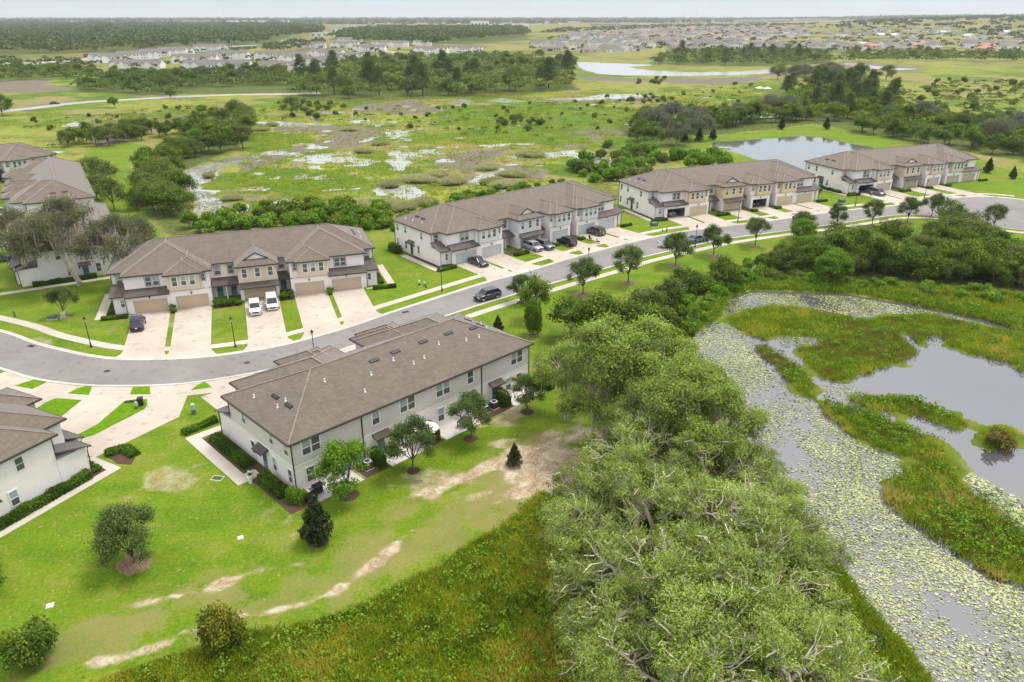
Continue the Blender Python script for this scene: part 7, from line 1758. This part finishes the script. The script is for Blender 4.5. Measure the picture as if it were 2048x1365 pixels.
# vehicles on the highway
def truck(px, deg, c, label, L=11):
    g = G(*px); o = empty('lorry', (g.x,g.y,.06), math.radians(deg), label, 'lorry', 'lorries on the highway')
    MB().box(-L/2,L/2-2.6,-1.25,1.25,.9,3.7).build('box_body', M[c] if c in M else PAINT[c], o)
    b = MB(); b.box(L/2-2.4,L/2,-1.2,1.2,.5,2.0); b.add([(L/2-2.4,-1.2,2),(L/2-.1,-1.2,2),(L/2-.1,1.2,2),(L/2-2.4,1.2,2),(L/2-2.4,-1.15,3.1),(L/2-.7,-1.1,3.1),(L/2-.7,1.1,3.1),(L/2-2.4,1.15,3.1)],[(4,5,6,7),(0,1,5,4),(1,2,6,5),(2,3,7,6),(3,0,4,7)]); b.build('cab', PAINT['white'], o)
    MB().box(-L/2,L/2-.3,-1.0,1.0,.45,.9).build('chassis', M['plastic'], o)
    for x in (-L*.36,-L*.22,L*.36):
        for s in (-1,1): MB().tube([(x,s*1.0,.5),(x,s*1.25,.5)],.5,10).build('wheel', M['tyre'], o)
truck((64,133),8,'far_white','white lorry nearest the left edge on the highway'); truck((142,126),15,'far_white','white lorry left of the estate'); truck((386,97),25,'roof_blue','blue and white lorry behind the estate'); truck((178,115),20,'red','red and white lorry at the bend of the highway'); truck((232,112),20,'black','dark trailer standing by the highway')
for p, k, pt, lb in [((75,125),'sedan','silver','silver car on the highway'),((89,131),'sedan','blue','blue car beside the white lorry'),((115,120),'suv','white','white car in the highway traffic'),((250,112),'suv','white','white car behind the gabled rows'),((318,103),'suv','silver','silver car behind the estate, highway'),((345,101),'suv','white','white car behind the estate, highway')]:
    g = G(*p); car(k, pt, g.x, g.y, .3, lb, 'cars on the highway', z=.06)
# two small white canopies in the marsh
for p, lb in [((1518,184),'left of two small white canopies in the marsh'),((1534,185),'right of two small white canopies in the marsh')]:
    g = G(*p); o = empty('canopy_tent', (g.x,g.y,0), .3, lb, 'tent', 'white canopies in the marsh')
    for a in (-2,2):
        for b_ in (-1.5,1.5): MB().tube([(a,b_,0),(a,b_,2.2)],.05,5).build('leg', M['rim'], o)
    MB().add([(-2.2,-1.7,2.2),(2.2,-1.7,2.2),(2.2,1.7,2.2),(-2.2,1.7,2.2),(0,0,3.3)],[(0,1,4),(1,2,4),(2,3,4),(3,0,4),(0,3,2,1)]).build('canopy', M['pipe'], o)
# dock at the corner of the retention pond
g = G(1440,296); o = empty('dock', (g.x,g.y,0), math.radians(-12), 'pale wooden dock at the left corner of the retention pond', 'dock')
for i in range(11): MB().box(-3.6+i*.66,-3.0+i*.66,-.7,.7,.22,.27).build('plank', M['curb'], o)
for x in (-3.2,-1,1.2,3.2):
    for s in (-.6,.6): MB().tube([(x,s,-1),(x,s,.5)],.09,6).build('post', M['wood'], o)
# ------------------------------------------------------------------ woods that read as one mass
def forest(name, poly_px, n, H, R, leaf, per, seed, lm='far', weight=True):
    rg = np.random.default_rng(seed); Q = np.array(in_poly(GP(poly_px), n, R*.62, seed, weight, 8))
    m = len(Q); hs = H*(.72+.5*rg.random(m)); rs = R*(.75+.5*rg.random(m))*np.maximum(1, Q[:,1]/900)**.45
    zt = np.array([terr(*q) for q in Q])
    k = np.repeat(np.arange(m), per); u = unit(rg.normal(size=(len(k),3))); u[:,2] = np.abs(u[:,2])*1.0-.25
    rad = .75+.3*rg.random(len(k))
    C = np.stack([Q[k,0]+u[:,0]*rs[k]*rad, Q[k,1]+u[:,1]*rs[k]*rad, zt[k]+hs[k]*(.62+.36*u[:,2]*rad)],1)
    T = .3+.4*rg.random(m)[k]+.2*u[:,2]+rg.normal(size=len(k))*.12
    sz = leaf*np.maximum(1, Q[k,1]/900)**.45*(.7+.6*rg.random(len(k)))
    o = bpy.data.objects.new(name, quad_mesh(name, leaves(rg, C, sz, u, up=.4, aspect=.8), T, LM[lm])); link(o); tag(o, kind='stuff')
forest('distant_forest', [(-350,116),(-350,53),(0,51),(300,51),(560,53),(650,60),(640,70),(560,82),(500,96),(400,100),(300,108),(150,116)], 5200, 18, 6.5, 3.6, 30, 301)
forest('distant_pine_wood', [(660,84),(690,68),(740,58),(1040,58),(1060,72),(1000,80),(900,88),(860,96),(800,92)], 1500, 15, 6.0, 3.4, 32, 302, 'pine')
forest('horizon_woods', [(-350,50),(-350,41),(700,39.6),(1500,39.6),(2400,40),(2400,44),(1700,44),(1300,47),(700,49)], 1900, 13, 24, 15, 16, 303, weight=False)
forest('wooded_rise', [(1640,64),(1700,52),(1760,44),(1900,40.5),(2300,39.5),(2300,80),(2048,84),(1900,70),(1760,66)], 3000, 12, 7.5, 4.5, 26, 304)
forest('suburb_trees', [(1060,106),(1100,74),(1400,54),(1700,60),(2150,80),(2150,106),(1700,108),(1340,108)], 380, 7.5, 4.2, 2.4, 26, 305)
forest('estate_trees', [(180,142),(230,118),(420,98),(720,90),(960,108),(900,118),(700,140),(400,148)], 150, 6.5, 3.2, 1.8, 30, 306)
forest('highway_verge_trees', [(520,104),(560,92),(650,86),(640,96),(560,104)], 60, 10, 4.5, 2.4, 34, 307)
forest('far_tree_line', [(1080,70),(1120,60),(1300,52),(1500,50),(1640,52),(1640,55),(1400,54),(1200,66)], 260, 9, 6, 3.2, 26, 308)
forest('scrub_by_the_forest', [(-200,150),(-200,122),(60,124),(150,124),(220,140),(100,146)], 120, 6, 3.5, 1.8, 34, 309)
forest('middle_wood_undergrowth', [(582,196),(588,160),(700,145),(900,142),(1060,150),(1140,148),(1142,182),(1000,192),(860,195),(700,200)], 420, 8.5, 4.2, 1.6, 60, 310, 'mid')
forest('far_row_undergrowth', [(620,148),(700,128),(830,120),(1050,116),(1150,125),(1145,147),(900,150)], 300, 7.5, 4.5, 1.9, 45, 311, 'mid')
forest('causeway_undergrowth', [(150,185),(175,158),(330,147),(570,146),(582,172),(400,176),(330,192)], 330, 6.0, 3.6, 1.5, 50, 312, 'mid')
forest('suburb_wood_undergrowth', [(1298,133),(1335,108),(1440,104),(1560,103),(1665,111),(1655,128),(1500,134)], 300, 7, 4.0, 1.7, 45, 313, 'mid')
forest('pond_wood_undergrowth', [(1395,265),(1400,245),(1500,238),(1560,228),(1570,190),(1650,168),(1720,166),(1770,195),(1820,236),(1960,250),(2250,300),(2250,345),(2048,308),(1960,288),(1820,264),(1700,247),(1600,240),(1480,256)], 420, 5.5, 3.2, 1.2, 60, 314, 'dark')
forest('right_wood_undergrowth', [(1660,126),(1700,109),(1850,106),(2150,112),(2150,126),(1900,123)], 260, 6, 4.0, 1.8, 40, 315, 'mid')
forest('right_marsh_scrub', [(1740,205),(1900,165),(2048,162),(2200,180),(2200,258),(2048,238),(1850,224)], 240, 2.4, 2.2, .9, 40, 316, 'mid')
forest('far_left_undergrowth', [(-40,168),(0,142),(110,139),(210,150),(140,162),(60,160)], 120, 6, 4.0, 1.6, 40, 317, 'mid')
forest('marsh_scrub', [(20,248),(300,218),(560,208),(900,217),(1180,202),(1500,168),(1560,205),(1400,228),(1230,255),(1100,290),(700,250),(520,245),(300,250),(100,295)], 190, 1.3, 1.5, .6, 34, 318, 'mid')
RGH = [(110,1380),(375,1303),(500,1261),(600,1246),(679,1229),(752,1194),(806,1162),(876,1133),(933,1092),(997,1057),(1044,1016),(1080,985),(1130,1000),(1180,1100),(1240,1250),(1260,1420),(1100,1480),(300,1480)]
forest('meadow_weeds', RGH, 520, .75, .45, .17, 26, 320, 'bright', False)
forest('meadow_dry_stems', RGH, 260, .6, .45, .13, 22, 321, 'yellow', False)
for i, (P, n) in enumerate([([(1454,642),(1540,615),(1640,628),(1735,642),(1850,632),(2048,670),(2048,740),(1930,700),(1890,678),(1800,668),(1830,700),(1700,752),(1640,750),(1600,700),(1550,670),(1490,662)],170),([(1503,696),(1562,712),(1622,760),(1630,792),(1588,776)],26),([(1634,805),(1691,812),(1810,856),(1892,894),(1841,918),(1742,889)],60),([(1691,795),(1827,800),(1943,852),(1844,834)],26),([(1765,969),(1848,919),(1912,951),(2048,1054),(2100,1180),(1940,1125),(1823,1045)],130)]):
    forest('island_weeds', P, n, 1.0, .6, .2, 34, 330+i, 'bright', False); forest('island_dry_weeds', P, n//2, .9, .6, .16, 26, 340+i, 'yellow', False)
forest('island_dead_brush', [(1700,690),(1760,665),(1800,672),(1760,700)], 5, 1.6, 1.1, .14, 60, 350, 'grey', False)
forest('bank_weeds', bank, 420, 1.2, .8, .25, 30, 351, 'bright', False)
forest('marsh_herbs', [(20,250),(300,220),(560,212),(900,200),(1180,192),(1500,172),(1560,205),(1400,230),(1240,262),(1240,330),(1100,366),(900,400),(760,440),(520,415),(440,395),(480,330),(520,300),(500,262),(300,262)], 2600, .55, 1.3, .42, 14, 319, 'shore')
# haze
hm = bpy.data.materials.new('haze'); hm.use_nodes = True; nt = hm.node_tree; nt.nodes.clear()
ho = nt.nodes.new('ShaderNodeOutputMaterial'); hv = nt.nodes.new('ShaderNodeVolumePrincipled')
hv.inputs['Color'].default_value = (.92,.935,.955,1); hv.inputs['Density'].default_value = 0.00007; hv.inputs['Anisotropy'].default_value = .2
nt.links.new(hv.outputs[0], ho.inputs['Volume'])
MB().box(-17500,17500,-300,16500,-2.0,135).build('haze', hm, kind='stuff')
